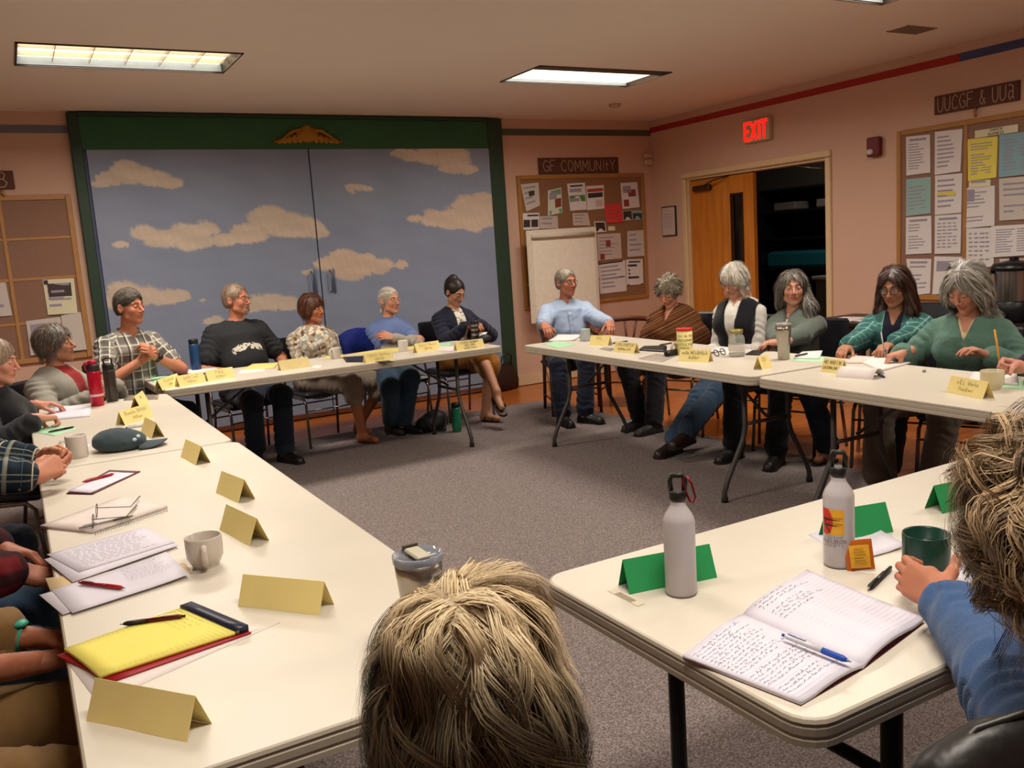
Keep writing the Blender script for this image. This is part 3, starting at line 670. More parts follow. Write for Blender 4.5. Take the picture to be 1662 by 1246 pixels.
def hair(K, mt, kind, n=1500, width=.0026, infl=.010, cell=.0055, extra=(), facecut=(0, .108, -.042, .060, .078, .092), nape=-.055, steps=10, step=.014, curl=0, whorl=(0, -.03, .125), grav=1., out=1.0,
         bias=(0, 0, 0), noise=.15, off=.002, bumpy=0, ears=True, light=None, seed=1, cfreq=1.2, rootz=-.02, lat=0, name='hair', shade=None, stop=.6, clump=0, keepface=True, ptshade=False):
    rg = np.random.default_rng(seed); Hh = K['H']; Rh = K['Rh']; hs = K['hs']; F = Fld()
    # work in head coordinates
    F.ell((0, -.014, .040), (.074+infl, .091+infl, .080+infl), None, .02)
    F.ell((0, -.045, -.01), (.060+infl*.8, .055+infl, .07), None, .03)
    for e in extra:
        if e[0] == 'e': F.ell(e[1], e[2], np.array(Matrix.Rotation(math.radians(e[4]), 3, e[5])) if len(e) > 5 else None, e[3])
        elif e[0] == 'c': F.cap(e[1], e[2], e[3], e[4], e[5])
        elif e[0] == 't': F.tube(e[1], e[2], e[3], e[4], e[5], e[6])
    if kind in ('bob', 'long') and not clump: clump = 9; curl = max(curl, .0025); noise = max(noise, .2)
    fx, fy, fz, rx, ry, rz = facecut; fc = Fld().ell((fx, fy, fz), (rx, ry, rz))
    F.cut(lambda P: fc.ev(P)+.0035*np.sin(P[..., 0]*330+2)*np.sin(P[..., 2]*260)+.002*np.sin(P[..., 0]*700), .016)
    if nape is not None: F.cut(lambda P: P[..., 2]-nape+P[..., 1]*.0)
    if ears:
        for s in (1, -1): F.ell((s*.088, .004, -.016), (.024, .036, .038), None, .006, True)
    V, Q = mesh_field(F, cell, pad=.012); N = vnormals(V, Q)
    V = V+N*fold(V, 150, .0016, seed+1, (1, 1, .35))[:, None]
    if bumpy: V = V+N*fold(V, 55, bumpy, seed)[:, None]
    cap_ = V.copy(); capN = N; ok = (V[:, 2] > rootz)
    if shade is None: shade = lambda P, r: np.clip(.5+.25*np.sin(P[:, 0]*90+P[:, 1]*70+3*np.sin(P[:, 2]*40))+r.normal(size=len(P))*.25, 0, 1)
    sh0 = np.clip(shade(V, rg)*.7, 0, 1)*rg.uniform(.5, 1.1, len(V))
    idx = np.where(ok & (F.ev(V) > -.004))[0]; idx = rg.choice(idx, n); roots = V[idx]+rg.normal(size=(n, 3))*.003
    if clump:
        g = max(8, n//clump); G, Gn = comb(F, roots[:g], np.array(whorl), steps, step, grav, out, bias, noise, off, curl, cfreq, stop, lat=lat, rg=rg, sinph=True)
        own = rg.integers(0, g, n); dd = ((roots[:, None, :]-roots[None, :g, :])**2).sum(-1); own = np.argmin(dd+rg.uniform(0, .00006, dd.shape), 1)
        o0 = roots-roots[own]; o0 = np.clip(o0, -.02, .02); T_ = np.linspace(0, 1, steps)[None, :, None]; jt = rg.normal(size=(n, 1, 3))*.0035
        P = G[own]+o0[:, None, :]*(1-.72*T_)+jt*(.3+T_)+(rg.normal(size=(n, 1, 3))*.010*(rg.uniform(size=(n, 1, 1)) < .05))*T_; Nn = Gn[own]
    else: P, Nn = comb(F, roots, np.array(whorl), steps, step, grav, out, bias, noise, off, curl, cfreq, stop, lat=lat, rg=rg)
    if keepface:                       # strands end before they cross the face
        fz_ = ((P[..., 0]/.064)**2+((P[..., 2]+.035)/(.092))**2 < 1) & (P[..., 1] > .022); bad = np.cumsum(fz_, 1) > 0
        for st_ in range(1, P.shape[1]): P[:, st_] = np.where(bad[:, st_][:, None], P[:, st_-1], P[:, st_])
    sv, sq = strip_mesh(P, Nn, width*rg.uniform(.6, 1.3, n)); shs = np.repeat(shade(P.reshape(-1, 3), rg)*.75+.25*np.repeat(rg.uniform(0, 1, n), P.shape[1]), 2) if ptshade else np.repeat(shade(roots, rg), P.shape[1]*2)
    A = np.concatenate([V, sv]); q = np.concatenate([Q, sq+len(V)]); sh = np.concatenate([sh0, shs])
    Wd = K['head']+(A*hs)@Rh.T
    return rawmesh(name, Wd, q, mt, K['root'], {'shade': sh})

def top(K, name, mt, infl=.010, arms=1.9, ai=.004, cell=.012, neck=None, cuts=(), cloth=False, fd=(14, .006), seed=1, tor=True, label=None, torso_i=0, side=(1, -1)):
    def b_(F):
        if tor: K['add_torso'](F, torso_i)
        if arms: [K['add_arm'](F, s, ai, arms) for s in side]
    c = list(cuts)
    if neck: c.append(neckcut(K, **neck))
    return garment(K, name, mt, b_, infl, cell, c, fd, seed, cloth, label)
def pants(K, name, mt, frac=1.93, infl=.014, cell=.014, i=.006, hem=.016, label=None, seed=3):
    def b_(F):
        _p = K['P0']; F.tube(_p-np.array([0, -.01, .03]), _p+K['up']*.10, K['lat'], (.165*K['ft'], .118*K['ft']), (.15*K['ft'], .108*K['ft']), .04)
        for s in (1, -1): K['add_leg'](F, s, i, frac, i+hem)
    return garment(K, name, mt, b_, infl, cell, (), (9, .006), seed, False, label)
def collar(K, mt, r=.068, w=.030, gap=28, tip=.035, lift=.026, thick=.004, name='collar', z0=0):
    def fn(u, v):
        a = math.radians(gap+(360-2*gap)*u)+math.pi/2; fr = max(0, math.cos(a-math.pi/2)); e = abs(2*u-1)**3; rr = r+((w+.012)*v if v > 0 else 0)
        z = z0+lift-(.030+tip*e)*max(0, v)-.038*(fr)+.012*(1-fr); return K['N0']+K['lat']*math.cos(a)*rr*1.08+K['fw']*(math.sin(a)*rr*(1+.42*fr)+.006)+K['up']*z
    mb = MB().mat(mt); mb.sheet(lambda u, v: fn(u, v), 28, 4, 0); mb.sheet(lambda u, v: fn(u, -.0)-K['up']*.03*v, 28, 2, 0)
    o = mb.build(name, None, K['root']); md = o.modifiers.new('thickness', 'SOLIDIFY'); md.thickness = thick; return o
def fy(phi): return phi-90
# ---------------------------------------------------------------- room shell
XW, YW, XL, YB = 6.54, 8.1, -2.3, -2.6
wallm = mat('wall_pink_paint', 'd0aa94', .8, var=.05, scale=2.5, bump=.12, bscale=120)
ceilm = mat('ceiling_paint', 'ecdccc', .9, var=.03, scale=3, bump=.15, bscale=150)
trimm = mat('door_trim_cream', 'd9bd93', .5, var=.06)
basem = mat('baseboard_cream', 'd2b594', .5)
def quadwall(name, boxes, m, th=.12):
    mb = MB().mat(m)
    for c, d in boxes: mb.box(c, d)
    return tag(mb.build(name), kind='structure')
def span(a, b, c, d, e, f): return (((a+b)/2, (c+d)/2, (e+f)/2), (b-a, d-c, f-e))
# floor: wooden border around an inset carpet
t = NT('floor_wood'); v = t.coord(); mp = t.new('ShaderNodeMapping'); mp.inputs['Scale'].default_value = (1, 12, 1); t.link(v, mp.inputs[0])
n = t.noise(mp.outputs[0], 4, 4); col = t.ramp(n, [(.25, '8a4616'), (.5, 'b4642a'), (.75, 'c87a38')])
sp = t.new('ShaderNodeSeparateXYZ'); t.link(v, sp.inputs[0]); fr = t.math('FRACT', t.math('DIVIDE', sp.outputs[1], .08)); ln = t.math('LESS_THAN', fr, .04); col = t.mix(t.math('MULTIPLY', ln, .5), col, srgb('5a2c0e'))
woodfloor = t.done(col, .28, 0, .5)
quadwall('floor', [span(XL-.12, XW+.12, YB-.12, YW+.12, -.12, -.008)], woodfloor)
t = NT('carpet_grey'); v = t.coord(); n1 = t.noise(v, 170, 3, .75); n2 = t.noise(v, 45, 3); n3 = t.noise(v, 1.6, 2)
c0 = t.ramp(n1, [(.36, '4c4342'), (.5, '857977'), (.64, 'b8aca8')]); c0 = t.mix(t.math('MULTIPLY', n2, .35), c0, srgb('665c5a')); c0 = t.mix(t.math('MULTIPLY', n3, .25), c0, srgb('90837d'))
t.bump(t.math('ADD', n1, n2), .9, .006); carpetm = t.done(c0, .97, 0, .05)
mb = MB().mat(carpetm).prism([(XL+.02, YB+.02), (4.32, YB+.02), (4.32, 6.75), (4.25, 7.12), (XL+.02, 7.12)], -.008, .004); tag(mb.build('floor_carpet'), kind='structure')
# ceiling with openings for the troffers
xs = sorted({XL-.12, XW+.12, *[q for T_ in TROFFERS for q in (T_[0], T_[2])]}); ys = sorted({YB-.12, YW+.12, *[q for T_ in TROFFERS for q in (T_[1], T_[3])]})
mb = MB().mat(ceilm)
for i in range(len(xs)-1):
    for j in range(len(ys)-1):
        cx_, cy_ = (xs[i]+xs[i+1])/2, (ys[j]+ys[j+1])/2
        if any(a < cx_ < c and b < cy_ < d for a, b, c, d, _ in TROFFERS): continue
        mb.box((cx_, cy_, CEIL+.06), (xs[i+1]-xs[i], ys[j+1]-ys[j], .12))
tag(mb.build('ceiling'), kind='structure')
# walls
quadwall('wall_back', [span(XL-.12, XW+.12, YW, YW+.12, 0, CEIL+.2)], wallm)
quadwall('wall_left', [span(XL-.12, XL, YB, YW, 0, CEIL+.2)], wallm)
quadwall('wall_front', [span(XL-.12, XW+.12, YB-.12, YB, 0, CEIL+.2)], wallm)
D0, D1, DH = 5.62, 7.52, 2.09
quadwall('wall_right', [span(XW, XW+.12, YB, D0, 0, CEIL+.2), span(XW, XW+.12, D1, YW, 0, CEIL+.2), span(XW, XW+.12, D0, D1, DH, CEIL+.2)], wallm)
for nm, b in (('baseboard_back', [span(XL, .56, YW-.015, YW, 0, .11), span(4.60, XW, YW-.015, YW, 0, .11)]), ('baseboard_right', [span(XW-.015, XW, YB, D0-.07, 0, .11), span(XW-.015, XW, D1+.07, YW, 0, .11)]), ('baseboard_left', [span(XL, XL+.015, YB, YW, 0, .11)])):
    quadwall(nm, b, basem)
# painted stripes below the ceiling
def stripe(i, b, col): quadwall('trim_%d' % i, [b], mat('stripe_'+col, col, .75, var=.1, scale=8))
stripe(1, span(XL, .58, YW-.006, YW, 2.615, 2.675), '6f727e'); stripe(2, span(4.585, XW, YW-.006, YW, 2.615, 2.68), '55584a')
stripe(3, span(XW-.006, XW, 4.34, YW, 2.645, 2.705), 'a82c26'); stripe(4, span(XW-.006, XW, YB, 4.34, 2.645, 2.705), '4a5078')
# door casing
mb = MB().mat(trimm)
mb.box((XW-.008, (D0+D1)/2, DH+.025), (.04, D1-D0+.11, .06), bev=.008)
for y in (D0-.025, D1+.025): mb.box((XW-.008, y, (DH-.01)/2), (.04, .06, DH-.01), bev=.008)
for y in (D0+.012, D1-.012): mb.box((XW+.075, y, (DH-.02)/2), (.13, .024, DH-.02))
mb.box((XW+.075, (D0+D1)/2, DH-.014), (.13, D1-D0, .028)); tag(mb.build('trim_5'), kind='structure')
# closed orange door leaf with a narrow window
t = NT('door_wood'); v = t.coord(); mp = t.new('ShaderNodeMapping'); mp.inputs['Scale'].default_value = (1, 6, .6); t.link(v, mp.inputs[0]); doorm = t.done(t.ramp(t.noise(mp.outputs[0], 3, 4), [(.3, 'b56a1e'), (.6, 'c87c28'), (.8, 'd38a34')]), .35)
dr = thing('door_1', 'orange wooden door leaf with a narrow dark window', 'door', (XW+.05, 7.49, 0)); tag(dr, kind='structure')
mb = MB().mat(doorm); wy0, wy1, wz0, wz1 = -.62, -.78, .95, 1.86
lw = .93
for y0, y1, z0, z1 in ((0, wy0, .01, 2.05), (wy1, -lw, .01, 2.05), (wy0, wy1, .01, wz0), (wy0, wy1, wz1, 2.05)): mb.box((0, (y0+y1)/2, (z0+z1)/2), (.045, abs(y1-y0), z1-z0))
mb.build('panel', None, dr)
MB().mat(glass('door_glass', '141412', .08, .85)).box((0, (wy0+wy1)/2, (wz0+wz1)/2), (.008, .16, wz1-wz0)).build('window_pane', None, dr)
mb = MB().mat(mat('bronze_dark', '3a2b20', .4, .6)); 
for y in (wy0, wy1): mb.box((-.026, y, (wz0+wz1)/2), (.012, .018, wz1-wz0+.02))
for z in (wz0, wz1): mb.box((-.026, (wy0+wy1)/2, z), (.012, .17, .018))
mb.build('window_frame', None, dr)
clos = mat('closer_bronze', '4d3524', .4, .5)
mb = MB().mat(clos).box((-.055, -.22, 1.96), (.055, .26, .06), bev=.01); c_ = mb.build('door_closer', None, dr)
mb = MB().mat(clos); mb.tube([(-.09, -.30, 1.985), (-.12, -.46, 2.02), (-.02, -.60, 2.055)], .008, 6); mb.build('closer_arm', None, c_)
mb = MB().mat(mat('steel_brushed', '9a938a', .3, .9)); mb.tube([(-.03, -.86, 1.0), (-.075, -.86, 1.0), (-.08, -.76, 1.0)], .01, 8); mb.build('door_handle', None, dr)
# the open leaf swung away into the dark room
dr2 = thing('door_2', 'open door leaf swung back into the dark room beyond', 'door', (XW+.11, 5.66, 0)); tag(dr2, kind='structure')
MB().mat(doorm).box((.47, 0, 1.03), (.93, .045, 2.04)).build('panel', None, dr2)
mb = MB().mat(clos).box((.25, .05, 1.96), (.26, .05, .06), bev=.01); c_ = mb.build('door_closer', None, dr2)
mb = MB().mat(mat('steel_brushed', '9a938a', .3, .9)); mb.tube([(.15, .08, 1.99), (-.02, .22, 2.02), (-.03, .38, 2.05)], .007, 6); mb.build('closer_arm', None, c_)
# room beyond
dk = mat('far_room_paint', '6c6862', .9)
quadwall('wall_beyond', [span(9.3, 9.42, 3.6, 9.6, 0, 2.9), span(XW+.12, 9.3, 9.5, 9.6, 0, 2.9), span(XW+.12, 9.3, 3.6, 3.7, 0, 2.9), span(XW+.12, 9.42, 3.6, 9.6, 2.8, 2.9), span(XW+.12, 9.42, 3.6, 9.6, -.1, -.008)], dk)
bk = mat('shelf_black', '1b1a1d', .6)
sh = thing('bookcase', 'black shelf unit standing in the dark room beyond the door', 'shelf', (9.05, 8.0, 0))
mb = MB().mat(bk); mb.box((0, .75, 1.0), (.4, .03, 2.0)); mb.box((0, -.75, 1.0), (.4, .03, 2.0)); mb.box((.19, 0, 1.0), (.02, 1.5, 2.0)); mb.build('carcass', None, sh)
for z in (.05, .55, .95, 1.35, 1.7, 1.985): MB().mat(bk).box((0, 0, z), (.38, 1.47, .025)).build('shelf_board', None, sh)
mb = MB().mat(mat('teal_plastic', '1f6f7c', .5)); mb.box((8.98, 8.02, 1.08), (.3, 1.2, .22), bev=.04); tag(mb.build('storage_tub'), 'dim teal tub on the black shelf unit beyond the door', 'tub')
for i, y in enumerate((7.6, 8.3)):
    mb = MB().mat(mat('grey_card', '8b8781', .7)); mb.box((8.98, y, 1.765), (.26, .36, .10), bev=.01); tag(mb.build('box_file'), ('pale box lying on the black shelf, nearer the open doorway edge', 'pale box lying on the black shelf, nearer the orange door')[i], 'box', 'boxes on the dark shelf')
ct = thing('counter', 'grey counter with white papers in the room beyond', 'counter', (8.3, 6.1, 0))
MB().mat(mat('counter_top', '8b857b', .5)).box((0, 0, .90), (.65, 2.0, .04), bev=.01).build('worktop', None, ct)
MB().mat(mat('counter_base', '4b453e', .6)).box((.02, 0, .44), (.58, 1.95, .88)).build('base', None, ct)
mb = MB().mat(mat('paper_white', 'ece6e2', .8)).box((8.15, 6.1, .975), (.22, .14, .11)); tag(mb.build('napkin_box'), 'small white box on the counter beyond the door', 'box')
# ---------------------------------------------------------------- mural sliding doors in a green frame
green = mat('frame_green', '263c2c', .55, var=.15, scale=6); greenb = mat('frame_green_lighter', '2a5a38', .55, var=.2, scale=4)
mu = thing('door_3', 'wide sliding doors painted with clouds in a dark green frame', 'door', (0, YW, 0)); tag(mu, kind='structure')
MX0, MX1, MXC = .665, 4.40, 2.53
MB().mat(green).box((.622, -.035, 1.385), (.085, .07, 2.77), bev=.006).build('frame_post', None, mu)
MB().mat(green).box((4.485, -.035, 1.385), (.17, .07, 2.77), bev=.006).build('frame_post', None, mu)
MB().mat(greenb).box((2.54, -.03, 2.61), (3.76, .06, .27), bev=.004).build('frame_header', None, mu)
MB().mat(green).box((2.54, -.045, 2.755), (3.76, .09, .028)).build('frame_cap', None, mu)
MB().mat(mat('sky_edge_panel', '565a78', .7)).box((.676, -.02, 1.24), (.03, .03, 2.47)).build('jamb', None, mu)
CL = []
def cloud(x0, y0, x1, y1, lumps, tone):
    """pixel box of one painted cloud on the doors -> circles on the wall"""
    a = ony(x0, y1); b = ony(x1, y0); w, h = b[0]-a[0], b[2]-a[2]
    for u, v, r in lumps: CL.append((a[0]+u*w, a[2]+v*h, r*w, r*w*.62, tone))
cloud(150, 255, 290, 314, [(.2, .35, .16), (.38, .6, .2), (.5, .4, .24), (.7, .3, .2), (.88, .18, .14), (.1, .2, .1)], 0)
cloud(180, 355, 350, 410, [(.08, .25, .07), (.3, .6, .13), (.45, .35, .18), (.65, .45, .2), (.85, .62, .15), (.75, .2, .2)], .1)
cloud(345, 328, 520, 402, [(.1, .15, .12), (.3, .25, .18), (.5, .62, .19), (.65, .4, .22), (.82, .35, .17), (.93, .2, .1)], .1)
cloud(488, 400, 660, 452, [(.06, .2, .05), (.25, .45, .13), (.38, .6, .16), (.55, .5, .13), (.45, .2, .22), (.72, .2, .13), (.92, .2, .07)], .5)
cloud(562, 297, 602, 320, [(.2, .5, .25), (.5, .55, .28), (.8, .45, .2)], 0)
cloud(628, 240, 765, 288, [(.12, .8, .1), (.25, .7, .12), (.5, .7, .22), (.75, .65, .2), (.9, .2, .12), (.7, .3, .16)], .1)
cloud(655, 312, 800, 382, [(.1, .4, .08), (.3, .35, .15), (.5, .3, .2), (.7, .6, .2), (.85, .75, .15), (.9, .35, .22), (.75, .2, .18)], .3)
cloud(160, 450, 330, 505, [(.1, .3, .13), (.25, .65, .16), (.42, .4, .17), (.62, .25, .16), (.74, .3, .12), (.95, .1, .03)], .15)
cloud(395, 468, 478, 516, [(.2, .5, .3), (.5, .5, .3), (.8, .4, .25)], .05)
cloud(330, 505, 360, 530, [(.4, .4, .5)], -.3)
def panel(x0, x1, yoff, parent):
    nx, nz = int((x1-x0)/.011), 215; X, Z = np.meshgrid(np.linspace(x0, x1, nx), np.linspace(.06, 2.475, nz)); P = np.stack([X, Z], -1)
    def fn2(P, f, s=0):
        d = 0
        for i, (k, ph) in enumerate(_W): d = d+np.sin(P[..., 0]*k[0]*f*(1+.5*i)+P[..., 1]*k[1]*f*(1+.5*i)*1.4+ph+s)/(1+.4*i)
        return d/3
    wx = X+fn2(P, 22)*.030+fn2(P, 60, 2)*.010; wz = Z+fn2(P, 22, 3)*.022+fn2(P, 60, 5)*.009
    sky = np.array(srgb('8590a6'))*(1+.10*fn2(P, 2.2)[..., None])*(1+.05*fn2(P, 14, 1)[..., None]*np.array([1, 1, .8])); sky = sky+np.clip(fn2(P, 1.3, 4), 0, 1)[..., None]*.05*np.array([1, .9, 1])
    D = np.full(X.shape, 9.); T_ = np.zeros(X.shape)
    for cx_, cz_, rx, rz, tone in CL:
        low = np.where(wz < cz_, 1.5, 1.0); d = np.sqrt(((wx-cx_)/rx)**2+((wz-cz_)*low/rz)**2)-1; T_ = np.where(d < D, tone, T_); D = np.minimum(D, d)
    a = np.clip(-D/.22+.35, 0, 1)[..., None]; sh = (.86+.14*np.clip(fn2(P, 18, 7)+.3, 0, 1))[..., None]
    cc = np.array(srgb('d6c4b0'))*(1-T_[..., None]*.0)*sh+T_[..., None]*np.array([.05, -.03, -.05]); C = sky*(1-a)+np.clip(cc, 0, 1)*a
    V = np.stack([X, np.full(X.shape, yoff-.021), Z], -1).reshape(-1, 3); i = (np.arange(nz-1)[:, None]*nx+np.arange(nx-1)[None, :]).ravel(); Q = np.stack([i, i+1, i+nx+1, i+nx], 1)
    if 'mural_paint' not in MATS:
        t = NT('mural_paint'); at = t.new('ShaderNodeVertexColor', layer_name='paint').outputs[0]; n = t.noise(t.coord(), 60, 3); b = t.mix(t.math('MULTIPLY', n, .14), at, srgb('8b8890')); t.bump(t.noise(t.coord(), 90, 3), .2, .002); MATS['mural_paint'] = t.done(b, .6, 0, .3)
    o = rawmesh('door_panel', V, Q, MATS['mural_paint'], parent, smooth=False)
    me = o.data; ca = me.color_attributes.new('paint', 'FLOAT_COLOR', 'POINT'); ca.data.foreach_set('color', np.concatenate([C.reshape(-1, 3), np.ones((C.shape[0]*C.shape[1], 1))], 1).astype(np.float32).ravel())
    MB().mat(mat('door_core', '6d7c96', .7)).box(((x0+x1)/2, yoff, 1.265), (x1-x0, .04, 2.42)).build('core', None, o)
    return o
pa = panel(.69, MXC-.006, -.045, mu); pb = panel(MXC+.006, MX1, -.045, mu)
MB().mat(mat('gap_dark', '15171a', .5)).box((MXC, -.02, 1.26), (.02, .03, 2.44)).build('centre_gap', None, mu)
for x, p in ((MXC-.09, pa), (MXC+.09, pb)):
    mb = MB().mat(mat('pull_blue', '5f6f88', .4, .3)); mb.tube([(x, -.067, 1.17), (x, -.10, 1.18), (x, -.10, 1.36), (x, -.067, 1.37)], .009, 8); mb.tube([(x+.035, -.067, 1.16), (x+.035, -.08, 1.165), (x+.035, -.08, 1.375), (x+.035, -.067, 1.38)], .006, 6); mb.build('door_pull', None, p)
# gilded crest
gold = mat('gilt', 'a8741a', .45, .4, var=.2, bump=.3); a_ = ony(444, 236, YW-.06); b_ = ony(552, 204, YW-.06); cw_, chh = b_[0]-a_[0], b_[2]-a_[2]; cx_ = (a_[0]+b_[0])/2; z_ = a_[2]
cr = thing('crest', 'gilded scroll ornament on the green header above the doors', 'ornament', (cx_, YW-.065, z_+.0))
mb = MB().mat(gold); mb.ball((0, 0, chh*.55), (cw_*.17, .018, chh*.42), 16, 8); mb.ball((0, 0, chh*.9), (cw_*.05, .014, chh*.14), 10, 6); mb.build('boss', None, cr)
for s in (1, -1):
    mb = MB().mat(gold)
    P = [(s*cw_*.08, -.004, chh*.75), (s*cw_*.2, -.006, chh*.72), (s*cw_*.32, -.006, chh*.45), (s*cw_*.42, -.006, chh*.18), (s*cw_*.48, -.006, chh*.15), (s*cw_*.49, -.006, chh*.33), (s*cw_*.45, -.006, chh*.36)]
    mb.tube(P, [.035, .032, .028, .022, .018, .014, .009], 8, flat=(1, .5))
    for k in range(5): mb.ball((s*cw_*(.12+.075*k), -.004, chh*(.35-.04*k)), (cw_*.052, .012, chh*(.26-.03*k)), 8, 5)
    mb.build('scroll', None, cr)
# ---------------------------------------------------------------- wall fittings
exl = onx(1216, 195), onx(1256, 228)
e = thing('exit_sign', 'lit red EXIT sign above the orange door', 'sign', (XW-.03, 6.42, 2.33))
MB().mat(mat('sign_body', 'c9b394', .5)).box((0, 0, .105), (.06, .34, .21), bev=.008).build('housing', None, e)
mb = MB().mat(emit('exit_red', 'ff1c10', 1.6, '500804'));
def sgn(p): return (-.0335, -p[0], p[1])
letters('EXIT', .155, .03, sgn, e, MATS['exit_red'], .028, .29)
e = thing('fire_alarm', 'dark red fire alarm strobe on the wall beside the notice board', 'alarm', (XW-.03, onx(1423, 236)[1], onx(1423, 250)[2]))
MB().mat(mat('alarm_red', '6b1016', .4)).box((0, 0, .06), (.06, .125, .16), bev=.01).build('body', None, e)
MB().mat(mat('strobe_lens', 'cfc6c4', .1)).box((-.035, .02, .02), (.03, .06, .045), bev=.012).build('strobe', None, e)
q = ony(1052, 258)
e = thing('motion_sensor', 'small white two-piece sensor box high in the room corner', 'sensor', (q[0]-.02, YW-.02, q[2]))
MB().mat(mat('sensor_white', 'cfb69b', .5)).box((0, 0, .035), (.11, .04, .055), bev=.008).build('upper_box', None, e)
MB().mat(mat('sensor_white', 'cfb69b', .5)).box((0, -.005, -.035), (.10, .05, .07), bev=.012).build('lower_box', None, e)
MB().mat(mat('detector_white', 'bfa58a', .6)).lathe([(.055, 0), (.06, .012), (.05, .028), (.02, .034)], (5.35, 7.1, CEIL-.036), 20); o = COL.objects[-1] if False else None
mb = MB().mat(mat('detector_white', 'bfa58a', .6)).lathe([(.02, -.034), (.05, -.028), (.06, -.012), (.06, 0)], (0, 0, 0), 20); tag(mb.build('smoke_detector', loc=(5.35, 7.15, CEIL)), 'small round detector on the ceiling near the back wall', 'detector')
mb = MB().mat(mat('vent_grey', '8d7865', .6))
for k in range(6): mb.box((0, -.06+k*.024, -.004), (.30, .012, .008))
mb.box((0, .08, -.003), (.32, .01, .006)); mb.box((0, -.08, -.003), (.32, .01, .006)); q = onz(1480, 48, CEIL); tag(mb.build('ceiling_vent', loc=(q[0], q[1], CEIL)), 'slim slotted vent in the ceiling near the red stripe', 'vent')
# troffers
em = emit('tube_glow', 'ffe6bf', 2.6); alu = mat('louvre_metal', 'c9c2b8', .25, .8); fr_ = mat('troffer_edge', '3a2e26', .5)
for i, (x0, y0, x1, y1, k) in enumerate(TROFFERS):
    w, d = x1-x0, y1-y0; lab = ['recessed ceiling light at the left with visible cell dividers', 'glowing recessed ceiling light in front of the painted doors at right', 'ceiling light cut by the top edge of the frame', 'recessed ceiling light above the middle of the left-hand tables', 'recessed ceiling light above the person in the tan jacket', 'recessed ceiling light above the near end of the right-hand tables'][i]
    L_ = thing('ceiling_light', lab or 'recessed ceiling light behind the viewer', 'light', ((x0+x1)/2, (y0+y1)/2, CEIL), group=None if lab else 'ceiling lights out of view')
    mb = MB().mat(fr_); g_ = .0; T_ = .012
    mb.box((0, -d/2+.006, .05), (w, .012, .115)); mb.box((0, d/2-.006, .05), (w, .012, .115)); mb.box((-w/2+.006, 0, .05), (.012, d, .115)); mb.box((w/2-.006, 0, .05), (.012, d, .115)); mb.box((0, 0, .112), (w, d, .01)); mb.build('housing', None, L_)
    MB().mat(mat('troffer_inner', 'b4cbe6', .4)).box((0, d/2-.016, .045), (w-.03, .006, .085)).build('reflector', None, L_)
    MB().mat(em).box((0, 0, .055 if i == 0 else .03), (w-.05, d-.05, .012)).build('diffuser', None, L_)
    if i: MB().mat(mat('troffer_dark', '4a3c33', .5)).box((0, -d/2+.09, .008), (w-.03, .16, .006)).build('dark_strip', None, L_)  # opaque dark strip along the near edge of the opening
    if i == 0:
        for c in range(1, 6): MB().mat(alu).box((-w/2+w*c/6, 0, .03), (.004, d-.06, .03)).build('louvre_blade', None, L_)
        for c in range(1, 3): MB().mat(alu).box((0, -d/2+d*c/3, .03), (w-.03, .004, .03)).build('louvre_blade', None, L_)
# ---------------------------------------------------------------- notice boards, papers, signs
corkm = mat('cork_mauve', '8d6a58', .9, var=.12, scale=60, bump=.4, bscale=300); corkr = mat('cork_brown', '8c6546', .9, var=.15, scale=60, bump=.4, bscale=300)
oak = mat('oak_frame', 'b07f4c', .5, var=.15, scale=12); oakr = mat('oak_frame_right', 'a8763a', .5, var=.15, scale=12)
ink = mat('print_ink', '3c3640', .8); inkl = mat('print_grey', '9a92a0', .8); signm = mat('sign_board_brown', '5a3324', .7, var=.2, scale=20); chalk = mat('chalk_line', 'b59a84', .8)
PAPER = {k: mat('paper_'+k, c, .8, var=.03) for k, c in dict(w='ddd5d2', y='e3d45e', b='86aab4', c='d8d2b0', t='93b4ae', r='d8403e', g='cfd3bc', p='cbb8ac', d='c9bfb6').items()}
def frame_of(wall):
    if wall == 'y': return lambda p, o=0: (p[0], YW-.004-o, p[1])
    return lambda p, o=0: (XW-.004-o, p[0], p[1])
def wpt(wall, px, py): q = ony(px, py, YW-.03) if wall == 'y' else onx(px, py, XW-.03); return (q[0], q[2]) if wall == 'y' else (q[1], q[2])
def board(name, label, wall, x0, x1, z0, z1, cork, fr, bars=(), depth=.02):
    """x0..x1 along the wall"""
    cx, w = (x0+x1)/2, abs(x1-x0); b = thing(name, label, 'notice board', (cx, YW, z0) if wall == 'y' else (XW, cx, z0), 0 if wall == 'y' else -math.pi/2); h = z1-z0
    MB().mat(cork).box((0, -.008, h/2), (w-.02, .016, h-.02)).build('cork_sheet', None, b)
    for x in (-w/2+.018, w/2-.018): MB().mat(fr).box((x, -.014, h/2), (.04, .028, h), bev=.004).build('frame_side', None, b)
    for z in (.018, h-.018): MB().mat(fr).box((0, -.014, z), (w-.08, .027, .04), bev=.004).build('frame_rail', None, b)
    for kind, v in bars:
        s = 1 if wall == 'y' else -1
        if kind == 'v': MB().mat(fr).box(((v-cx)*s, -.012, h/2), (.028, .024, h-.07), bev=.003).build('divider', None, b)
        else: MB().mat(fr).box((0, -.011, v-z0), (w-.08, .02, .022), bev=.003).build('divider', None, b)
    return b
PN = [0]
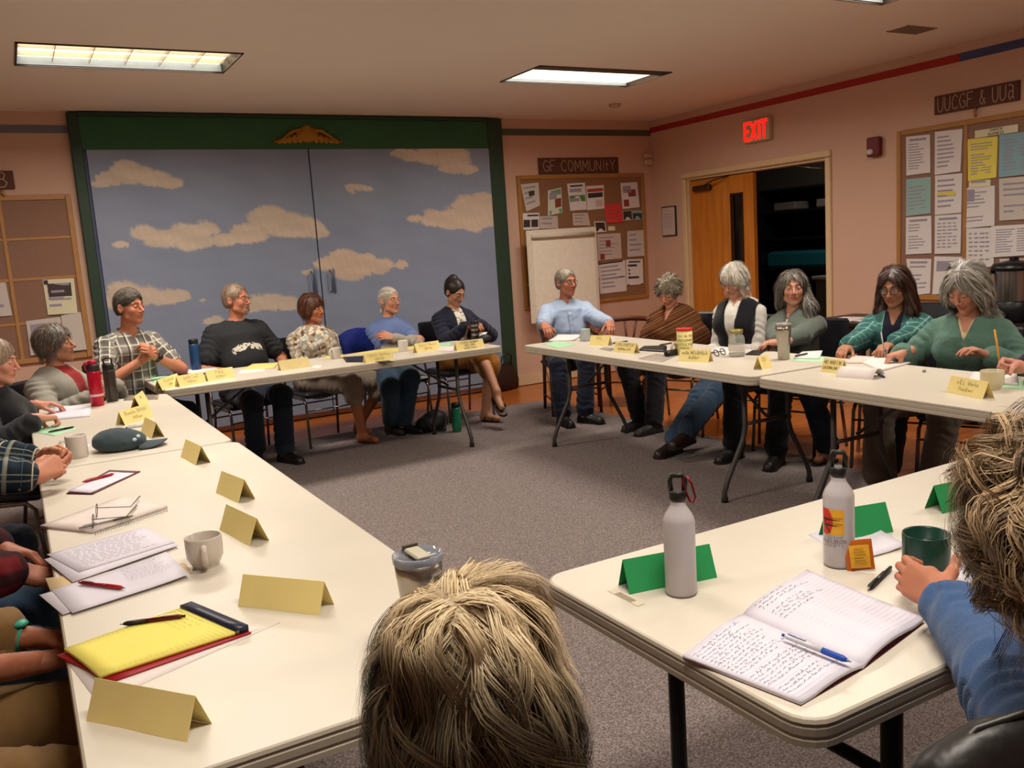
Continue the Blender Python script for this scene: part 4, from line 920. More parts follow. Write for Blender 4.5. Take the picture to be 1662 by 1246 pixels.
def pinned(wall, quad, col, label, lines=0, cols=1, extra=None, group=None, name='paper_notice', off=.018, head=False, inkm=None, pin=True):
    """quad: four pixel corners (tl, tr, br, bl) on the wall"""
    P = [wpt(wall, *q) for q in quad]; c = (sum(p[0] for p in P)/4, sum(p[1] for p in P)/4); PN[0] = (PN[0]+1) % 4; off = off+.0012*PN[0]
    sgn_ = 1
    def fn(u, v):
        a = [P[0][k]+(P[1][k]-P[0][k])*u for k in (0, 1)]; b = [P[3][k]+(P[2][k]-P[3][k])*u for k in (0, 1)]
        x, z = a[0]+(b[0]-a[0])*v, a[1]+(b[1]-a[1])*v; o = off+.004*math.sin(u*3.1)*v+.003*v*v
        return (x-c[0], -o, z-c[1]) if wall == 'y' else (-o, x-c[0], z-c[1])
    mb = MB().mat(PAPER[col] if isinstance(col, str) else col); mb.sheet(fn, 5, 5)
    def fl(p): 
        q = fn(p[0], p[1]); return (q[0], q[1]-.0015, q[2]) if wall == 'y' else (q[0]-.0015, q[1], q[2])
    def r(u0, v0, u1, v1, m): mb.mat(m); mb.add([fl((u0, v0)), fl((u0, v1)), fl((u1, v1)), fl((u1, v0))], [(0, 1, 2, 3)])
    rs = random.Random(int(P[0][0]*1000))
    if head: r(.15, .07, .85, .13, inkm or ink)
    v0 = .2 if head else .12
    for i in range(lines):
        v = v0+(.9-v0)*i/max(1, lines)
        for k in range(cols):
            a = .1+.8*k/cols; b = a+(.8/cols)*rs.uniform(.5, .92)
            if rs.random() < .9: r(a, v, b, v+.35*(.9-v0)/max(1, lines), inkm or inkl)
    for e in extra or []: r(*e)
    o = mb.build(name); o.location = (c[0], YW, c[1]) if wall == 'y' else (XW, c[0], c[1])
    tag(o, label, 'paper', group)
    return o
def R4(x0, y0, x1, y1, sk=0, dx=0): return [(x0, y0), (x1, y0+sk), (x1+dx, y1+sk), (x0+dx, y1)]
photo = mat('photo_dark', '3f3230', .5, var=.4, scale=40); photor = mat('photo_red', '8a4038', .5, var=.4, scale=40); grn = mat('print_green', '4c8a3c', .7); redp = mat('print_red', 'b8463c', .7); yel = mat('print_yellow', 'e0cc50', .7); teal = mat('print_teal', '6f9b86', .7)
# left board
board('notice_board', 'left notice board divided into cells, mostly bare mauve cork', 'y', -1.0, .53, .80, 2.13, corkm, oak, [('v', .02), ('v', -.5), ('h', 1.79), ('h', 1.47), ('h', 1.12)])
pinned('y', [(69, 454), (120, 451), (126, 508), (78, 511)], 'c', 'cream flyer with a picture of a tent on the left board', 4, extra=[(.12, .12, .88, .5, photo), (.02, .02, .16, .14, ink), (.15, .55, .85, .6, inkl)], off=.022)
pinned('y', [(-25, 460), (9, 458), (20, 512), (-18, 515)], 'd', 'plain sheet cut by the left edge of the left board', 3)
pinned('y', [(42, 521), (98, 514), (104, 571), (50, 577)], 'd', 'blank sheet behind the grey-haired woman on the left board', 1, off=.022)
pinned('y', [(99, 512), (131, 506), (141, 567), (106, 571)], 'd', 'bright blank sheet at the lower right of the left board', 0, off=.024)
# GF community board
q0 = wpt('y', 840, 290); q1 = wpt('y', 1042, 285); q2 = wpt('y', 1052, 474)
board('notice_board', 'brown cork board of flyers behind the flip chart', 'y', q0[0], q1[0]+.03, .80, q0[1]+.03, corkr, oakr, [])
pinned('y', [(846, 299), (875, 296), (877, 333), (855, 343)], 'd', 'white flyer with a curled corner, top left of the cork board', 4, extra=[(.35, .3, .7, .5, photo)])
pinned('y', [(890, 309), (912, 304), (913, 345), (890, 350)], 'g', 'green and cream leaflet leaning on the cork board', 1, extra=[(.5, .4, .95, .75, photor), (.1, .82, .95, .98, teal), (.2, .05, .95, .25, teal)])
pinned('y', [(921, 298), (950, 296), (953, 340), (926, 342)], 'w', 'white flyer with a green band on the cork board', 2, head=True, extra=[(.05, .45, .95, .68, grn)])
pinned('y', [(952, 302), (981, 300), (982, 338), (954, 341)], 'w', 'white flyer with a red band on the cork board', 0, extra=[(.05, .12, .95, .26, redp), (.08, .3, .92, .5, photo), (.5, .6, .9, .9, PAPER['p'])])
pinned('y', [(1008, 297), (1035, 295), (1039, 336), (1011, 339)], 'w', 'white flyer with two small photographs, top right of the cork board', 1, extra=[(.4, .28, .85, .55, photor), (.1, .65, .4, .92, photor)])
pinned('y', [(981, 332), (1008, 329), (1012, 360), (985, 362)], 'r', 'bright red sheet near the middle of the cork board', 4, inkm=redp, off=.022)
pinned('y', [(848, 346), (876, 345), (876, 372), (848, 373)], 'w', 'small sheet with two dark photographs above the flip chart', 0, extra=[(.08, .4, .45, .85, photo), (.52, .4, .92, .85, photo), (.3, .1, .95, .2, ink)])
pinned('y', [(877, 351), (906, 350), (907, 371), (877, 371)], 'p', 'faint card half hidden by the top of the flip chart', 2)
pinned('y', [(930, 346), (955, 345), (959, 366), (931, 366)], 'p', 'faded card just right of the flip chart top', 3)
pinned('y', [(965, 359), (983, 359), (985, 376), (967, 377)], 'w', 'tiny dark photograph pinned right of the flip chart', 0, extra=[(.08, .1, .92, .9, photo)])
pinned('y', [(1011, 342), (1026, 341), (1027, 357), (1012, 358)], 'd', 'small photograph next to the red sheet', 0, extra=[(.05, .05, .95, .95, photo)])
pinned('y', [(1027, 341), (1043, 341), (1043, 356), (1028, 357)], 'b', 'small blue photograph at the right rim of the cork board', 0, extra=[(.05, .3, .95, .95, photo)])
pinned('y', [(988, 367), (999, 367), (999, 374), (988, 374)], 'c', 'tiny blank slip under the red sheet', 0)
pinned('y', [(970, 380), (1008, 378), (1010, 419), (971, 423)], 'p', 'letter with a small picture right of the flip chart', 6, extra=[(.35, .25, .55, .5, photor), (.1, .75, .28, .98, photor)])
pinned('y', [(1019, 375), (1046, 373), (1047, 415), (1019, 417)], 'd', 'plain typed sheet at the right side of the cork board', 4)
pinned('y', [(971, 428), (1016, 422), (1018, 472), (975, 477)], 'w', 'wide sheet with two black rules at the bottom of the cork board', 6, extra=[(.02, .0, .9, .04, ink), (.1, .5, .95, .54, ink)], inkm=inkl)
pinned('y', [(1017, 421), (1044, 420), (1045, 461), (1018, 463)], 'w', 'white list with bullet points, lower right of the cork board', 3, head=True, extra=[(.12, .38, .22, .45, ink), (.12, .52, .22, .59, ink), (.12, .66, .22, .73, ink), (.04, .96, .98, 1, ink)], inkm=ink)
# right wall board
XR0, XR1 = 4.88, 2.2
board('notice_board', 'large tan notice board with a gold frame on the right wall', 'x', XR1, XR0, .82, 2.20, corkm, oakr, [('v', wpt('x', 1564, 400)[0])])
RB = [((1469, 222), (1508, 218), (1509, 280), (1470, 285), 'w', 'typed letter, top left of the right-hand board', 10), ((1516, 214), (1561, 209), (1558, 278), (1516, 284), 'w', 'typed letter beside the board divider at its top', 8),
      ((1469, 291), (1509, 287), (1509, 346), (1469, 351), 't', 'pale teal sheet on the right-hand board', 8), ((1516, 285), (1560, 281), (1559, 345), (1516, 349), 'w', 'white form with a yellow line on the right-hand board', 6),
      ((1469, 353), (1510, 350), (1511, 411), (1469, 413), 'w', 'church-style newsletter sheet under the teal sheet', 9), ((1516, 350), (1559, 347), (1558, 411), (1516, 412), 'w', 'sheet of columns under the yellow-lined form', 8),
      ((1469, 420), (1510, 420), (1508, 476), (1478, 480), 'w', 'sheet behind the dark-haired woman on the right wall', 6), ((1515, 416), (1560, 417), (1560, 474), (1512, 478), 'w', 'blank curling sheet between the two seated women', 1),
      ((1569, 226), (1618, 221), (1616, 288), (1570, 294), 'y', 'bright yellow sheet on the right-hand board', 12), ((1621, 219), (1690, 210), (1690, 280), (1620, 288), 'b', 'light blue sheet at the right edge of the picture', 10),
      ((1571, 293), (1606, 291), (1606, 302), (1571, 305), 'c', 'small title strip under the yellow sheet', 1), ((1564, 305), (1613, 301), (1613, 366), (1562, 371), 'w', 'stack of stapled pages with a smudge on the right-hand board', 9),
      ((1620, 290), (1690, 284), (1690, 354), (1621, 358), 'd', 'white notice below the light blue sheet', 6), ((1567, 371), (1612, 369), (1612, 433), (1567, 433), 'w', 'calendar-like sheet beside the grey-haired woman', 7),
      ((1608, 367), (1695, 362), (1695, 412), (1606, 418), 'w', 'wide two-page spread on the right-hand board', 10), ((1621, 420), (1695, 420), (1695, 465), (1621, 462), 'd', 'grey typed sheet above the coffee urn', 6)]
for i, (a, b, c, d, col, lab, ln) in enumerate(RB):
    pinned('x', [a, b, c, d], col, lab, ln, cols=4 if i in (5, 13) else (2 if i in (9, 14) else 1), head=i in (0, 4, 5, 6), extra=[(.08, .44, .78, .54, yel)] if i == 3 else ([(.1, .05, .35, .35, inkl)] if i == 11 else None), off=.017 if i != 14 else .024, inkm=inkl)
q = wpt('x', 1587, 212); mb = MB().mat(PAPER['c']).box((0, 0, 0), (.004, .33, .055)).mat(ink)
write(mb, 'CHURCH', .017, .003, lambda p: (-.0035, -p[0], p[1]), 0, .006); write(mb, 'BUSINESS', .017, .003, lambda p: (-.0035, -p[0], p[1]), 0, -.022)
o = mb.build('title_card'); q = wpt('x', 1616, 213); o.location = (XW-.024, q[0], q[1]); tag(o, 'small white title card at the top of the right-hand board', 'card')
def sign(label, text, wall, x0, x1, z0, z1, h, w=.008):
    cx, L_ = (x0+x1)/2, abs(x1-x0); b = thing('wooden_sign', label, 'sign', (cx, YW, z0) if wall == 'y' else (XW, cx, z0), 0 if wall == 'y' else -math.pi/2)
    MB().mat(signm).box((0, -.012, (z1-z0)/2), (L_, .022, z1-z0), bev=.003).build('board', None, b)
    letters(text, h, w, lambda p: (p[0], -.0245, p[1]), b, chalk, (z1-z0-h)/2, L_*.9, .02)
    MB().mat(oak).tube([(0, -.01, -.005), (.0, -.03, -.03), (.012, -.03, -.06)], .012, 8).build('hook', None, b)
a = wpt('y', 876, 280); b = wpt('y', 1004, 255); sign('brown sign lettered GF COMMUNITY above the cork board', 'GF COMMUNItY', 'y', a[0], b[0], a[1]-.015, b[1], .115)
a = wpt('x', 1515, 190); sign('brown sign lettered UUCGF & UUA on the right wall', 'UUCGF & UUa', 'x', 3.87, a[0], 2.28, 2.42, .105, .007)
a = wpt('y', 25, 306); sign('end of a brown sign with a letter B at the left edge', 'B', 'y', a[0]-.18, a[0], a[1], a[1]+.14, .11)
q = wpt('x', 1084, 360)
e = thing('framed_notice', 'small framed notice left of the orange door', 'picture frame', (XW, q[0], 1.48), -math.pi/2)
MB().mat(mat('frame_black', '1e1a18', .4)).box((0, -.010, .165), (.24, .02, .33), bev=.003).build('frame', None, e)
mb = MB().mat(PAPER['p']).box((0, -.0215, .165), (.215, .003, .305)).mat(inkl)
for k in range(7): mb.box((0, -.0235, .24-.024*k), (.12 if k % 2 else .15, .001, .006))
mb.build('page', None, e)
# ---------------------------------------------------------------- furniture
plast = None
t = NT('table_plastic'); v = t.coord(); n1 = t.noise(v, 3, 3); n2 = t.noise(v, 40, 4)
c_ = t.mix(n1, srgb('c9c1b2'), srgb('d6cfc0')); sc_ = t.ramp(n2, [(.0, '000000'), (.66, '000000'), (.78, 'ffffff')]); c_ = t.mix(t.math('MULTIPLY', sc_, .22), c_, srgb('b09f86'))
t.bump(t.noise(v, 350, 2), .12, .0008); plast = t.done(c_, .38, 0, .45)
edgem = mat('table_edge_plastic', 'b5ab9a', .45, var=.06)
legg = mat('table_leg_grey', '4c4846', .4, .4); legb = mat('table_leg_black', '17181c', .45, .3)
def rrect(x0, y0, x1, y1, r, n=5):
    P = []
    for cx, cy, a0 in ((x1-r, y1-r, 0), (x0+r, y1-r, 90), (x0+r, y0+r, 180), (x1-r, y0+r, 270)):
        for k in range(n+1): a = math.radians(a0+90*k/n); P.append((cx+r*math.cos(a), cy+r*math.sin(a)))
    return P
def table(label, x0, y0, lx, ly, rz=0, style='wish', top=.74, sticker=None):
    """corner (x0, y0), sizes lx, ly; long axis is the longer one"""
    r = thing('folding_table', label, 'table', (x0, y0, 0), rz, 'white folding tables set in a ring'); r.location = (x0, y0, 0)
    mb = MB(); R_ = .055
    for P0_, z in (((0, .0), top),): pass
    lv = [(.0, top-.052, .012), (.0, top-.046, 0), (0, top-.036, 0), (.0, top-.034, .0014), (0, top-.031, .0014), (0, top-.028, 0), (0, top-.016, 0), (0, top-.014, .0014), (0, top-.011, .0014), (0, top-.008, 0), (0, top-.002, .002), (0, top, .006)]
    vs = []; n = None; mb.mat(edgem)
    for _, z, ins in lv:
        P = rrect(ins, ins, lx-ins, ly-ins, R_-ins*.5); n = len(P); vs += [(x, y, z) for x, y in P]
    fs = [(k*n+i, k*n+(i+1) % n, (k+1)*n+(i+1) % n, (k+1)*n+i) for k in range(len(lv)-1) for i in range(n)]
    mb.add(vs, fs); b = len(mb.v)-len(vs); mb.f.append(tuple(b+i for i in reversed(range(n)))); mb.mi.append(mb.cur); mb.sm.append(False)
    mb.mat(plast); mb.f.append(tuple(b+(len(lv)-1)*n+i for i in range(n))); mb.mi.append(mb.cur); mb.sm.append(False)
    mb.build('tabletop', None, r)
    lng = lx > ly; L_, W_ = (lx, ly) if lng else (ly, lx)
    def T(a, b, z): return (a, b, z) if lng else (b, a, z)
    for e in (0, 1):
        a = .30 if e == 0 else L_-.30; s = 1 if e == 0 else -1
        for f in (0, 1):
            b0 = W_*.5+(-.16 if f == 0 else .16); b1 = .06 if f == 0 else W_-.06
            mb = MB().mat(legg if style == 'wish' else legb)
            if style == 'wish': mb.tube([T(a, b0, top-.05), T(a, b0, .40), T(a, b0+(b1-b0)*.12, .33), T(a, b0+(b1-b0)*.85, .12), T(a, b1, .06), T(a, b1, .0)], .0145, 8)
            else: mb.tube([T(a, b1+(.03 if f == 0 else -.03), top-.05), T(a, b1+(.03 if f == 0 else -.03), .0)], .019, 8)
            lg = mb.build('leg', None, r)
            bb = b1 if style == 'wish' else b1+(.03 if f == 0 else -.03)
            MB().mat(mat('rubber_black', '141414', .8)).tube([T(a, bb, .0), T(a, bb, .03)], .019 if style == 'wish' else .023, 8).build('rubber_foot', None, lg)
        mb = MB().mat(legg if style == 'wish' else legb)
        if style == 'wish': mb.tube([T(a, W_*.5-.16, .42), T(a, W_*.5+.16, .42)], .011, 6)
        else: mb.tube([T(a, .09, .50), T(a, W_-.09, .50)], .013, 6)
        mb.build('crossbar', None, r)
        mb = MB().mat(legg if style == 'wish' else legb); mb.tube([T(a, W_*.5, .44 if style == 'wish' else .50), T(a+s*.36, W_*.5, top-.05)], .009, 6); mb.build('brace', None, r)
    if sticker:
        mb = MB().mat(mat('sticker_worn', 'cfc3ab', .5)); x, y, w, h, a = sticker; mb.box((x, y, top+.0008), (w, h, .0006), a); mb.mat(mat('sticker_ink', 'a89c88', .6))
        ca, sa = math.cos(a), math.sin(a)
        for k in range(7): u = -w*.42+w*.12*k; mb.box((x+u*ca, y+u*sa, top+.0014), (w*.08, h*.55, .0004), a)
        mb.build('worn_label', None, r)
    return r
table('long left-hand table in the foreground with papers and yellow cards', 0.0, 1.27, .745, 2.46, sticker=(.55, .07, .10, .018, .1))
table('left-hand table beyond the seam carrying the red bottle and the cap', 0.0, 3.74, .735, 1.83)
table('far table in front of the painted doors', .735, 5.70, 2.44, .76, math.radians(1.6))
table('right-hand table at its far end by the man in the blue shirt', 3.19, 3.225, .76, 2.44, math.radians(-1.9))
table('right-hand table in front of the woman in the green sweater', 3.072, .765, .76, 2.44, math.radians(-2.7))
table('near table at lower right with the two white bottles', .93, .84, 1.9, .76, style='post', sticker=(.08, .55, .018, .10, 0))
vinyl = mat('vinyl_black', '15151a', .35, var=.2, bump=.15, bscale=200); cm = mat('chair_metal', '7c756c', .25, .85); cmd = mat('chair_frame_brown', '3d2d26', .35, .5)
def chair(x, y, yaw, label, metal=cm, back=.86, seatz=.445, w=.44, wood=False):
    """stacking chair, sitter faces +y of the chair before rotation"""
    r = thing('stacking_chair', label, 'chair', (x, y, 0), math.radians(yaw))
    mb = MB().mat(vinyl).box((0, .01, seatz-.022), (w, .43, .05), bev=.02); mb.build('seat', None, r)
    Rb = np.array(Matrix.Rotation(math.radians(-10), 3, 'X').to_3x3()); Rb = np.array(Matrix.Rotation(math.radians(10), 3, 'X'))
    mb = MB().mat(vinyl); mb.box((0, -.255, back-.16), (w, .035, .32), bev=.016, R=[list(q) for q in Rb]); mb.build('backrest', None, r)
    for s in (1, -1):
        mb = MB().mat(metal); mb.tube([(s*(w/2-.01), -.285, back-.12), (s*(w/2-.01), -.20, seatz-.03), (s*(w/2-.012), -.16, seatz-.06), (s*(w/2+.0), -.23, .0)], .011, 8); mb.build('leg', None, r)
        mb = MB().mat(metal); mb.tube([(s*(w/2-.01), -.18, seatz-.06), (s*(w/2-.01), .15, seatz-.055), (s*(w/2-.008), .19, seatz-.09), (s*(w/2+.0), .22, .0)], .011, 8); mb.build('leg', None, r)
    for y_ in (.20, -.20): MB().mat(metal).tube([(-w/2, y_, .30), (w/2, y_, .30)], .007, 6).build('stretcher', None, r)
    return r
woodm = mat('chair_wood_red', '5a2c1a', .4, var=.25, scale=18)
def wchair(x, y, yaw, label, arms=True):
    r = thing('wooden_chair', label, 'chair', (x, y, 0), math.radians(yaw)); w = .46
    MB().mat(mat('seat_pad_dark', '2a1c18', .7)).box((0, 0, .435), (w, .44, .035), bev=.012).build('seat', None, r)
    for s in (1, -1):
        MB().mat(woodm).tube([(s*w*.46, .19, .66 if arms else .42), (s*w*.46, .20, 0)], [.016, .014], 8).build('leg', None, r)
        MB().mat(woodm).tube([(s*w*.42, -.19, .72), (s*w*.44, -.18, .42), (s*w*.46, -.22, 0)], [.015, .017, .014], 8).build('leg', None, r)
        MB().mat(woodm).tube([(s*w*.46, .19, .14), (s*w*.46, -.20, .14)], .008, 6).build('stretcher', None, r)
        if arms: MB().mat(woodm).tube([(s*w*.46, .22, .665), (s*w*.50, 0, .68), (s*w*.44, -.20, .72)], .018, 8, flat=(1.2, .6)).build('armrest', None, r)
    MB().mat(woodm).tube([(-w*.46, .19, .22), (w*.46, .19, .22)], .009, 6).build('stretcher', None, r)
    MB().mat(woodm).tube([(-w*.48, -.17, .735), (-w*.3, -.24, .745), (0, -.265, .75), (w*.3, -.24, .745), (w*.48, -.17, .735)], .02, 8, flat=(.6, 1.2)).build('top_rail', None, r)
    for x_ in (-.035, .035): MB().mat(woodm).tube([(x_*.4, -.20, .44), (x_*1.6, -.262, .74)], .011, 6).build('back_slat', None, r)
    return r
# flip chart easel
wb = mat('flipchart_white', 'd9cdbb', .5); 
a = ony(852, 376, 7.85); b = ony(966, 366, 7.85); bt = ony(856, 527, 7.85)
fcx, fw_, fz0, fz1 = (a[0]+b[0])/2+.01, b[0]-a[0], bt[2], (a[2]+b[2])/2
fc = thing('flip_chart', 'white flip chart easel with a blank pad beside the painted doors', 'easel', (fcx, 7.85, 0)); H_ = fz1-fz0
MB().mat(wb).box((0, 0, fz0+H_/2), (fw_, .02, H_), bev=.009).build('board', None, fc)
MB().mat(mat('pad_paper', 'e6dccb', .8)).box((0.0, -.016, fz0+H_*.47), (fw_*.88, .012, H_*.82)).build('paper_pad', None, fc)
MB().mat(mat('flip_roll', 'cabfae', .6)).tube([(-fw_*.44, -.022, fz1-.07), (fw_*.44, -.022, fz1-.07)], .035, 14, flat=(1.0, .6)).build('clamp_roll', None, fc)
MB().mat(mat('tray_brown', '8d7350', .5)).box((0, -.025, fz0+.045), (fw_*.86, .03, .012)).build('pen_tray', None, fc)
for s in (1, -1):
    MB().mat(mat('easel_leg', 'a59b8e', .3, .7)).tube([(s*fw_*.44, .01, fz0+.05), (s*fw_*.5, -.30, 0.0)], .009, 6).build('leg', None, fc)
    MB().mat(mat('brass_knob', 'a08a5c', .3, .6)).ball((s*(fw_/2+.006), 0, fz0+H_*.42), .011, 8, 6).build('knob', None, fc)
MB().mat(mat('easel_leg', 'a59b8e', .3, .7)).tube([(0, .012, fz0+.3), (0, .22, 0)], .009, 6).build('leg', None, fc)
# side table and urn at the right wall
dkw = mat('dark_wood', '2a1b15', .4)
st = thing('side_table', 'dark side table with papers against the right wall', 'table', (5.95, 3.4, 0))
MB().mat(dkw).box((0, 0, .70), (.62, 3.4, .035), bev=.006).build('tabletop', None, st)
for x_ in (-.27, .27):
    for y_ in (-1.6, 1.6): MB().mat(dkw).box((x_, y_, .345), (.05, .05, .68)).build('leg', None, st)
MB().mat(dkw).box((-.28, 0, .65), (.02, 3.1, .07)).build('apron', None, st)
for i, (dx, dy, m_, l_) in enumerate(((-.12, 1.42, PAPER['w'], 'white papers at the far end of the side table'), (-.1, 1.15, PAPER['w'], 'pinkish papers in the middle of the side table'))):
    tag(MB().mat(m_).box((5.95+dx, 3.4+dy, .7185+.002), (.30, .22, .004), .2-i*.5).build('paper'), l_, 'paper', 'papers on the side table')
tag(MB().mat(grn).box((5.75, 4.9, .7215+.004), (.03, .14, .008), .5, .003).build('marker'), 'green marker on the papers of the side table', 'marker')
u = thing('coffee_urn', 'steel coffee urn with a black lid at the right edge', 'urn', (6.15, 3.66, .7175))
ks = mat('urn_steel', 'a39e99', .22, .95); kb = mat('urn_black', '121214', .35)
MB().mat(kb).lathe([(.13, 0), (.14, .01), (.14, .14), (.132, .15)], n=28).build('base', None, u)
MB().mat(ks).lathe([(.132, .15), (.132, .36)], n=28, cap=False).build('tank', None, u)
MB().mat(kb).lathe([(.15, .36), (.15, .385), (.13, .41), (.06, .425), (.03, .43), (.03, .45), (.0, .455)], n=28).build('lid', None, u)
MB().mat(kb).tube([(-.10, .085, .20), (-.13, .12, .22), (-.13, .12, .33), (-.10, .085, .36)], .014, 8).build('handle', None, u)
MB().mat(kb).tube([(-.13, -.03, .06), (-.19, -.05, .05)], .015, 8).build('tap', None, u)

wchair(4.76, 6.38, 130, 'empty red-brown wooden chair by the wall behind the man in pale blue')
# ---------------------------------------------------------------- the people round the tables
def hp_y(px, py, Y): return tuple(ony(px, py, Y))
def hp_x(px, py, X): return tuple(onx(px, py, X))
def Z_(x, y, z=.78): return tuple(onz(x, y, z))
GREY_H = hair_mat('hair_grey', '6a6156', 'b8ae9c'); WHITE_H = hair_mat('hair_white', 'a39c90', 'ece5d8'); BROWN_H = hair_mat('hair_auburn', '2c160d', '7a4628'); DARKB = hair_mat('hair_dark', '130d0b', '40302a')
SALT = hair_mat('hair_salt', '2a2522', '80786e', .6, .25); SANDY = hair_mat('hair_sandy', '6a5444', 'b89f84'); LONGG = hair_mat('hair_long_grey', '3c3732', '918a80'); TAUPE = hair_mat('hair_taupe', '3d332c', '85766a'); DKLONG = hair_mat('hair_dark_brown', '1a0f0b', '5a3a2a')
denim = cloth_plain('denim_dark', '232c3c', var=.25); black = cloth_plain('cloth_black', '15151a', var=.3); navy = cloth_plain('cloth_navy', '161a2c', var=.25); khaki = cloth_plain('cloth_taupe', '5c5044', var=.2)
white = cloth_plain('cloth_white', 'd8d4cc', var=.05)
def onfront(K, x, z, infl, dy=0):
    F_ = K.setdefault('tf', Fld()); 
    if not F_.p: K['add_torso'](F_, 0)
    base = K['N0']+K['lat']*x+K['up']*z; ys = np.linspace(.02, .30, 90); d = F_.ev(base+K['fw']*ys[:, None])-infl; i = np.argmax(d > 0); return base+K['fw']*(ys[i]+dy)
def fdir(phi): a = math.radians(phi); return np.array([math.cos(a), math.sin(a), 0])
def person(label, head, phi, hphi=None, lean=.03, side=0, **k):
    f = fdir(phi); r = np.array([f[1], -f[0], 0]); pel = np.array(head)-f*lean-r*side
    hphi = phi if hphi is None else hphi
    return human(dict(label=label, head=head, pel=(pel[0], pel[1]), yaw=phi-90, hyaw=hphi-90, **k))
def seat_for(K, phi, label, kind='vinyl', back=.0, **kw):
    f = fdir(phi); p = np.array(K['root'].location)-f*(.0+back)
    return (chair if kind == 'vinyl' else wchair)(p[0], p[1], phi-90, label, **kw)
# --- man in the plaid shirt
K = person('man with short salt-and-pepper hair in a grey plaid shirt, hands clasped', hp_y(210, 499, 6.5), -72, -48, lean=.10, sex='m', skin='bb7a5c', hairmat=SALT, brow='2e2622', lid=0, look=2, nose=1.02, armf=1.05,
     lwl=(-.035, .30, .90), lwr=(.045, .26, .88), ler=(.8, -.1, -.6), lel=(-.7, .2, -.7), lhandl=((.45, .35, .5), (-.5, .7, .2), 'clasp'), lhandr=((-.35, .55, .45), (.6, .6, .3), 'clasp'))
hair(K, SALT, 'short', n=1300, infl=.006, width=.0024, extra=[('e', (0, .005, .062), (.068, .082, .072), .02)], facecut=(0, .116, -.022, .060, .084, .100), nape=-.05, steps=5, step=.007, grav=.3, out=.3, bias=(0, .6, .4), noise=.3, off=.003, bumpy=.0015, light=1)
pl = plaid('plaid_grey', '8e8a82', [(0, .12, .1, .40, '55504c', .7), (1, .12, .0, .36, '55504c', .6), (0, .06, .2, .16, 'ded8c8', .8), (1, .06, .3, .15, 'ded8c8', .7), (0, .12, .5, .07, '2a2826', .8)])
top(K, 'shirt', pl, .013, .64, .004, .010, dict(r=.066, v=.03), cloth=True); collar(K, cloth_plain('collar_grey', '6f6a64'), .066, .026, 30)
pants(K, 'trousers', denim); shoes(K, '231d1a'); seat_for(K, -72, 'black chair of the man in the plaid shirt')
mb = MB().mat(mat('watch_black', '101012', .4)); a, e, w = K['arms'][-1]; mb.tube([w+(e-w)*.12, w+(e-w)*.02], .034, 14, cap=False); mb.ball(tuple(w+(e-w)*.07+np.array([-.02, .028, .0])), (.018, .012, .018), 10, 6); mb.build('wristwatch', None, K['root'])
# --- man in the grey t-shirt
K = person('bearded man with glasses in a charcoal t-shirt with a white animal print', hp_y(384, 487, 6.9), -82, -46, lean=.0, sex='m', skin='bd7b5f', hairmat=SANDY, brow='8a715c', fat=1.10, belly=.9, lid=3, nose=1.0, armf=1.12,
     lwl=(-.24, .20, .70), lwr=(.20, .24, .70), ler=(.6, -.5, -.6), lel=(-.6, -.5, -.6), fl=(1.62, 6.42, .085), fr=(1.45, 6.60, .085))
hair(K, SANDY, 'short', n=900, infl=.008, width=.0024, facecut=(0, .104, -.016, .064, .088, .104), nape=-.06, steps=6, step=.009, grav=.7, out=.5, noise=.15, off=.003)
hair(K, GREY_H, 'beard', n=260, infl=-.012, extra=[('c', (-.018, .080, -.082), (.018, .080, -.082), .010, .010, .01), ('c', (-.026, .081, -.047), (.026, .081, -.047), .0050, .0050, .006), ('c', (-.028, .080, -.05), (-.022, .078, -.085), .007, .010, .008), ('c', (.028, .080, -.05), (.022, .078, -.085), .007, .010, .008)],
     facecut=(0, -.03, .02, .1, .1, .13), nape=-.2, steps=4, step=.005, noise=.3, ears=False, rootz=-1, width=.002, name='beard')
glasses(K, '4a2f28', .0175, .0010)
tee = NT('tee_charcoal'); v = tee.attr('cloth'); sp = tee.new('ShaderNodeSeparateXYZ'); tee.link(v, sp.inputs[0])
du = tee.math('DIVIDE', sp.outputs[0], .120); dv = tee.math('DIVIDE', tee.math('SUBTRACT', sp.outputs[1], .292), .052)
arc = tee.math('ADD', tee.math('MULTIPLY', du, du), tee.math('MULTIPLY', dv, dv)); n = tee.noise(tee.coord(), 55, 3)
ins = tee.math('LESS_THAN', tee.math('ADD', arc, tee.math('MULTIPLY', tee.math('SUBTRACT', n, .5), .9)), 1); bot = tee.math('GREATER_THAN', dv, tee.math('MULTIPLY', tee.math('SUBTRACT', 0.1, arc), .55))
spots = tee.math('GREATER_THAN', tee.noise(tee.coord(), 38, 2), .44); fl_ = tee.math('MULTIPLY', tee.math('MULTIPLY', ins, bot), spots); fr_t = tee.math('GREATER_THAN', tee.attr('front', 'Fac'), .5)
cc = tee.mix(tee.math('MULTIPLY', fl_, fr_t), srgb('2f3134'), srgb('c9c3b4')); tee.bump(tee.noise(tee.coord(), 14, 2), .5, .01); tee.done(cc, .9, 0, .1)
o = top(K, 'shirt', tee.m, .012, .62, .010, .010, dict(r=.066, front=.03, drop=.2), cloth=True, fd=(8, .006))
V = np.array([v.co[:] for v in o.data.vertices]); x_, y_, z_ = tloc(K, V); at = o.data.attributes.new('front', 'FLOAT', 'POINT'); at.data.foreach_set('value', ((y_ > .05) & (np.abs(x_) < .125) & (z_ < -.13) & (z_ > -.42)).astype(np.float32))
pants(K, 'trousers', denim); shoes(K, '15120f'); seat_for(K, -82, 'black chair under the bearded man, chrome frame')
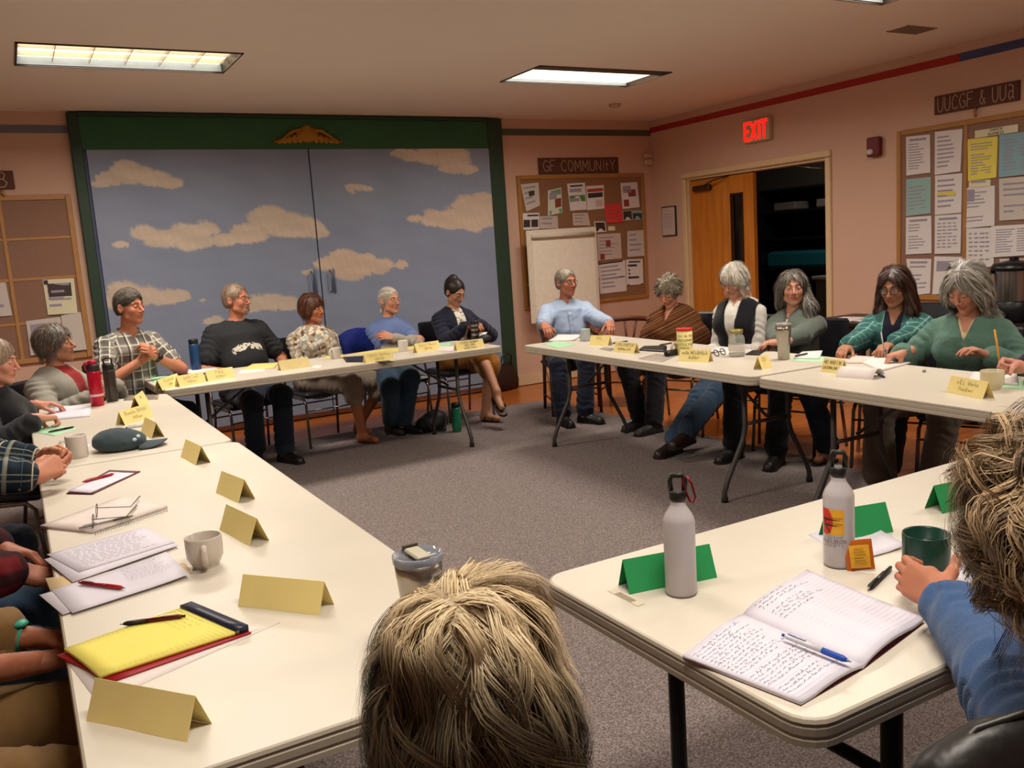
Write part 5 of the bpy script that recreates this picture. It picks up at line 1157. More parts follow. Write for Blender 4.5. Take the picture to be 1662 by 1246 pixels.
# --- woman in the floral top
K = person('woman with short auburn hair in a cream floral blouse', hp_y(507, 502, 6.95), -84, -58, lean=.0, skin='b4714f', hairmat=BROWN_H, brow='3a241a', lid=4, look=2, fat=1.15, fl=(2.40, 6.98, .085), fr=(2.30, 6.62, .085), footr=(.5, -.85, 0))
hair(K, BROWN_H, 'bob', n=1300, infl=.020, width=.0028, extra=[('e', (-.068, -.01, -.015), (.026, .05, .06), .02), ('e', (.068, -.01, -.015), (.026, .05, .06), .02), ('e', (0, -.06, -.02), (.06, .04, .06), .02)], facecut=(0, .126, -.052, .056, .075, .082), nape=-.075, ears=False, steps=10, step=.012, noise=.12, whorl=(.03, .02, .14))
fl = floral('floral_cream', '9c8c78', ['d8cdb4', 'cfc9b8', 'b5bdb6', 'c9b79c', '6a4a3a', 'd6d0c2', '8fa0a2'], 34)
top(K, 'blouse', fl, .013, 1.55, .006, .011, dict(r=.072, front=.03, drop=.3), fd=(12, .006))
pants(K, 'capri_trousers', cloth_plain('cloth_pale_stripe', '97897a', var=.3), 1.25, .014, hem=.012); shoes(K, '6a3f28', 'sandal'); seat_for(K, -84, 'black chair under the woman in the floral blouse')
# --- woman with folded arms
K = person('white-haired woman with glasses, arms folded, in a blue shirt over grey sleeves', hp_y(632, 488, 6.95), -86, -70, lean=.02, skin='c98d72', hairmat=WHITE_H, brow='a8977f', lid=5, nose=1.0,
     lwl=(.085, .225, .80), lwr=(-.10, .20, .77), ler=(.9, .1, -.5), lel=(-.9, .1, -.5), lhandl=((.95, -.05, .28), (0, .9, .4), 'relax'), lhandr=((-.9, -.1, -.1), (0, .8, .5), 'relax'), fl=(2.70, 6.72, .085), fr=(2.62, 6.80, .085), footr=(.1, -.9, 0), footl=(.5, -.8, 0))
K['legs'][-1][2]
hair(K, WHITE_H, 'back', n=900, infl=.007, width=.0022, extra=[('c', (0, -.088, -.01), (.01, -.105, -.10), .026, .014, .02), ('e', (0, -.09, -.005), (.03, .026, .03), .01)], facecut=(0, .114, -.022, .062, .086, .104), nape=-.13, steps=10, step=.012, grav=.5, out=.2, bias=(0, -1.3, 0), noise=.08, whorl=(0, .06, .12))
glasses(K, '8d6a58', .0175, .0009)
top(K, 'undershirt', cloth_plain('cloth_grey_marl', 'a39a8c', var=.1), .009, 1.94, .006, .010, dict(r=.052, front=.012), fd=(10, .005))
blue = cloth_plain('cloth_periwinkle', '6276a6', var=.1)
top(K, 'shirt', blue, .016, .62, .008, .011, dict(r=.068, front=.022, drop=.1), fd=(8, .005))
mb = MB().mat(mat('fan_cream', 'cdbd84', .6))
for k in range(13):
    a = math.radians(12+13*k); mb.tube([onfront(K, math.cos(a)*q, -.245+math.sin(a)*q, .019, .002) for q in (.03, .06, .09, .115)], [.003, .005, .006, .004], 5)
mb.build('printed_sunburst', None, K['root'])
pants(K, 'jeans', cloth_plain('denim_mid', '2c4258', var=.25), 1.9); shoes(K, '1c1b1d')
h_, k_, a_, d_ = K['legs'][-1]; 
for j, c in enumerate(('6a2f7c', '2f5fa0', '2f8a5a')):
    t0 = .86+.035*j; MB().mat(mat('sock_'+c, c, .8)).tube([k_+(a_-k_)*t0, k_+(a_-k_)*(t0+.034)], .041, 12).build('sock_band', None, K['root'])
mb = MB().mat(mat('swoosh_grey', '9c9c9c', .5)); s_ = a_+np.array([0, 0, -.045]); lt = nrm(np.cross(d_, [0, 0, 1.])); 
seat_for(K, -86, 'black chair under the white-haired woman with folded arms')
# --- woman in the navy jacket, looking down
K = person('dark-haired woman with a bun in a navy jacket, looking down at a phone', hp_y(738, 474, 6.95), -88, -72, lean=.06, hpitch=26, skin='b98567', hairmat=DARKB, brow='1f1512', lid=-6, look=5, nose=1.0,
     lwl=(-.10, .30, .83), lwr=(.02, .30, .83), ler=(.8, -.1, -.7), lel=(-.8, -.1, -.7), lhandl=((.6, .5, .1), (-.2, .2, .9), 'relax'), lhandr=((-.2, .7, .1), (.3, .1, .9), 'relax'), fl=(3.42, 6.62, .085), fr=(3.38, 6.32, .30), kr=(.3, -.2, 1), footl=(.35, -.9, 0), footr=(-.15, -.8, -.45))
hair(K, DARKB, 'back', n=900, infl=.009, width=.0024, extra=[('e', (0, -.055, .118), (.036, .036, .030), .01), ('e', (.0, -.075, .06), (.06, .045, .06), .02)], facecut=(0, .114, -.020, .062, .086, .102), nape=-.06, steps=10, step=.012, grav=-.1, out=-.3, bias=(0, -1.2, .4), noise=.12, whorl=(0, -.06, .12))
glasses(K, '6a4a3a', .0165, .0009)
top(K, 'blouse', floral('floral_white', 'd2ccc0', ['d8d2c6', 'cfc9bc', '5a504a', 'd8d2c6', 'a8a090', 'd8d2c6', 'd2ccc0'], 55), .008, None, 0, .010, dict(r=.058, v=.02))
top(K, 'jacket', navy, .017, 1.93, .008, .011, None, [opening(K, .045, .075, -.05, -.45), neckcut(K, .060, v=.06)], fd=(9, .006)); collar(K, navy, .062, .034, 34, .05)
mb = MB().mat(mat('button_silver', 'd8d6d0', .2, .9))
for x, z in ((-.085, -.16), (.085, -.16), (-.06, -.26)): mb.ball(tuple(K['N0']+K['lat']*x+K['up']*z+K['fw']*.142), .0075, 8, 6)
mb.build('buttons', None, K['root'])
mus = cloth_plain('cloth_mustard', '95601c', var=.15)
def sk(F):
    K['add_torso'](F) if False else None; F.tube(K['P0']-np.array([0, -.01, .03]), K['P0']+K['up']*.12, K['lat'], (.17, .12), (.14, .10), .04)
    for s in (1, -1): K['add_leg'](F, s, .022, 1.10, .03)
garment(K, 'skirt', mus, sk, .012, .013, (), (8, .007), 4)
shoes(K, '3a2418', 'sandal'); seat_for(K, -88, 'black chair under the woman in the navy jacket')
# --- man in the light blue shirt
K = person('grey-haired man with glasses in a pale blue button-down shirt', hp_y(919, 459, 6.42), -112, -86, lean=.02, sex='m', skin='b37357', hairmat=GREY_H, brow='4c4038', fat=1.10, belly=.6, lid=4, nose=1.02,
     wr=Z_(876, 552, .775), wl=Z_(1006, 532, .775), er=(-.35, .1, -1), el=(.45, .1, -1), handr=((-.25, -.8, -.25), (-.2, -.1, 1), 'relax'), handl=((-.5, -.8, -.25), (.2, -.1, 1), 'relax'), fr=(3.80, 5.98, .085), fl=(3.98, 5.92, .085), footr=(-.2, -1, 0), footl=(.25, -.95, 0))
hair(K, GREY_H, 'short', n=900, infl=.008, width=.0024, facecut=(0, .108, -.020, .060, .084, .100), nape=-.055, steps=6, step=.010, grav=.5, out=.4, bias=(.4, .1, 0), noise=.12, off=.003)
glasses(K, '241c1a', .0175, .0013)
blu = cloth_plain('cloth_pale_blue', '9fb0cb', var=.06, folds=6); top(K, 'shirt', blu, .013, 1.86, .007, .010, dict(r=.064, v=.015), fd=(13, .010), seed=5); collar(K, blu, .072, .030, 26, .03, .030)
P_ = [onfront(K, 0, z, .013, .0045) for z in np.linspace(-.075, -.42, 14)]
MB().mat(blu).tube(P_, .016, 8, flat=(1, .22)).build('placket', None, K['root'])
for k in range(1, 14, 3): MB().mat(mat('button_white', 'cfd3da', .4)).ball(tuple(P_[k]+K['fw']*.005), .0055, 8, 5).build('button', None, K['root'])
pants(K, 'trousers', navy); shoes(K, '141214'); seat_for(K, -112, 'wooden armchair of the man in the pale blue shirt', 'wood')
# --- woman in the shawl
K = person('woman with short curly grey hair in a brown striped shawl, looking down', hp_x(1086, 474, 4.42), -158, -160, lean=.10, hpitch=26, skin='c28a70', hairmat=GREY_H, brow='8c7a68', lid=-7, look=4, fr=(4.15, 5.40, .085), fl=(4.12, 5.20, .085), footr=(-1, -.1, 0), footl=(-1, -.1, 0))
hair(K, hair_mat('hair_curly_grey', '5a5044', 'a89a80'), 'curly', n=1500, infl=.018, width=.0030, clump=8, facecut=(0, .124, -.040, .062, .078, .084), nape=-.05, steps=9, step=.009, curl=.009, bumpy=.007, noise=.5, off=.006, grav=.4, out=.7, cfreq=1.1)
t = NT('shawl_stripes'); sp = t.new('ShaderNodeSeparateXYZ'); t.link(t.coord(), sp.inputs[0]); dd = t.math('ADD', t.math('ADD', t.math('MULTIPLY', sp.outputs[2], 1.0), t.math('MULTIPLY', sp.outputs[0], .45)), t.math('MULTIPLY', sp.outputs[1], .15))
cmb = t.new('ShaderNodeCombineXYZ'); t.link(t.math('MULTIPLY', dd, 60), cmb.inputs[0]); wn = t.new('ShaderNodeTexNoise', noise_dimensions='1D'); t.link(t.math('MULTIPLY', dd, 24), wn.inputs['W']); wn.inputs['Detail'].default_value = 1
sc2 = t.ramp(wn.outputs['Fac'], [(0, '3a2018'), (.38, '5a2f20'), (.46, '8a5c34'), (.50, '3c2219'), (.57, '74422a'), (.63, 'a07c50')], 'CONSTANT'); shawl = t.done(sc2, .9, 0, .1)
top(K, 'undershirt', cloth_plain('cloth_pink', '8c4a44'), .007, None, 0, .011, dict(r=.060, v=.03))
def sh_(F):
    K['add_torso'](F, .016); [K['add_arm'](F, s, .022, 1.75) for s in (1, -1)]
    a = K['N0']-K['up']*.03; F.cap(a+K['lat']*.09-K['fw']*.01, K['ch']+K['lat']*.02+K['fw']*.12-K['up']*.06, .045, .04, .03); F.cap(a-K['lat']*.09-K['fw']*.01, K['ch']+K['lat']*.02+K['fw']*.12-K['up']*.06, .05, .045, .03); F.cap(K['wa']+K['lat']*.16, K['wa']-K['lat']*.16+K['fw']*.02, .12, .12, .06)
garment(K, 'shawl', shawl, sh_, .018, .011, [neckcut(K, .058, v=.055)], (9, .010), 2)
pants(K, 'trousers', cloth_plain('cloth_dark_leaf', '2b2c30', var=.4)); shoes(K, '2a2a2c'); seat_for(K, -158, 'black chair under the woman in the striped shawl')
# --- woman in the black vest
K = person('woman with a silver bob and glasses in a black vest over a white shirt', hp_x(1192, 456, 4.45), -160, -172, lean=.09, hpitch=24, skin='c68f76', hairmat=WHITE_H, brow='a09078', lid=-4, look=4, fr=(3.78, 4.58, .085), fl=(3.62, 4.42, .10), kl=(.1, .1, 1), footr=(-.8, -.2, 0), footl=(-.9, -.3, 0))
hair(K, WHITE_H, 'bob', n=1600, infl=.020, width=.0028, extra=[('e', (-.066, -.012, .010), (.034, .062, .062), .02), ('e', (.066, -.012, .010), (.034, .062, .062), .02), ('e', (0, .058, .07), (.055, .034, .035), .02)], facecut=(0, .132, -.052, .060, .075, .080), nape=-.050, ears=False, steps=12, step=.012, noise=.06, off=.0015, whorl=(0, -.02, .14))
glasses(K, '7d6a52', .0180, .0010)
top(K, 'shirt', white, .011, 1.9, .006, .010, dict(r=.056, v=.02), fd=(9, .008)); 
top(K, 'vest', black, .026, None, .0, .011, None, [opening(K, .050, .020, -.02, -.30), neckcut(K, .070, v=.04), sidecut(K, .150)], fd=(8, .004))
collar(K, white, .076, .040, 26, .05, .030)
mb = MB().mat(mat('logo_red', 'a83030', .6)); c = K['ch']+K['fw']*.148+K['lat']*-.075-K['up']*.005; mb.ball(tuple(c), (.012, .006, .012), 8, 6); mb.mat(mat('logo_white', 'b8b4b0', .6)); mb.box(tuple(c+K['lat']*-.022-K['up']*.014), (.03, .006, .012)); mb.build('vest_emblem', None, K['root'])
pants(K, 'jeans', cloth_plain('denim_blue', '33485f', var=.3)); shoes(K, '2c1f1a'); seat_for(K, -160, 'black chair under the woman in the black vest')
# --- woman with long grey hair
K = person('woman with long grey hair over her shoulder in a grey-green jacket', hp_x(1287, 468, 4.42), -166, -134, lean=.05, side=0, skin='c08a72', hairmat=LONGG, brow='4e423a', lid=9, nose=1.0, iris='5a6a5a', lips=.9,
     wr=Z_(1262, 553, .79), er=(.4, .8, -.4), handr=((-.75, .35, -.12), (-.1, 0, 1), 'point'), wl=(3.98, 3.80, .79), el=(.2, -.9, -.5), handl=((-.7, .7, -.05), (0, 0, 1), 'relax'), fr=(3.98, 4.20, .085), fl=(4.05, 3.9, .085), footr=(-.9, -.2, 0))
hair(K, LONGG, 'long', n=2600, infl=.009, width=.0026, extra=[('c', (-.070, -.03, .0), (-.105, .02, -.14), .026, .040, .03), ('c', (-.105, .03, -.14), (-.10, .07, -.30), .042, .028, .03), ('c', (.070, -.03, .0), (.075, -.06, -.10), .030, .030, .03), ('t', (0, -.06, .0), (-.02, -.10, -.22), (1, 0, 0), (.085, .045), (.09, .03), .03)],
     facecut=(0, .116, -.026, .060, .086, .104), nape=None, steps=26, step=.017, grav=1.2, out=.6, noise=.12, off=.005, ears=False, whorl=(0, .02, .125), curl=.004, cfreq=.5, lat=.35, stop=.85)
gg = cloth_plain('cloth_grey_green', '59625a', var=.12); top(K, 'undershirt', cloth_plain('cloth_olive', '4a4c40'), .007, None, 0, .011, dict(r=.056, v=.02)); top(K, 'jacket', gg, .014, 1.9, .006, .011, None, [neckcut(K, .062, v=.05)], fd=(8, .010)); collar(K, gg, .066, .035, 30, .03)
pants(K, 'trousers', black); shoes(K, '1a1718'); seat_for(K, -166, 'black chair behind the woman with long grey hair'); chair(4.96, 3.66, -166-90+6, 'empty black chair between the long-haired women', back=.93)
# --- woman with dark hair and glasses
K = person('woman with long dark hair and black glasses in a teal plaid shirt', hp_x(1452, 466, 4.52), -155, -163, lean=.09, hpitch=14, skin='a87458', hairmat=DKLONG, brow='1f1512', lid=0, look=6, wr=(4.05, 3.35, .79), wl=(4.05, 3.12, .79), handr=((-.8, -.3, -.1), (0, 0, 1), 'relax'), fl=(4.2, 3.2, .085), fr=(4.35, 3.75, .085))
hair(K, DKLONG, 'long', n=2400, infl=.012, width=.0026, extra=[('c', (-.072, -.02, .0), (-.085, .02, -.16), .032, .036, .03), ('c', (-.085, .02, -.16), (-.09, .05, -.27), .036, .026, .03), ('c', (.072, -.02, .0), (.085, .02, -.16), .030, .034, .03), ('c', (.085, .02, -.16), (.08, .05, -.27), .034, .024, .03), ('t', (0, -.06, .0), (0, -.11, -.24), (1, 0, 0), (.085, .045), (.11, .03), .03)],
     facecut=(0, .116, -.026, .060, .086, .104), nape=None, steps=26, step=.016, grav=1.2, out=.8, noise=.08, off=.004, ears=False, whorl=(0, .03, .125), curl=.003, cfreq=.4, lat=.5, stop=.85)
glasses(K, '16110f', .0195, .0020, .6)
top(K, 'undershirt', navy, .009, None, 0, .010, dict(r=.058, v=.05))
tp = plaid('plaid_teal', '3f7672', [(0, .075, .1, .45, '2a5654', .7), (1, .075, .0, .45, '2a5654', .6), (0, .075, .3, .07, '9fc4b8', .7), (1, .075, .2, .07, '9fc4b8', .7)])
top(K, 'shirt', tp, .017, 1.9, .010, .010, None, [opening(K, .050, .070, -.05, -.4), neckcut(K, .064, v=.06)], cloth=True, fd=(9, .006)); collar(K, cloth_plain('collar_teal', '3a6a66'), .066, .036, 36, .04)
pants(K, 'trousers', denim); shoes(K, '2a2320', 'sandal'); seat_for(K, -155, 'black chair under the woman in the teal plaid shirt')
# --- woman in the green sweater
K = person('woman with a wavy grey bob in a sage green sweater, writing', hp_x(1568, 468, 4.28), -158, -176, lean=.14, hpitch=28, hroll=0, skin='c08870', hairmat=LONGG, brow='8c8070', lid=-6, look=5, hs=1.06, fat=1.08,
     wr=Z_(1466, 572, .795), er=(.6, .7, -.5), handr=((-.75, .25, -.12), (-.1, .1, 1), 'pen'), lwl=(-.14, .30, .78), lel=(-.8, -.3, -.6), fr=(4.0, 3.1, .085), fl=(4.05, 2.8, .085), footr=(-.9, -.3, 0))
hair(K, hair_mat('hair_wavy_grey', '6a655e', 'bab4aa'), 'bob', n=2400, infl=.018, width=.0028, extra=[('e', (-.078, .002, -.03), (.034, .060, .085), .02), ('e', (.078, .002, -.03), (.034, .060, .085), .02), ('e', (0, -.07, -.04), (.075, .05, .085), .03)], facecut=(0, .130, -.030, .056, .080, .098), nape=-.12, clump=10, ears=False, steps=17, step=.014, noise=.14, off=.005, curl=.005, cfreq=.5, whorl=(0, .04, .13), lat=.4)
sage = cloth_plain('knit_sage', '55776a', var=.08, weave=260, bump=.6); top(K, 'undershirt', cloth_plain('cloth_cream', 'c9b890'), .007, None, 0, .011, dict(r=.062, v=.04)); top(K, 'sweater', sage, .017, 1.88, .010, .011, dict(r=.070, v=.075), fd=(7, .009))
a, e, w = K['arms'][1]; mb = MB().mat(mat('gold_band', 'b08a40', .3, .8)); q = w+(e-w)*.10; mb.tube([q+(e-w)*.01, q], .031, 14, cap=False); mb.build('bracelet', None, K['root'])
pants(K, 'trousers', khaki, hem=.03); shoes(K, '6a6152'); seat_for(K, -158, 'black chair under the woman in the green sweater')
KG = K
# --- person in navy at the right edge, holding a yellow pencil
K = person('person in a navy sweater cut by the right edge, holding a yellow pencil', (4.16, 1.92, 1.17), -165, -160, lean=.08, skin='cc8f7c', hairmat=GREY_H, brow='6a5a4a', wr=Z_(1636, 606, .80), er=(.6, .5, -.6), handr=((-.55, .55, .18), (.35, .75, .5), 'fist'), lwl=(-.16, .38, .80), fr=(4.0, 2.1, .085), fl=(4.0, 1.75, .085))
hair(K, GREY_H, 'short', n=700, infl=.014, width=.003); top(K, 'sweater', navy, .014, 1.80, .010, .012, dict(r=.06)); pants(K, 'trousers', denim); shoes(K, '1a1718'); seat_for(K, -165, 'black chair under the person holding the yellow pencil')
KN = K
# --- grey-haired woman at the left end
K = person('woman with tousled grey-brown hair in a pale grey cardigan and red top', hp_y(90, 560, 5.95), -42, -22, lean=-.02, hpitch=-6, skin='a9785c', hairmat=TAUPE, brow='4a3a2e', lid=4, nose=1.08, fat=1.1, lwl=(-.12, .26, .79), lwr=(.10, .26, .76), ler=(.9, 0, -.5), lel=(-.9, 0, -.5), lhandl=((.9, -.1, .0), (0, .8, .5), 'relax'), lhandr=((-.9, .05, .1), (0, .8, .5), 'relax'))
hair(K, TAUPE, 'short', n=1500, infl=.018, width=.0028, extra=[('e', (0, -.05, .03), (.085, .065, .085), .02)], facecut=(0, .118, -.034, .058, .080, .090), nape=-.075, steps=10, step=.011, noise=.25, off=.006, bumpy=.003, curl=.003, out=.8, bias=(0, -.4, 0))
top(K, 'undershirt', cloth_plain('cloth_red', '8c1d20'), .010, None, 0, .011, dict(r=.050)); cg = cloth_plain('cloth_pale_grey', '8c897e', var=.08)
top(K, 'cardigan', cg, .014, 1.9, .006, .011, None, [opening(K, .050, .03, .0, -.22), neckcut(K, .054)], fd=(8, .009)); collar(K, cg, .066, .036, 36, .05, .02)
pants(K, 'trousers', black); shoes(K, '1a1718'); seat_for(K, -42, 'black chair of the grey-brown haired woman by the left board')
# --- woman in black at the left edge
K = person('person in black with fair hair at the left edge, writing on white paper', hp_y(-8, 588, 5.05), -22, -16, lean=.02, hpitch=8, skin='c98d76', hairmat=SANDY, brow='7a6450', lid=1, nose=1.05, wr=Z_(62, 678, .80), wl=Z_(58, 656, .80), er=(-.2, -.8, -.5), el=(.2, .8, -.5), handr=((.75, .45, -.12), (0, 0, 1), 'pen'), handl=((.9, -.1, -.05), (0, .0, 1), 'relax'))
hair(K, SANDY, 'short', n=900, infl=.014, width=.003, facecut=(0, .122, -.034, .060, .080, .092)); top(K, 'sweater', black, .013, 1.78, .012, .011, dict(r=.056), fd=(8, .008)); pants(K, 'trousers', black); shoes(K, '1a1718'); seat_for(K, -22, 'black chair of the person in black at the left edge')
a, e, w = K['arms'][-1]; mb = MB().mat(mat('watch_black', '101012', .4)); mb.tube([w+(e-w)*.16, w+(e-w)*.08], .031, 14, cap=False); mb.build('wristband', None, K['root'])
# --- person in the blue flannel shirt
fn_ = plaid('flannel_blue', '14283a', [(0, .085, .1, .3, '0b141f', .7), (1, .11, .0, .3, '0b141f', .7), (1, .11, .45, .13, 'b8b4a0', .55), (1, .11, .68, .04, 'cfcab0', .7), (0, .085, .55, .10, '9a9a90', .45), (0, .085, .8, .04, 'c4c0a8', .6), (1, .055, .9, .06, '3a6a7c', .6)])
K = person('person in a dark blue plaid flannel shirt with hands clasped on the table', (-.46, 3.52, 1.20), -5, 10, lean=.10, sex='m', skin='bd7f62', hairmat=TAUPE, brow='3a2e26', armf=1.1, hcell=.0038,
     wr=Z_(128, 778, .785), wl=Z_(114, 752, .795), er=(-.1, -.7, -.5), el=(-.1, .8, -.4), handr=((.80, .42, .22), (.35, -.75, .55), 'clasp'), handl=((.88, -.30, .20), (.25, .85, .45), 'clasp'))
hair(K, TAUPE, 'short', n=500, infl=.010, width=.003); top(K, 'flannel_shirt', fn_, .014, 1.84, .016, .009, dict(r=.064), cloth=True, fd=(9, .006)); pants(K, 'trousers', denim); shoes(K, '1a1718'); seat_for(K, -5, 'black chair of the person in blue flannel')
# --- person in the red plaid shirt
rd = plaid('plaid_red', '6a1018', [(0, .09, .1, .4, '1c0c12', .8), (1, .12, .0, .4, '1c0c12', .8), (0, .045, .3, .07, '3a0a10', .7)])
K = person('person in a red and black plaid shirt and jeans with hands on the lap', (-.44, 2.66, 1.18), -3, 10, lean=.05, sex='m', skin='9c6048', hairmat=TAUPE, brow='3a2e26', armf=1.1, hcell=.0042, wr=Z_(22, 925, .70), wl=Z_(0, 888, .73), er=(-.1, -.7, -.5), el=(-.3, .8, -.4), handr=((.82, -.1, -.40), (.3, -.3, .8), 'relax'), handl=((.75, -.35, -.3), (.2, .3, .9), 'relax'), fl=(.0, 2.9, .085), fr=(0, 2.5, .085))
hair(K, TAUPE, 'short', n=500, infl=.010, width=.003); top(K, 'shirt', rd, .014, 1.88, .016, .010, dict(r=.064), cloth=True); pants(K, 'jeans', cloth_plain('denim_mid', '2c4258', var=.25)); shoes(K, '1a1718'); seat_for(K, 5, 'black chair of the person in red plaid')
# --- person in the tan jacket
tan = cloth_plain('cloth_tan', '7a5c36', var=.12, folds=5)
K = person('person in a tan jacket and lime shirt with a turquoise watch at lower left', (-.38, 2.02, 1.12), -2, 10, lean=.04, skin='9a5e44', hairmat=TAUPE, brow='3a2e26', hcell=.0042, fat=1.1, wl=Z_(58, 1035, .66), wr=Z_(60, 1075, .64), er=(-.1, -.7, -.5), el=(-.3, .8, -.4), handl=((.85, -.1, -.2), (.1, .5, .8), 'relax'), handr=((.85, .3, -.1), (.1, .0, 1), 'relax'), fl=(-.02, 2.05, .085), fr=(-.02, 1.75, .085))
hair(K, TAUPE, 'short', n=500, infl=.012, width=.003); lime = cloth_plain('cloth_lime', 'a8a818', var=.2)
top(K, 'shirt', lime, .012, None, 0, .010, dict(r=.06)); top(K, 'jacket', tan, .018, 1.66, .014, .010, None, [opening(K, .06, .11, -.02, -.4), neckcut(K, .06)], fd=(7, .010)); pants(K, 'trousers', tan, i=.01)
a, e, w = K['arms'][-1]; q = w+(e-w)*.12; mb = MB().mat(mat('watch_teal', '2fa088', .4)); mb.tube([q+(e-w)*.035, q-(e-w)*.03], .034, 16, cap=False); mb.ball(tuple(q+np.array([0.01, .0, .036])), (.018, .018, .008), 12, 6); mb.build('wristwatch', None, K['root']); shoes(K, '1a1718'); seat_for(K, 2, 'black chair of the person in the tan jacket')
# --- foreground: curly head at the right
CUR = hair_mat('hair_blond_grey', '443324', 'bd9f78', .5, .25)
K = person('person with curly greying blond hair seen from behind in a denim shirt', tuple(onz(1768, 900, 1.05)), 58, 55, lean=.20, side=-.14, n0off=(.10, -.03, 0), sex='m', hpitch=14, skin='b5765a', hairmat=CUR, brow='6a543c', cell=.013, hcell=.0036, armf=1.12, hs=1.12, hsc=.92,
     wl=Z_(1508, 935, .795), wr=Z_(1592, 888, .81), el=(.5, -.6, -.5), er=(.8, -.2, -.6), handl=((.10, .95, .15), (-.85, .25, .40), 'grip'), handr=((-.75, .5, .12), (.3, .4, .8), 'grip'))
hair(K, CUR, 'curly', n=9000, clump=26, infl=.028, width=.0013, cell=.005, extra=[('e', (0, -.055, -.02), (.085, .065, .08), .03)], facecut=(0, .135, -.040, .062, .085, .085), nape=-.085, ears=False, steps=13, step=.010, curl=.016, cfreq=.6, bumpy=.008, noise=.35, off=.007, grav=.7, out=.7, seed=4,
     shade=lambda P, r: np.clip(.42+6*np.sin(P[:, 0]*70+P[:, 2]*55)*np.sin(P[:, 1]*60+2)*.07+r.normal(size=len(P))*.25, 0, 1))
dn = cloth_plain('denim_shirt', '3a5680', .85, .14, 420, .4, 12); top(K, 'denim_shirt', dn, .014, 1.82, .012, .0075, dict(r=.062), fd=(9, .010)); collar(K, dn, .066, .030, 26)
top(K, 'vest', cloth_plain('fleece_grey', '4b4745', var=.1), .030, None, 0, .010, None, [opening(K, .05, .05), neckcut(K, .064), sidecut(K, .155)])
a, e, w = K['arms'][-1]; MB().mat(dn).tube([w+(e-w)*.30, w+(e-w)*.15], [.047, .045], 20, cap=False).build('cuff', None, K['root'])
pants(K, 'trousers', denim); shoes(K, '1a1718'); seat_for(K, 68, 'black chair of the curly-haired person in denim', back=.0)
# --- foreground: blond head from behind
BL = hair_mat('hair_streaked_blond', '1c110b', 'e2cba2', .5, .25)
K = person('person with streaked blond-brown hair seen from behind in the foreground', tuple(onz(752, 1128, 1.04)), 80, 78, lean=.10, hpitch=14, skin='a5684e', hairmat=BL, brow='4a3628', cell=.014, hs=.84)
def shb(P, r):
    return np.clip(.05+.95/(1+np.exp(-(P[:, 2]-.050+.45*P[:, 0]+.02*np.sin(P[:, 0]*60)*np.sin(P[:, 1]*50))*75))+r.normal(size=len(P))*.04, 0, 1)
hair(K, BL, 'bob', n=11000, clump=34, infl=.014, width=.0011, cell=.005, extra=[('e', (-.055, -.02, -.06), (.045, .065, .10), .03), ('e', (.055, -.02, -.06), (.045, .065, .10), .03), ('e', (0, -.065, -.06), (.085, .055, .10), .03), ('e', (.040, -.02, .085), (.05, .07, .04), .03)], facecut=(0, .135, -.05, .058, .085, .09), nape=-.16, ears=False, steps=24, step=.012, curl=.012, cfreq=.30, bumpy=.005, noise=.45, off=.006, grav=1.0, out=.9, whorl=(-.015, -.055, .135), shade=shb, ptshade=True, seed=8, rootz=.0)
top(K, 'sweater', cloth_plain('cloth_wine', '2c1418', var=.2), .014, 1.88, .010, .012, dict(r=.058)); pants(K, 'trousers', denim); shoes(K, '1a1718'); seat_for(K, 80, 'black chair of the foreground person with streaked hair')
# padded chair back at the lower right
lth = mat('vinyl_black_soft', '191614', .42, var=.3, bump=.35, bscale=30, dist=.006)

e = thing('padded_chair', 'black padded leather-look chair back at the lower right corner', 'chair', (.955, .49, 0), math.radians(-20))
def pad(F): F.ell((0.08, 0, .78), (.28, .050, .16), None, .03); F.ell((-.11, 0, .79), (.11, .055, .125), None, .03); F.ell((.10, .01, .82), (.16, .06, .13), None, .03)
F = Fld(); pad(F); V, Q = mesh_field(F, .008); V = V+vnormals(V, Q)*fold(V, 14, .006, 2)[:, None]; rawmesh('backrest', V, Q, lth, e)
MB().mat(lth).box((0, .24, .44), (.46, .44, .07), bev=.03).build('seat', None, e)
MB().mat(lth).tube([(-.24, -.0, .74), (-.22, .0, .84), (-.12, .0, .915), (0, .0, .935), (.12, .0, .915), (.22, .0, .84), (.24, 0, .74)], .006, 6).build('piping', None, e)
for s in (1, -1):
    for y in (.04, .42): MB().mat(cm).tube([(s*.2, y, .42), (s*.22, y+(.04 if y > .2 else -.06), 0)], .012, 8).build('leg', None, e)
    MB().mat(cm).tube([(s*.2, .04, .42), (s*.2, .0, .68)], .012, 8).build('back_post', None, e)
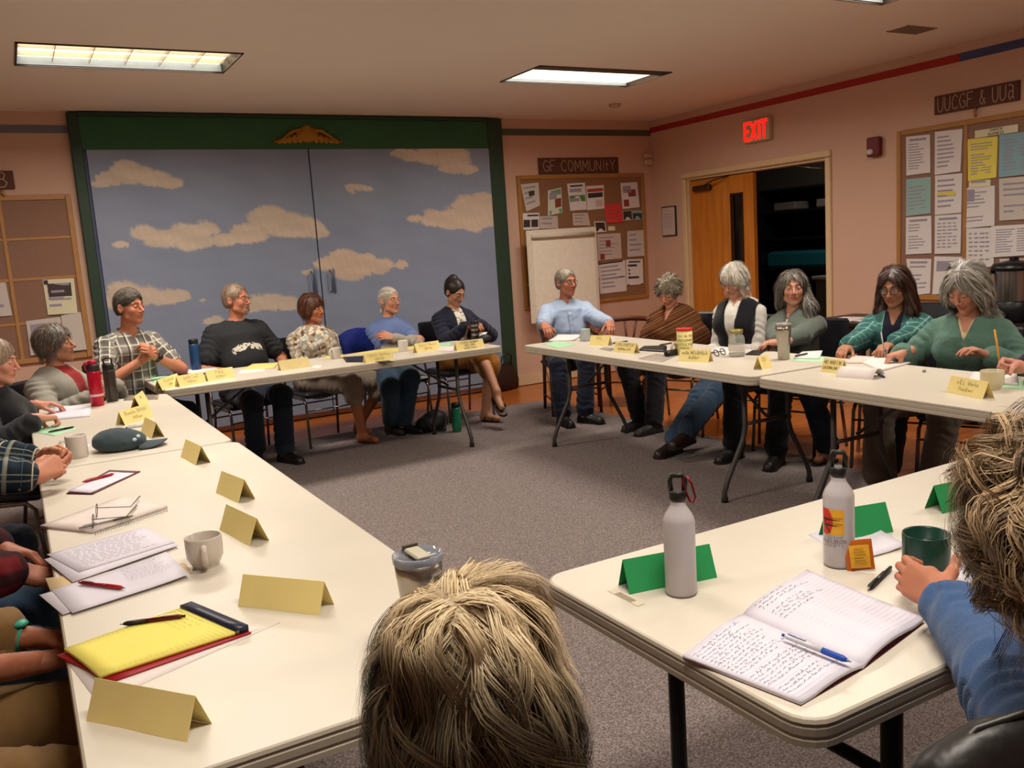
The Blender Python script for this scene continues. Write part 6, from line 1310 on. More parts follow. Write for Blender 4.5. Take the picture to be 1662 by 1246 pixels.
# ---------------------------------------------------------------- things on the tables
TT = .74
def place(o, px, py, rz=None, z=TT):
    p = onz(px, py, z); o.location = (p[0], p[1], z)
    if rz is not None: o.rotation_euler = (0, 0, rz)
    return o
cardy = mat('card_yellow', 'efdc92', .75, var=.03); cardg = mat('card_green', '1f8a4c', .75, var=.03); inkd = mat('marker_ink', '2a2a26', .7); pencil_ink = mat('pen_ink_faint', '8f8a50', .8)
paperw = PAPER['w']; paperl = mat('paper_lined', 'd6d2de', .8, var=.02)
def tent(label, pa, pb, text=None, m=cardy, h=.068, w=.055, flip=False, faint=False, size=None, front=1, z=TT, lines2=None):
    """tent card: pa, pb = pixels of the ends of its near bottom edge"""
    A = onz(*pa, z)[:2]; B = onz(*pb, z)[:2]; d = B-A; L = np.linalg.norm(d); L = size or L; ang = math.atan2(d[1], d[0]); mid = (A+B)/2
    nrm_ = np.array([-d[1], d[0]])/np.linalg.norm(d)
    if nrm_@(-mid) > 0: nrm_ = -nrm_                       # away from the viewer
    sgn = 1 if nrm_@np.array([-math.sin(ang), math.cos(ang)]) > 0 else -1
    o = None; mb = MB().mat(m); t = .0006
    def face(y0, y1):
        n = 6; vs = []; 
        for i in range(n+1):
            x = -L/2+L*i/n
            for k, (y, zz) in enumerate(((y0, 0.0), (y1, h))): vs.append((x, y+.0015*math.sin(i)*(k == 0), zz+.0003))
        b = [(2*i, 2*i+2, 2*i+3, 2*i+1) for i in range(n)]; mb.add(vs, b)
    yr = w/2*sgn
    face(0, yr); face(2*yr, yr)
    inner = MB()
    mb.mat(m)
    if text:
        mb.mat(pencil_ink if faint else inkd); rows = text.split('/'); 
        left = sgn > 0
        for r, tx in enumerate(rows):
            hh = h*(.26 if r == 0 else .20) if len(rows) < 3 else h*.20; v0 = .60-.36*r if len(rows) < 3 else .70-.30*r
            st, wd = strokes(tx, hh, .22, .03); k = min(1, L*.82/wd)
            for pl_ in st:
                ribbon(mb, [((x-wd/2)*k*(1 if left else -1), v0*h+y) for x, y in pl_], .0012 if not faint else .0009, lambda p: (p[0], (p[1]/h)*yr-.0012*sgn, p[1]+.0009))
    o = mb.build('name_card'); o.location = (mid[0], mid[1], z); o.rotation_euler = (0, 0, ang)
    md = o.modifiers.new('thickness', 'SOLIDIFY'); md.thickness = .0006
    return tag(o, label, 'name card')
# cards: left tables
tent('blank yellow card nearest the viewer, below the yellow pad', (140, 1170), (304, 1204), None, h=.062)
tent('blank yellow card right of the yellow pad, facing the viewer', (386, 984), (519, 998), None, h=.062)
tent('blank yellow card just behind the cream mug', (356, 860), (405, 886), None)
tent('blank yellow card, second beyond the cream mug', (350, 800), (387, 816), None)
tent('blank yellow card in line with the brim of the cap', (293, 742), (318, 755), None)
tent('yellow card half hidden behind the grey cap', (228, 702), (246, 712), None)
tent('handwritten yellow card between the marker pen and the red bottle', (203, 690), (250, 676), 'Bonnie Smith/Hudson', faint=True)
tent('small yellow card right of the red bottle on the left-hand table', (229, 663), (242, 652), 'Ann', faint=True)
tent('handwritten yellow card at the corner between the two left tables', (264, 634), (296, 622), 'Ellen Wood/ASNE', faint=True)
# far table
tent('long yellow card in front of the blue flask', (292, 628), (335, 620), 'John Loz/Hudson', faint=True)
tent('yellow card joined to the right of the long one before the bearded man', (338, 619), (382, 612), 'Paul/Albany', faint=True)
tent('pale yellow card facing the woman in the floral blouse', (456, 602), (504, 595), None, m=mat('card_pale', 'd9c88c', .8))
tent('yellow card beside the black folder on the far table', (594, 590), (640, 584), 'Cathy Hutton/Capital', faint=True)
tent('yellow card between the white mug and the camera on the far table', (677, 573), (716, 567), 'Dolly Moore/Capital', faint=True)
tent('yellow card lettered in black at the right end of the far table', (742, 570), (787, 564), 'LAURIE BENNER/NYS ORN/SARATOGA')
# right tables
tent('yellow card beside the pale mug at the far end of the right-hand table', (956, 560), (987, 561), 'Bill', faint=True)
tent('yellow card lettered LISA PORTER on the right-hand table', (995, 571), (1029, 574), 'LISA PORTER/Southern Adir')
tent('yellow card in front of the yellow and red canister', (1101, 586), (1150, 588), 'Joan Mcnamara/Albany')
tent('small yellow card by itself between the jar and the steel tumbler', (1237, 600), (1254, 596), 'Ed', faint=True)
tent('yellow card half covered by the arched sheet of paper', (1331, 603), (1364, 607), 'MO MARTIN/EASTERN LONG I.')
tent('yellow card in front of the cream cup at the right edge', (1535, 636), (1595, 648), 'Jill Weiss/President', faint=True)
# green cards
tent('green card at the left, behind the bottle with the red clip', (1022, 965), (1164, 937), None, m=cardg, h=.066)
tent('green card behind the bird-emblem bottle', (1352, 880), (1450, 863), None, m=cardg, h=.066)
tent('green card beside the curly-haired head', (1530, 834), (1590, 820), None, m=cardg, h=.066)
# papers
def sheet(label, quad, m=paperl, z=TT, th=.0015, lines=0, vertical=False, inkm=None, curl=0, lw=.0012, cat='paper', name='paper', hand=True, kind=None, group=None, u0=.1, u1=.9, v0=.1, v1=.9, dens=1, rules=None, seed=1):
    """quad: pixels of four corners on the table; text lines run from corner 0 to corner 1"""
    st = random.getstate(); random.seed(seed)
    P = [onz(*q, z)[:2] for q in quad]; c = sum(P)/4; mb = MB().mat(m)
    def xy(u, v): a = P[0]+(P[1]-P[0])*u; b = P[3]+(P[2]-P[3])*u; return a+(b-a)*v-c
    def fn(u, v): q = xy(u, v); return (q[0], q[1], th+curl*(max(0, u-.6)**2*4+max(0, v-.7)**2*3))
    mb.sheet(fn, 6, 6, th)
    H_ = np.linalg.norm(P[3]-P[0]); W_ = np.linalg.norm(P[1]-P[0])
    def fl(p):
        q = fn(p[0]/W_, p[1]/H_); return (q[0], q[1], q[2]+.0004)
    if rules:
        mb.mat(rules[0]); n = rules[1]
        for k in range(1, n): ribbon(mb, [(0.01*W_, H_*k/n), (.99*W_, H_*k/n)], .0006, fl)
    if lines:
        mb.mat(inkm or inkd); lh = H_*(v1-v0)/lines
        for k in range(lines):
            y = H_*(v0+(v1-v0)*(k+.5)/lines); e = u1-(random.uniform(0, .35) if hand else random.uniform(0, .25))*(u1-u0)
            scribble(mb, W_*u0, W_*e, y, -lh*.55, lw, fl, dens) if False else scribble2(mb, W_*u0, W_*e, y, lh*.5, lw, fl, dens, hand)
    o = mb.build(name); o.location = (c[0], c[1], z); tag(o, label, cat, group); random.setstate(st); return o
def scribble2(mb, x0, x1, y, h, w, fn, dens, hand):
    x = x0
    while x < x1:
        n = random.randint(3, 8); pts = []
        for i in range(n):
            pts.append((x, y-(random.uniform(-.1, .8 if random.random() < .2 else .35) if hand else (i % 2)*.55)*h)); x += h*(random.uniform(.14, .30) if hand else .3)/dens
            if x > x1: break
        if len(pts) > 1: ribbon(mb, pts, w, fn)
        x += h*random.uniform(.3, .6)
blue_ink = mat('ink_blue_grey', '4a4a60', .8); faint_ink = mat('ink_faint', '9a96a8', .8); blackp = mat('plastic_black', '17171a', .4); redm = mat('cover_red', 'a31524', .5)
sheet('white sheets sticking out under the red folder', [(112, 1078), (395, 1030), (455, 1010), (160, 1142)], PAPER['w'], TT, .001, name='paper')
sheet('red folder under the yellow legal pad', [(92, 1065), (318, 993), (408, 1028), (180, 1108)], redm, TT+.002, .003, cat='folder', name='folder')
# legal pad
lp = thing('legal_pad', 'yellow legal pad with faint handwriting and a dark blue binding', 'notepad', onz(255, 1042, TT+.006)); c0 = np.array(lp.location)
Pq = [onz(*q, TT+.006)-c0 for q in ((105, 1058), (312, 985), (404, 1024), (163, 1102))]
yp = mat('legal_yellow', 'e8dc6a', .75, var=.03); ru = mat('rule_line', 'c9bd78', .8)
def pf(u, v, z=0): a = Pq[0]+(Pq[1]-Pq[0])*u; b = Pq[3]+(Pq[2]-Pq[3])*u; q = a+(b-a)*v; return (q[0], q[1], .008+z+.003*math.sin(v*3.1)*(1-u))
mb = MB().mat(yp); mb.sheet(lambda u, v: pf(u*.93, v), 8, 6, .007); mb.mat(ru)
for k in range(1, 27): ribbon(mb, [(.035*k-.01, .02), (.035*k-.01, .98)], .004, lambda p: pf(p[0], p[1], .0004))
mb.mat(mat('pen_on_yellow', '8a7a30', .8)); random.seed(3)
for k in range(5): scribble2(mb, .1, .55+.1*random.random(), 0, .03, .003, lambda p, k=k: pf(.86-.045*k+p[1]*.6, p[0], .0006), .5, True)
mb.build('sheets', None, lp)
mb = MB().mat(mat('binding_navy', '1c2238', .4)); mb.sheet(lambda u, v: (*pf(.90+.10*u, v)[:2], .0135), 2, 4, .013); mb.build('binding', None, lp)
def pen(label, pa, pb, col, grip, tip='b8b4ae', r=.0048, z=TT, white=False, cat='pen', name='pen', band=None):
    A = onz(*pa, z+r); B = onz(*pb, z+r); d = B-A; L = np.linalg.norm(d); L = min(max(L, .11), .16); mid = (A+B)/2; a = math.atan2(d[1], d[0])
    o = thing(name, label, cat, mid, a)
    mb = MB().mat(mat('pen_'+col, col, .3)); mb.tube([(-L/2+.006, 0, 0), (-L/2+.01, 0, 0), (L*.10, 0, 0)], [r*.6, r*.95, r], 12); mb.build('barrel', None, o)
    mb = MB().mat(mat('pen_'+grip, grip, .5)); mb.tube([(L*.10, 0, 0), (L*.38, 0, 0), (L*.44, 0, 0)], [r*1.05, r*1.05, r*.6], 12); mb.build('grip', None, o)
    MB().mat(mat('pen_tip_'+tip, tip, .3, .6)).tube([(L*.44, 0, 0), (L/2, 0, 0)], [r*.55, r*.12], 10).build('tip', None, o)
    MB().mat(mat('pen_'+grip, grip, .5)).tube([(-L/2, 0, 0), (-L/2+.008, 0, 0)], r*.55, 10).build('push_button', None, o)
    MB().mat(mat('pen_tip_'+tip, tip, .3, .6)).box((-L/2+.03, 0, r+.0016), (.036, .003, .0014)).build('clip', None, o)
    return o
pen('dark red pen with a black grip lying on the yellow legal pad', (301, 999), (194, 1013), '5a1016', '141013', z=TT+.014)
sheet('manila folder under the printed sheets beside the cream mug', [(74, 940), (300, 915), (312, 930), (82, 960)], mat('manila', 'd3b98c', .7), TT, .003, cat='folder', name='folder')
sheet('loose sheet poking out to the left of the handwritten page', [(64, 966), (270, 905), (300, 925), (102, 998)], paperl, TT+.003, .0012)
sheet('sheet with faint handwriting under the red and silver pen', [(84, 958), (270, 898), (308, 935), (118, 996)], paperl, TT+.0045, .0012, lines=9, vertical=True, inkm=faint_ink, u0=.55, u1=.95, v0=.08, v1=.6, curl=.006, seed=4)
sheet('printed sheet with several blocks of type, left-hand table', [(72, 908), (240, 858), (290, 885), (118, 945)], paperl, TT+.006, .0012, lines=0)
o = sheet('printed outline sheet lying over the manila folder', [(76, 900), (232, 856), (284, 880), (128, 928)], paperl, TT+.008, .0012, lines=11, inkm=ink, hand=False, lw=.0011, dens=.8, u0=.12, u1=.92, v0=.12, v1=.9, seed=8)
pen('red pen with a silver middle on the handwritten page', (128, 945), (204, 954), '8a1420', 'b01c22', z=TT+.007)
# spiral pad with reading glasses
sheet('blank cover page of the spiral-bound notepad with reading glasses on it', [(66, 857), (195, 810), (272, 824), (150, 866)], mat('paper_pinkish', 'd8ccc6', .8), TT, .009, cat='notepad', name='spiral_notepad')
A = onz(272, 825, TT+.012); B = onz(152, 864, TT+.012); o = COL.objects.get('spiral_notepad') or None
sp_ = bpy.data.objects['spiral_notepad']; 
mb = MB().mat(mat('spiral_wire', '3a3634', .4, .7))
for k in range(30):
    q = A+(B-A)*(k+.5)/30-np.array(sp_.location); mb.tube([q+[math.cos(a)*.002, math.sin(a)*.004, math.sin(a*1.0)*.004-.004] for a in np.linspace(0, 6.28, 7)[:-1]], .0007, 4, closed=True)
o = mb.build('spiral_binding', None, sp_); o['kind'] = 'stuff'
rg_ = thing('reading_glasses', 'folded-out metal reading glasses standing on the spiral notepad', 'glasses', onz(152, 845, TT+.010)); gb = np.array(rg_.location)
mg = mat('glasses_metal', '4a403a', .3, .7); g1 = onz(149, 846, TT+.012)-gb; g2 = onz(153, 824, TT+.035)-gb
def gp(px, py, z): return onz(px, py, z)-gb
mb = MB().mat(mg)
for s, c in ((0, gp(151, 845, TT+.030)), (1, gp(157, 828, TT+.030))):
    pts = [c+np.array([.003*math.sin(a), .024*math.cos(a), .019*math.sin(a)]) for a in np.linspace(0, 6.28, 17)[:-1]]; mb.tube(pts, .0011, 5, closed=True); l = MB().mat(glass('lens_clear', 'dfe4e4', .02, .12)); l.add(pts, [tuple(range(16))]); l.build('lens', None, rg_)
mb.build('frame', None, rg_)
MB().mat(mg).tube([gp(150, 843, TT+.034), gp(205, 838, TT+.022), gp(222, 820, TT+.016)], [.0012, .0012, .0022], 6).build('temple', None, rg_)
MB().mat(mg).tube([gp(157, 824, TT+.038), gp(212, 822, TT+.028), gp(227, 805, TT+.020)], [.0012, .0012, .0022], 6).build('temple', None, rg_)
pen('slim grey pen lying on the spiral notepad', (128, 857), (220, 836), '8a8682', '6a6662', z=TT+.012, r=.0038)
# plaid person's clipboard and red pen
sheet('white sheet on a maroon-edged folder under the clasped hands', [(108, 802), (178, 764), (228, 766), (150, 803)], mat('cover_maroon', '5a2430', .5), TT, .004, cat='folder', name='folder')
sheet('white page lying on the maroon-edged folder', [(110, 797), (178, 766), (218, 768), (146, 800)], paperl, TT+.0042, .001)
pen('red pen lying under the clasped hands', (134, 782), (187, 768), '9a1420', '9a1420', z=TT+.006)
sheet('white papers under the white mug near the cap', [(70, 740), (108, 718), (150, 722), (110, 742)], paperl, TT, .002)
sheet('mint green sheet with a black pen on it, left-hand table', [(48, 700), (76, 690), (130, 694), (88, 708)], mat('paper_mint', 'a9d3ae', .8), TT, .001)
pen('black pen lying on the mint green sheet', (78, 701), (122, 692), '1c2018', '1c2018', z=TT+.002)
pen('black and white marker pen in front of the handwritten yellow cards', (204, 694), (250, 687), 'c8c4bc', '141414', r=.0062, cat='marker', name='marker_pen')
sheet('open notebook under the hands of the person in black', [(66, 684), (92, 660), (148, 660), (146, 676)], paperl, TT, .006, lines=0, cat='notebook', name='notebook')
# clear tray / papers at the far corner
sheet('plastic folder at the far end of the left-hand table', [(200, 650), (208, 642), (258, 641), (256, 648)], mat('plastic_clear_grey', '8d8478', .2), TT, .004, cat='folder', name='folder')
# mugs
def mug(label, px, py, col, h=.095, r=.042, handle=0, inner=None, shape='straight', name='mug', cat='mug', z=TT):
    p = onz(px, py, z); o = thing(name, label, cat, p); m = mat('glaze_'+col, col, .25, var=.03, spec=.5)
    if shape == 'straight': pr = [(r*.93, 0), (r*.98, .004), (r, .012), (r, h-.003), (r-.001, h), (r-.004, h-.002), (r-.0045, .01), (.001, .008)]
    elif shape == 'cup': pr = [(r*.70, 0), (r*.72, .006), (r*.78, .010), (r*.97, .026), (r, .045), (r, h-.003), (r-.001, h), (r-.004, h-.002), (r-.0045, .045), (r*.6, .012), (.001, .010)]
    MB().mat(m).lathe(pr, n=36, cap=False).build('cup', None, o)
    if inner: MB().mat(mat('drink_'+inner, inner, .1)).lathe([(.001, h*.72), (r-.006, h*.72)], n=28, cap=False).build('drink', None, o)
    if handle is not None:
        ca, sa = math.cos(handle), math.sin(handle); P = [(r-.004, h*.80), (r+.016, h*.84), (r+.026, h*.66), (r+.024, h*.42), (r+.008, h*.22), (r-.004, h*.2)]
        MB().mat(m).tube([(a*ca, a*sa, b) for a, b in P], .0062, 8, flat=(1.2, .8)).build('handle', None, o)
    return o
mug('cream mug on the long left-hand table near the printed sheets', 335, 918, 'c8beb2', .078, .044, math.radians(-100), shape='cup')
mug('white mug by the cap and the clasped hands', 127, 742, 'c4bab0', .092, .040, math.radians(195))
mug('white mug on the far table before the woman in the floral blouse', 545, 582, 'c9c0b4', .082, .038, math.radians(-150))
mug('white mug on the far table before the woman with folded arms', 655, 570, 'cfc8be', .085, .038, math.radians(60))
mug('pale blue-grey mug on the right-hand table before the man in pale blue', 950, 553, 'aab2b2', .090, .040, math.radians(80))
mug('cream cup behind the yellow card at the right edge', 1610, 632, 'c9bf9f', .082, .046, None, shape='cup', name='cup', cat='cup')
gm = mug('dark green mug held by the person in denim', 1503, 932, '0f3a30', .090, .046, None, '1a2420')
# bottles
def lathe_part(o, name, m, prof, n=32, cap=True): return MB().mat(m).lathe(prof, n=n, cap=cap).build(name, None, o)
def flask(label, px, py, col, lid, h, r, name='water_bottle', rough=.3, band=None, trans=False, z=TT):
    o = thing(name, label, 'bottle', onz(px, py, z)); lathe_part(o, 'body', mat('flask_'+col, col, rough, .1), [(r*.9, 0), (r, .006), (r, h*.80), (r*.92, h*.84)]); lathe_part(o, 'lid', mat('flask_lid_'+lid, lid, .4), [(r*.90, h*.84), (r*.93, h*.86), (r*.93, h*.97), (r*.82, h)]); return o
o = flask('tall red translucent water bottle on the left-hand table', 159, 658, 'b01430', '2a2024', .235, .036, rough=.15)
MB().mat(mat('label_pale', 'd8b8b4', .5)).lathe([(.0366, .055), (.0366, .068)], n=32, cap=False).build('band', None, o)
MB().mat(mat('lid_red', 'b01430', .3)).lathe([(.020, .235), (.024, .238), (.022, .256), (.012, .258)], n=20).build('spout_cap', None, o); MB().mat(mat('lid_red', 'b01430', .3)).tube([(-.034, 0, .205), (-.042, 0, .24), (-.020, 0, .255)], .006, 6).build('strap', None, o)
o = flask('dark grey bottle with a loop lid behind the red one', 183, 651, '3c3632', '18181a', .22, .034, rough=.2); MB().mat(mat('flask_lid_18181a', '18181a', .4)).tube([(-.02, 0, .22), (-.022, 0, .245), (0, 0, .255), (.022, 0, .245), (.02, 0, .22)], .005, 8).build('carry_loop', None, o)
flask('blue insulated flask with a black lid on the far table', 319, 600, '173f66', '0f1114', .225, .036, rough=.35)
steel = mat('steel_tumbler', 'a8a096', .28, .9)
def tumbler(label, px, py, h, r0, r1, z=TT, lid=True):
    o = thing('tumbler', label, 'tumbler', onz(px, py, z)); lathe_part(o, 'body', steel, [(r0, 0), (r0*1.01, .004), (r0*1.05, h*.35), (r0*1.07, h*.36), (r1*.95, h*.82), (r1*.97, h*.84), (r1, h)]); 
    if lid:
        lathe_part(o, 'lid', glass('lid_clear', '8d93a0', .05, .55), [(r1*1.02, h-.004), (r1*1.06, h), (r1*1.06, h+.012), (r1*.97, h+.014), (r1*.9, h+.006), (.001, h+.006)], cap=False)
        MB().mat(mat('slider_pale', 'b5b098', .4)).box((0, -.0, h+.013), (.030, .060, .008), bev=.003).build('slider', None, o); MB().mat(mat('slider_dark', '4a4038', .5)).box((0, .034, h+.016), (.030, .006, .010)).build('slider_tab', None, o)
    return o
tumbler('steel tumbler with a clear lid behind the foreground head', 690, 1045, .165, .033, .0445)
t2 = tumbler('brushed steel tumbler in front of the woman with long grey hair', 1272, 583, .195, .032, .044, lid=False); MB().mat(mat('lid_grey', '8f8a82', .3)).lathe([(.044, .193), (.046, .197), (.046, .203), (.02, .210), (.001, .210)], n=28, cap=False).build('lid', None, t2); MB().mat(mat('straw_pale', 'b8b2a4', .4)).tube([(.02, 0, .2), (.034, .0, .222)], .005, 8).build('sip_tab', None, t2)
tumbler_ = None
# travel mug with bands, camera, phone, papers of the woman in navy
o = flask('black and silver banded travel mug before the woman in navy', 772, 553, '26262a', '101012', .165, .032, 'travel_mug', .2)
for zz in (.045, .085, .118): MB().mat(steel).lathe([(.0328, zz), (.0328, zz+.016)], n=28, cap=False).build('band', None, o)
c = thing('camera_case', 'black camera case with a strap at the right end of the far table', 'case', onz(787, 557, TT), .3)
F = Fld(); F.ell((0, 0, .035), (.062, .045, .036), None, .01); V, Q = mesh_field(F, .006); rawmesh('pouch', V, Q, mat('nylon_black', '16161a', .6, bump=.2), c); MB().mat(mat('nylon_black', '16161a', .6, bump=.2)).tube([(-.05, -.02, .03), (0, -.05, .03), (.05, -.02, .03)], .004, 6).build('strap', None, c)
o = thing('phone', 'dark phone in the hands of the woman in navy', 'phone', (3.33, 6.62, .862), .2); o.rotation_euler = (.35, 0, .1); MB().mat(blackp).box((0, 0, 0), (.155, .078, .009), bev=.003).build('case', None, o); MB().mat(mat('screen_dark', '20242a', .1)).box((0, 0, .005), (.140, .068, .001)).build('screen', None, o)
mb = MB().mat(paperw); mb.sheet(lambda u, v: (.11*u, .08*v, .035*u*u), 6, 2, .001); place(tag(mb.build('paper'), 'curled white slip sticking up behind the camera case', 'paper'), 780, 548, .5)
sheet('white papers under the phone on the far table', [(672, 568), (700, 562), (745, 562), (742, 570)], paperw, TT, .004); sheet('mint sheet beside the white papers on the far table', [(700, 562), (715, 556), (735, 556), (730, 562)], mat('paper_mint', 'a9d3ae', .8), TT+.004, .001)
sheet('black folder lying on the far table', [(562, 588), (556, 580), (605, 577), (640, 588)], blackp, TT, .004, cat='folder', name='folder'); sheet('long yellow sheet in front of the woman with folded arms', [(555, 576), (620, 566), (690, 560), (660, 570)], mat('paper_yellow_pale', 'dccb78', .8), TT, .001)
sheet('yellow sheets in front of the bearded man', [(390, 600), (410, 592), (452, 590), (445, 598)], mat('paper_yellow_pale', 'dccb78', .8), TT, .004, curl=.008); sheet('white sheet under the yellow sheets of the bearded man', [(384, 607), (392, 598), (432, 598), (430, 602)], paperw, TT, .001)
sheet('yellow slip beside the mug before the woman in floral', [(522, 582), (530, 577), (560, 575), (560, 580)], mat('paper_yellow_pale', 'dccb78', .8), TT, .001); sheet('white slip right of the pale yellow card', [(505, 597), (510, 592), (525, 593), (520, 597)], paperw, TT, .001)
sheet('white papers beside the blue flask', [(286, 608), (296, 600), (352, 597), (356, 603)], paperw, TT, .003); sheet('blue folder under the white papers beside the flask', [(276, 612), (284, 604), (350, 602), (340, 608)], mat('cover_blue', '1f3f8a', .5), TT, .002, cat='folder', name='folder')
sheet('mint green sheet at the left end of the far table', [(250, 624), (242, 611), (276, 608), (285, 618)], mat('paper_mint', 'a9d3ae', .8), TT, .001)
# right-hand tables
sheet('mint green sheet at the far end of the right-hand table', [(880, 558), (905, 552), (935, 559), (905, 566)], mat('paper_mint', 'a9d3ae', .8), TT, .001)
sheet('open white booklet before the man in pale blue', [(890, 554), (905, 545), (945, 545), (932, 553)], paperw, TT, .006, curl=.01, cat='booklet', name='booklet'); pen('dark pen beside the LISA PORTER card', (994, 557), (1020, 553), '1c1c1c', '1c1c1c')
sheet('small photograph lying near the LISA PORTER card', [(972, 566), (982, 563), (1000, 566), (990, 570)], mat('photo_print', '8b8a88', .3), TT, .001, cat='photograph', name='photograph'); sheet('blurred colour leaflet before the roll of tape', [(1035, 582), (1065, 574), (1098, 578), (1075, 588)], mat('leaflet_print', 'a59a90', .4, var=.3, scale=30), TT, .001, cat='leaflet', name='leaflet')
sheet('black tablet case before the woman in the shawl', [(1036, 569), (1045, 563), (1082, 562), (1082, 572)], blackp, TT, .008, cat='tablet case', name='tablet_case'); pen('black pen before the woman in the shawl', (1070, 560), (1092, 556), '1c1c1c', '1c1c1c')
sheet('white sheets before the woman in the black vest', [(1150, 572), (1160, 563), (1205, 566), (1200, 578)], paperw, TT, .001)
o = thing('tape_dispenser', 'black tape dispenser with a roll of tape beside the canister', 'tape dispenser', onz(1090, 577), .3); MB().mat(blackp).box((0, 0, .018), (.12, .045, .036), bev=.010).build('base', None, o); mb = MB().mat(mat('tape_roll', 'c9c0a8', .3)); mb.tube([(.03+.024*math.cos(a), 0, .048+.024*math.sin(a)) for a in np.linspace(0, 6.28, 17)[:-1]], .009, 8, closed=True, flat=(1, 1)); mb.build('tape_roll', None, o)
o = thing('canister', 'yellow paper-wrapped canister with a red lid on the right-hand table', 'canister', onz(1112, 575)); lathe_part(o, 'wrapped_body', mat('wrap_yellow', 'd9cc84', .7), [(.047, 0), (.048, .003), (.048, .150)]); lathe_part(o, 'lid', mat('lid_bright_red', 'c41c20', .4), [(.050, .150), (.050, .163), (.044, .165)])
mb = MB().mat(inkd); Rr = .0486; av = math.atan2(-onz(1112, 575)[1], -onz(1112, 575)[0])
for r_, tx in enumerate(('STAY IN THE', 'DISCUSSION', 'A LITTLE FUND', 'BIRDS')): write(mb, tx, .013, .0018, lambda p: (Rr*math.cos(av+p[0]/Rr), Rr*math.sin(av+p[0]/Rr), p[1]), 0, .112-.026*r_, gap=.2)
mb.build('handwriting', None, o)
o = thing('glass_jar', 'clear glass jar with a gold screw lid on the right-hand table', 'jar', onz(1196, 578)); gj = glass('jar_glass', 'c9cdc8', .04, .32); lathe_part(o, 'glass', gj, [(.044, 0), (.048, .006), (.048, .105), (.042, .122), (.035, .130), (.035, .142)], cap=False); lathe_part(o, 'lid', mat('lid_gold', 'a09458', .35, .6), [(.038, .138), (.039, .140), (.039, .158), (.036, .160)]); lathe_part(o, 'contents', mat('jar_paper', 'b8b0a4', .8), [(.043, .004), (.0455, .01), (.0455, .02)])
MB().mat(mat('jar_label', 'cfc8c4', .7)).lathe([(.0484, .035), (.0484, .075)], n=32, cap=False).build('label', None, o)
o = thing('spectacles_case', 'black spectacles between the canister and the glass jar', 'glasses', onz(1168, 577), .2); mb = MB().mat(blackp)
for s in (-1, 1): mb.tube([(s*.032+.022*math.cos(a), 0.01*math.sin(a), .020+.018*math.sin(a)) for a in np.linspace(0, 6.28, 15)[:-1]], .003, 6, closed=True)
mb.tube([(-.055, 0, .022), (-.06, .06, .012), (-.05, .12, .008)], .003, 6); mb.tube([(.055, 0, .022), (.06, .06, .012), (.05, .12, .008)], .003, 6); mb.tube([(-.01, 0, .024), (.01, 0, .024)], .003, 6); o['label'] = 'black-framed spectacles between the canister and the glass jar'; mb.build('frame', None, o); o.name = 'spectacles'
o = sheet('black phone by the hand of the woman with long grey hair', [(1210, 576), (1222, 570), (1243, 569), (1232, 577)], blackp, TT, .008, cat='phone', name='phone')
sheet('mint sheet under the white notepad beside the steel tumbler', [(1284, 586), (1300, 576), (1345, 579), (1338, 588)], mat('paper_mint', 'a9d3ae', .8), TT, .001); sheet('white notepad beside the steel tumbler', [(1288, 582), (1302, 572), (1335, 570), (1330, 583)], paperw, TT+.001, .006, cat='notepad', name='notepad'); pen('black pen on the white notepad beside the steel tumbler', (1290, 578), (1312, 573), '141414', '141414', z=TT+.009)
# arched sheet
A = onz(1360, 612); B = onz(1412, 616); d = B-A; a_ = math.atan2(d[1], d[0]); mb = MB().mat(paperw); L_ = .19
mb.sheet(lambda u, v: (L_*(u-.5), .13*v, .045*math.sin(min(1, v*1.15)*3.0)**.8 if v > 0 else 0), 4, 12, .0008); o = mb.build('paper'); o.location = ((A[0]+B[0])/2, (A[1]+B[1])/2, TT+.001); o.rotation_euler = (0, 0, a_); tag(o, 'white sheet arched like a tent before the woman in the green sweater', 'paper')
sheet('open notebook with a red edge before the woman in the green sweater', [(1400, 590), (1420, 578), (1478, 590), (1430, 603)], paperw, TT, .008, cat='notebook', name='notebook'); sheet('pale open page before the woman in teal plaid', [(1372, 590), (1385, 578), (1415, 580), (1420, 590)], PAPER['d'], TT, .006, cat='notebook', name='notebook')
tag(place(MB().mat(mat('eraser_grey', '8a8278', .7)).box((0, 0, .006), (.018, .012, .012), bev=.003).build('eraser'), 1500, 604), 'tiny grey lump on the table before the green sweater', 'eraser'); pen('blue pen cap end beside the arched sheet', (1436, 612), (1424, 606), '2a4a8a', '2a4a8a')
sheet('white notepad beside the cream cup at the right edge', [(1570, 620), (1580, 606), (1650, 608), (1652, 626)], paperw, TT+.001, .010, cat='notepad', name='notepad'); sheet('mint green sheet under the notepad at the right edge', [(1600, 628), (1640, 618), (1662, 616), (1662, 632)], mat('paper_mint', 'a9d3ae', .8), TT, .001)
def held(label, K_, side, col, L_=.145, r=.0038, d=(.3, .0, 1), off=(0, 0, .02), name='pen', cat='pen', tipc='b8b4ae'):
    w = K_['arms'][side][2]; rt = K_['root']; M_ = Matrix.Translation(rt.location) @ Matrix.Rotation(rt.rotation_euler[2], 4, 'Z'); wv = np.array(M_ @ Vector(w)); c = wv+np.array(off); dd = nrm(d)
    o = thing(name, label, cat, c); MB().mat(mat('pen_'+col, col, .35)).tube([-dd*L_*.42, dd*L_*.5], r, 8).build('barrel', None, o); MB().mat(mat('pen_tip_'+tipc, tipc, .4)).tube([-dd*L_*.5, -dd*L_*.42], [r*.2, r*.9], 8).build('tip', None, o); return o
held('silver and black pen in the hand of the woman in the green sweater', KG, 1, '8f9494', d=(.25, .35, .8), off=(-.085, .055, .045)); held('yellow pencil held upright by the person in navy', KN, 1, 'd8941c', L_=.16, r=.0042, d=(.05, .22, 1), off=(-.055, .075, .085), name='pencil', cat='pencil', tipc='d8b070')
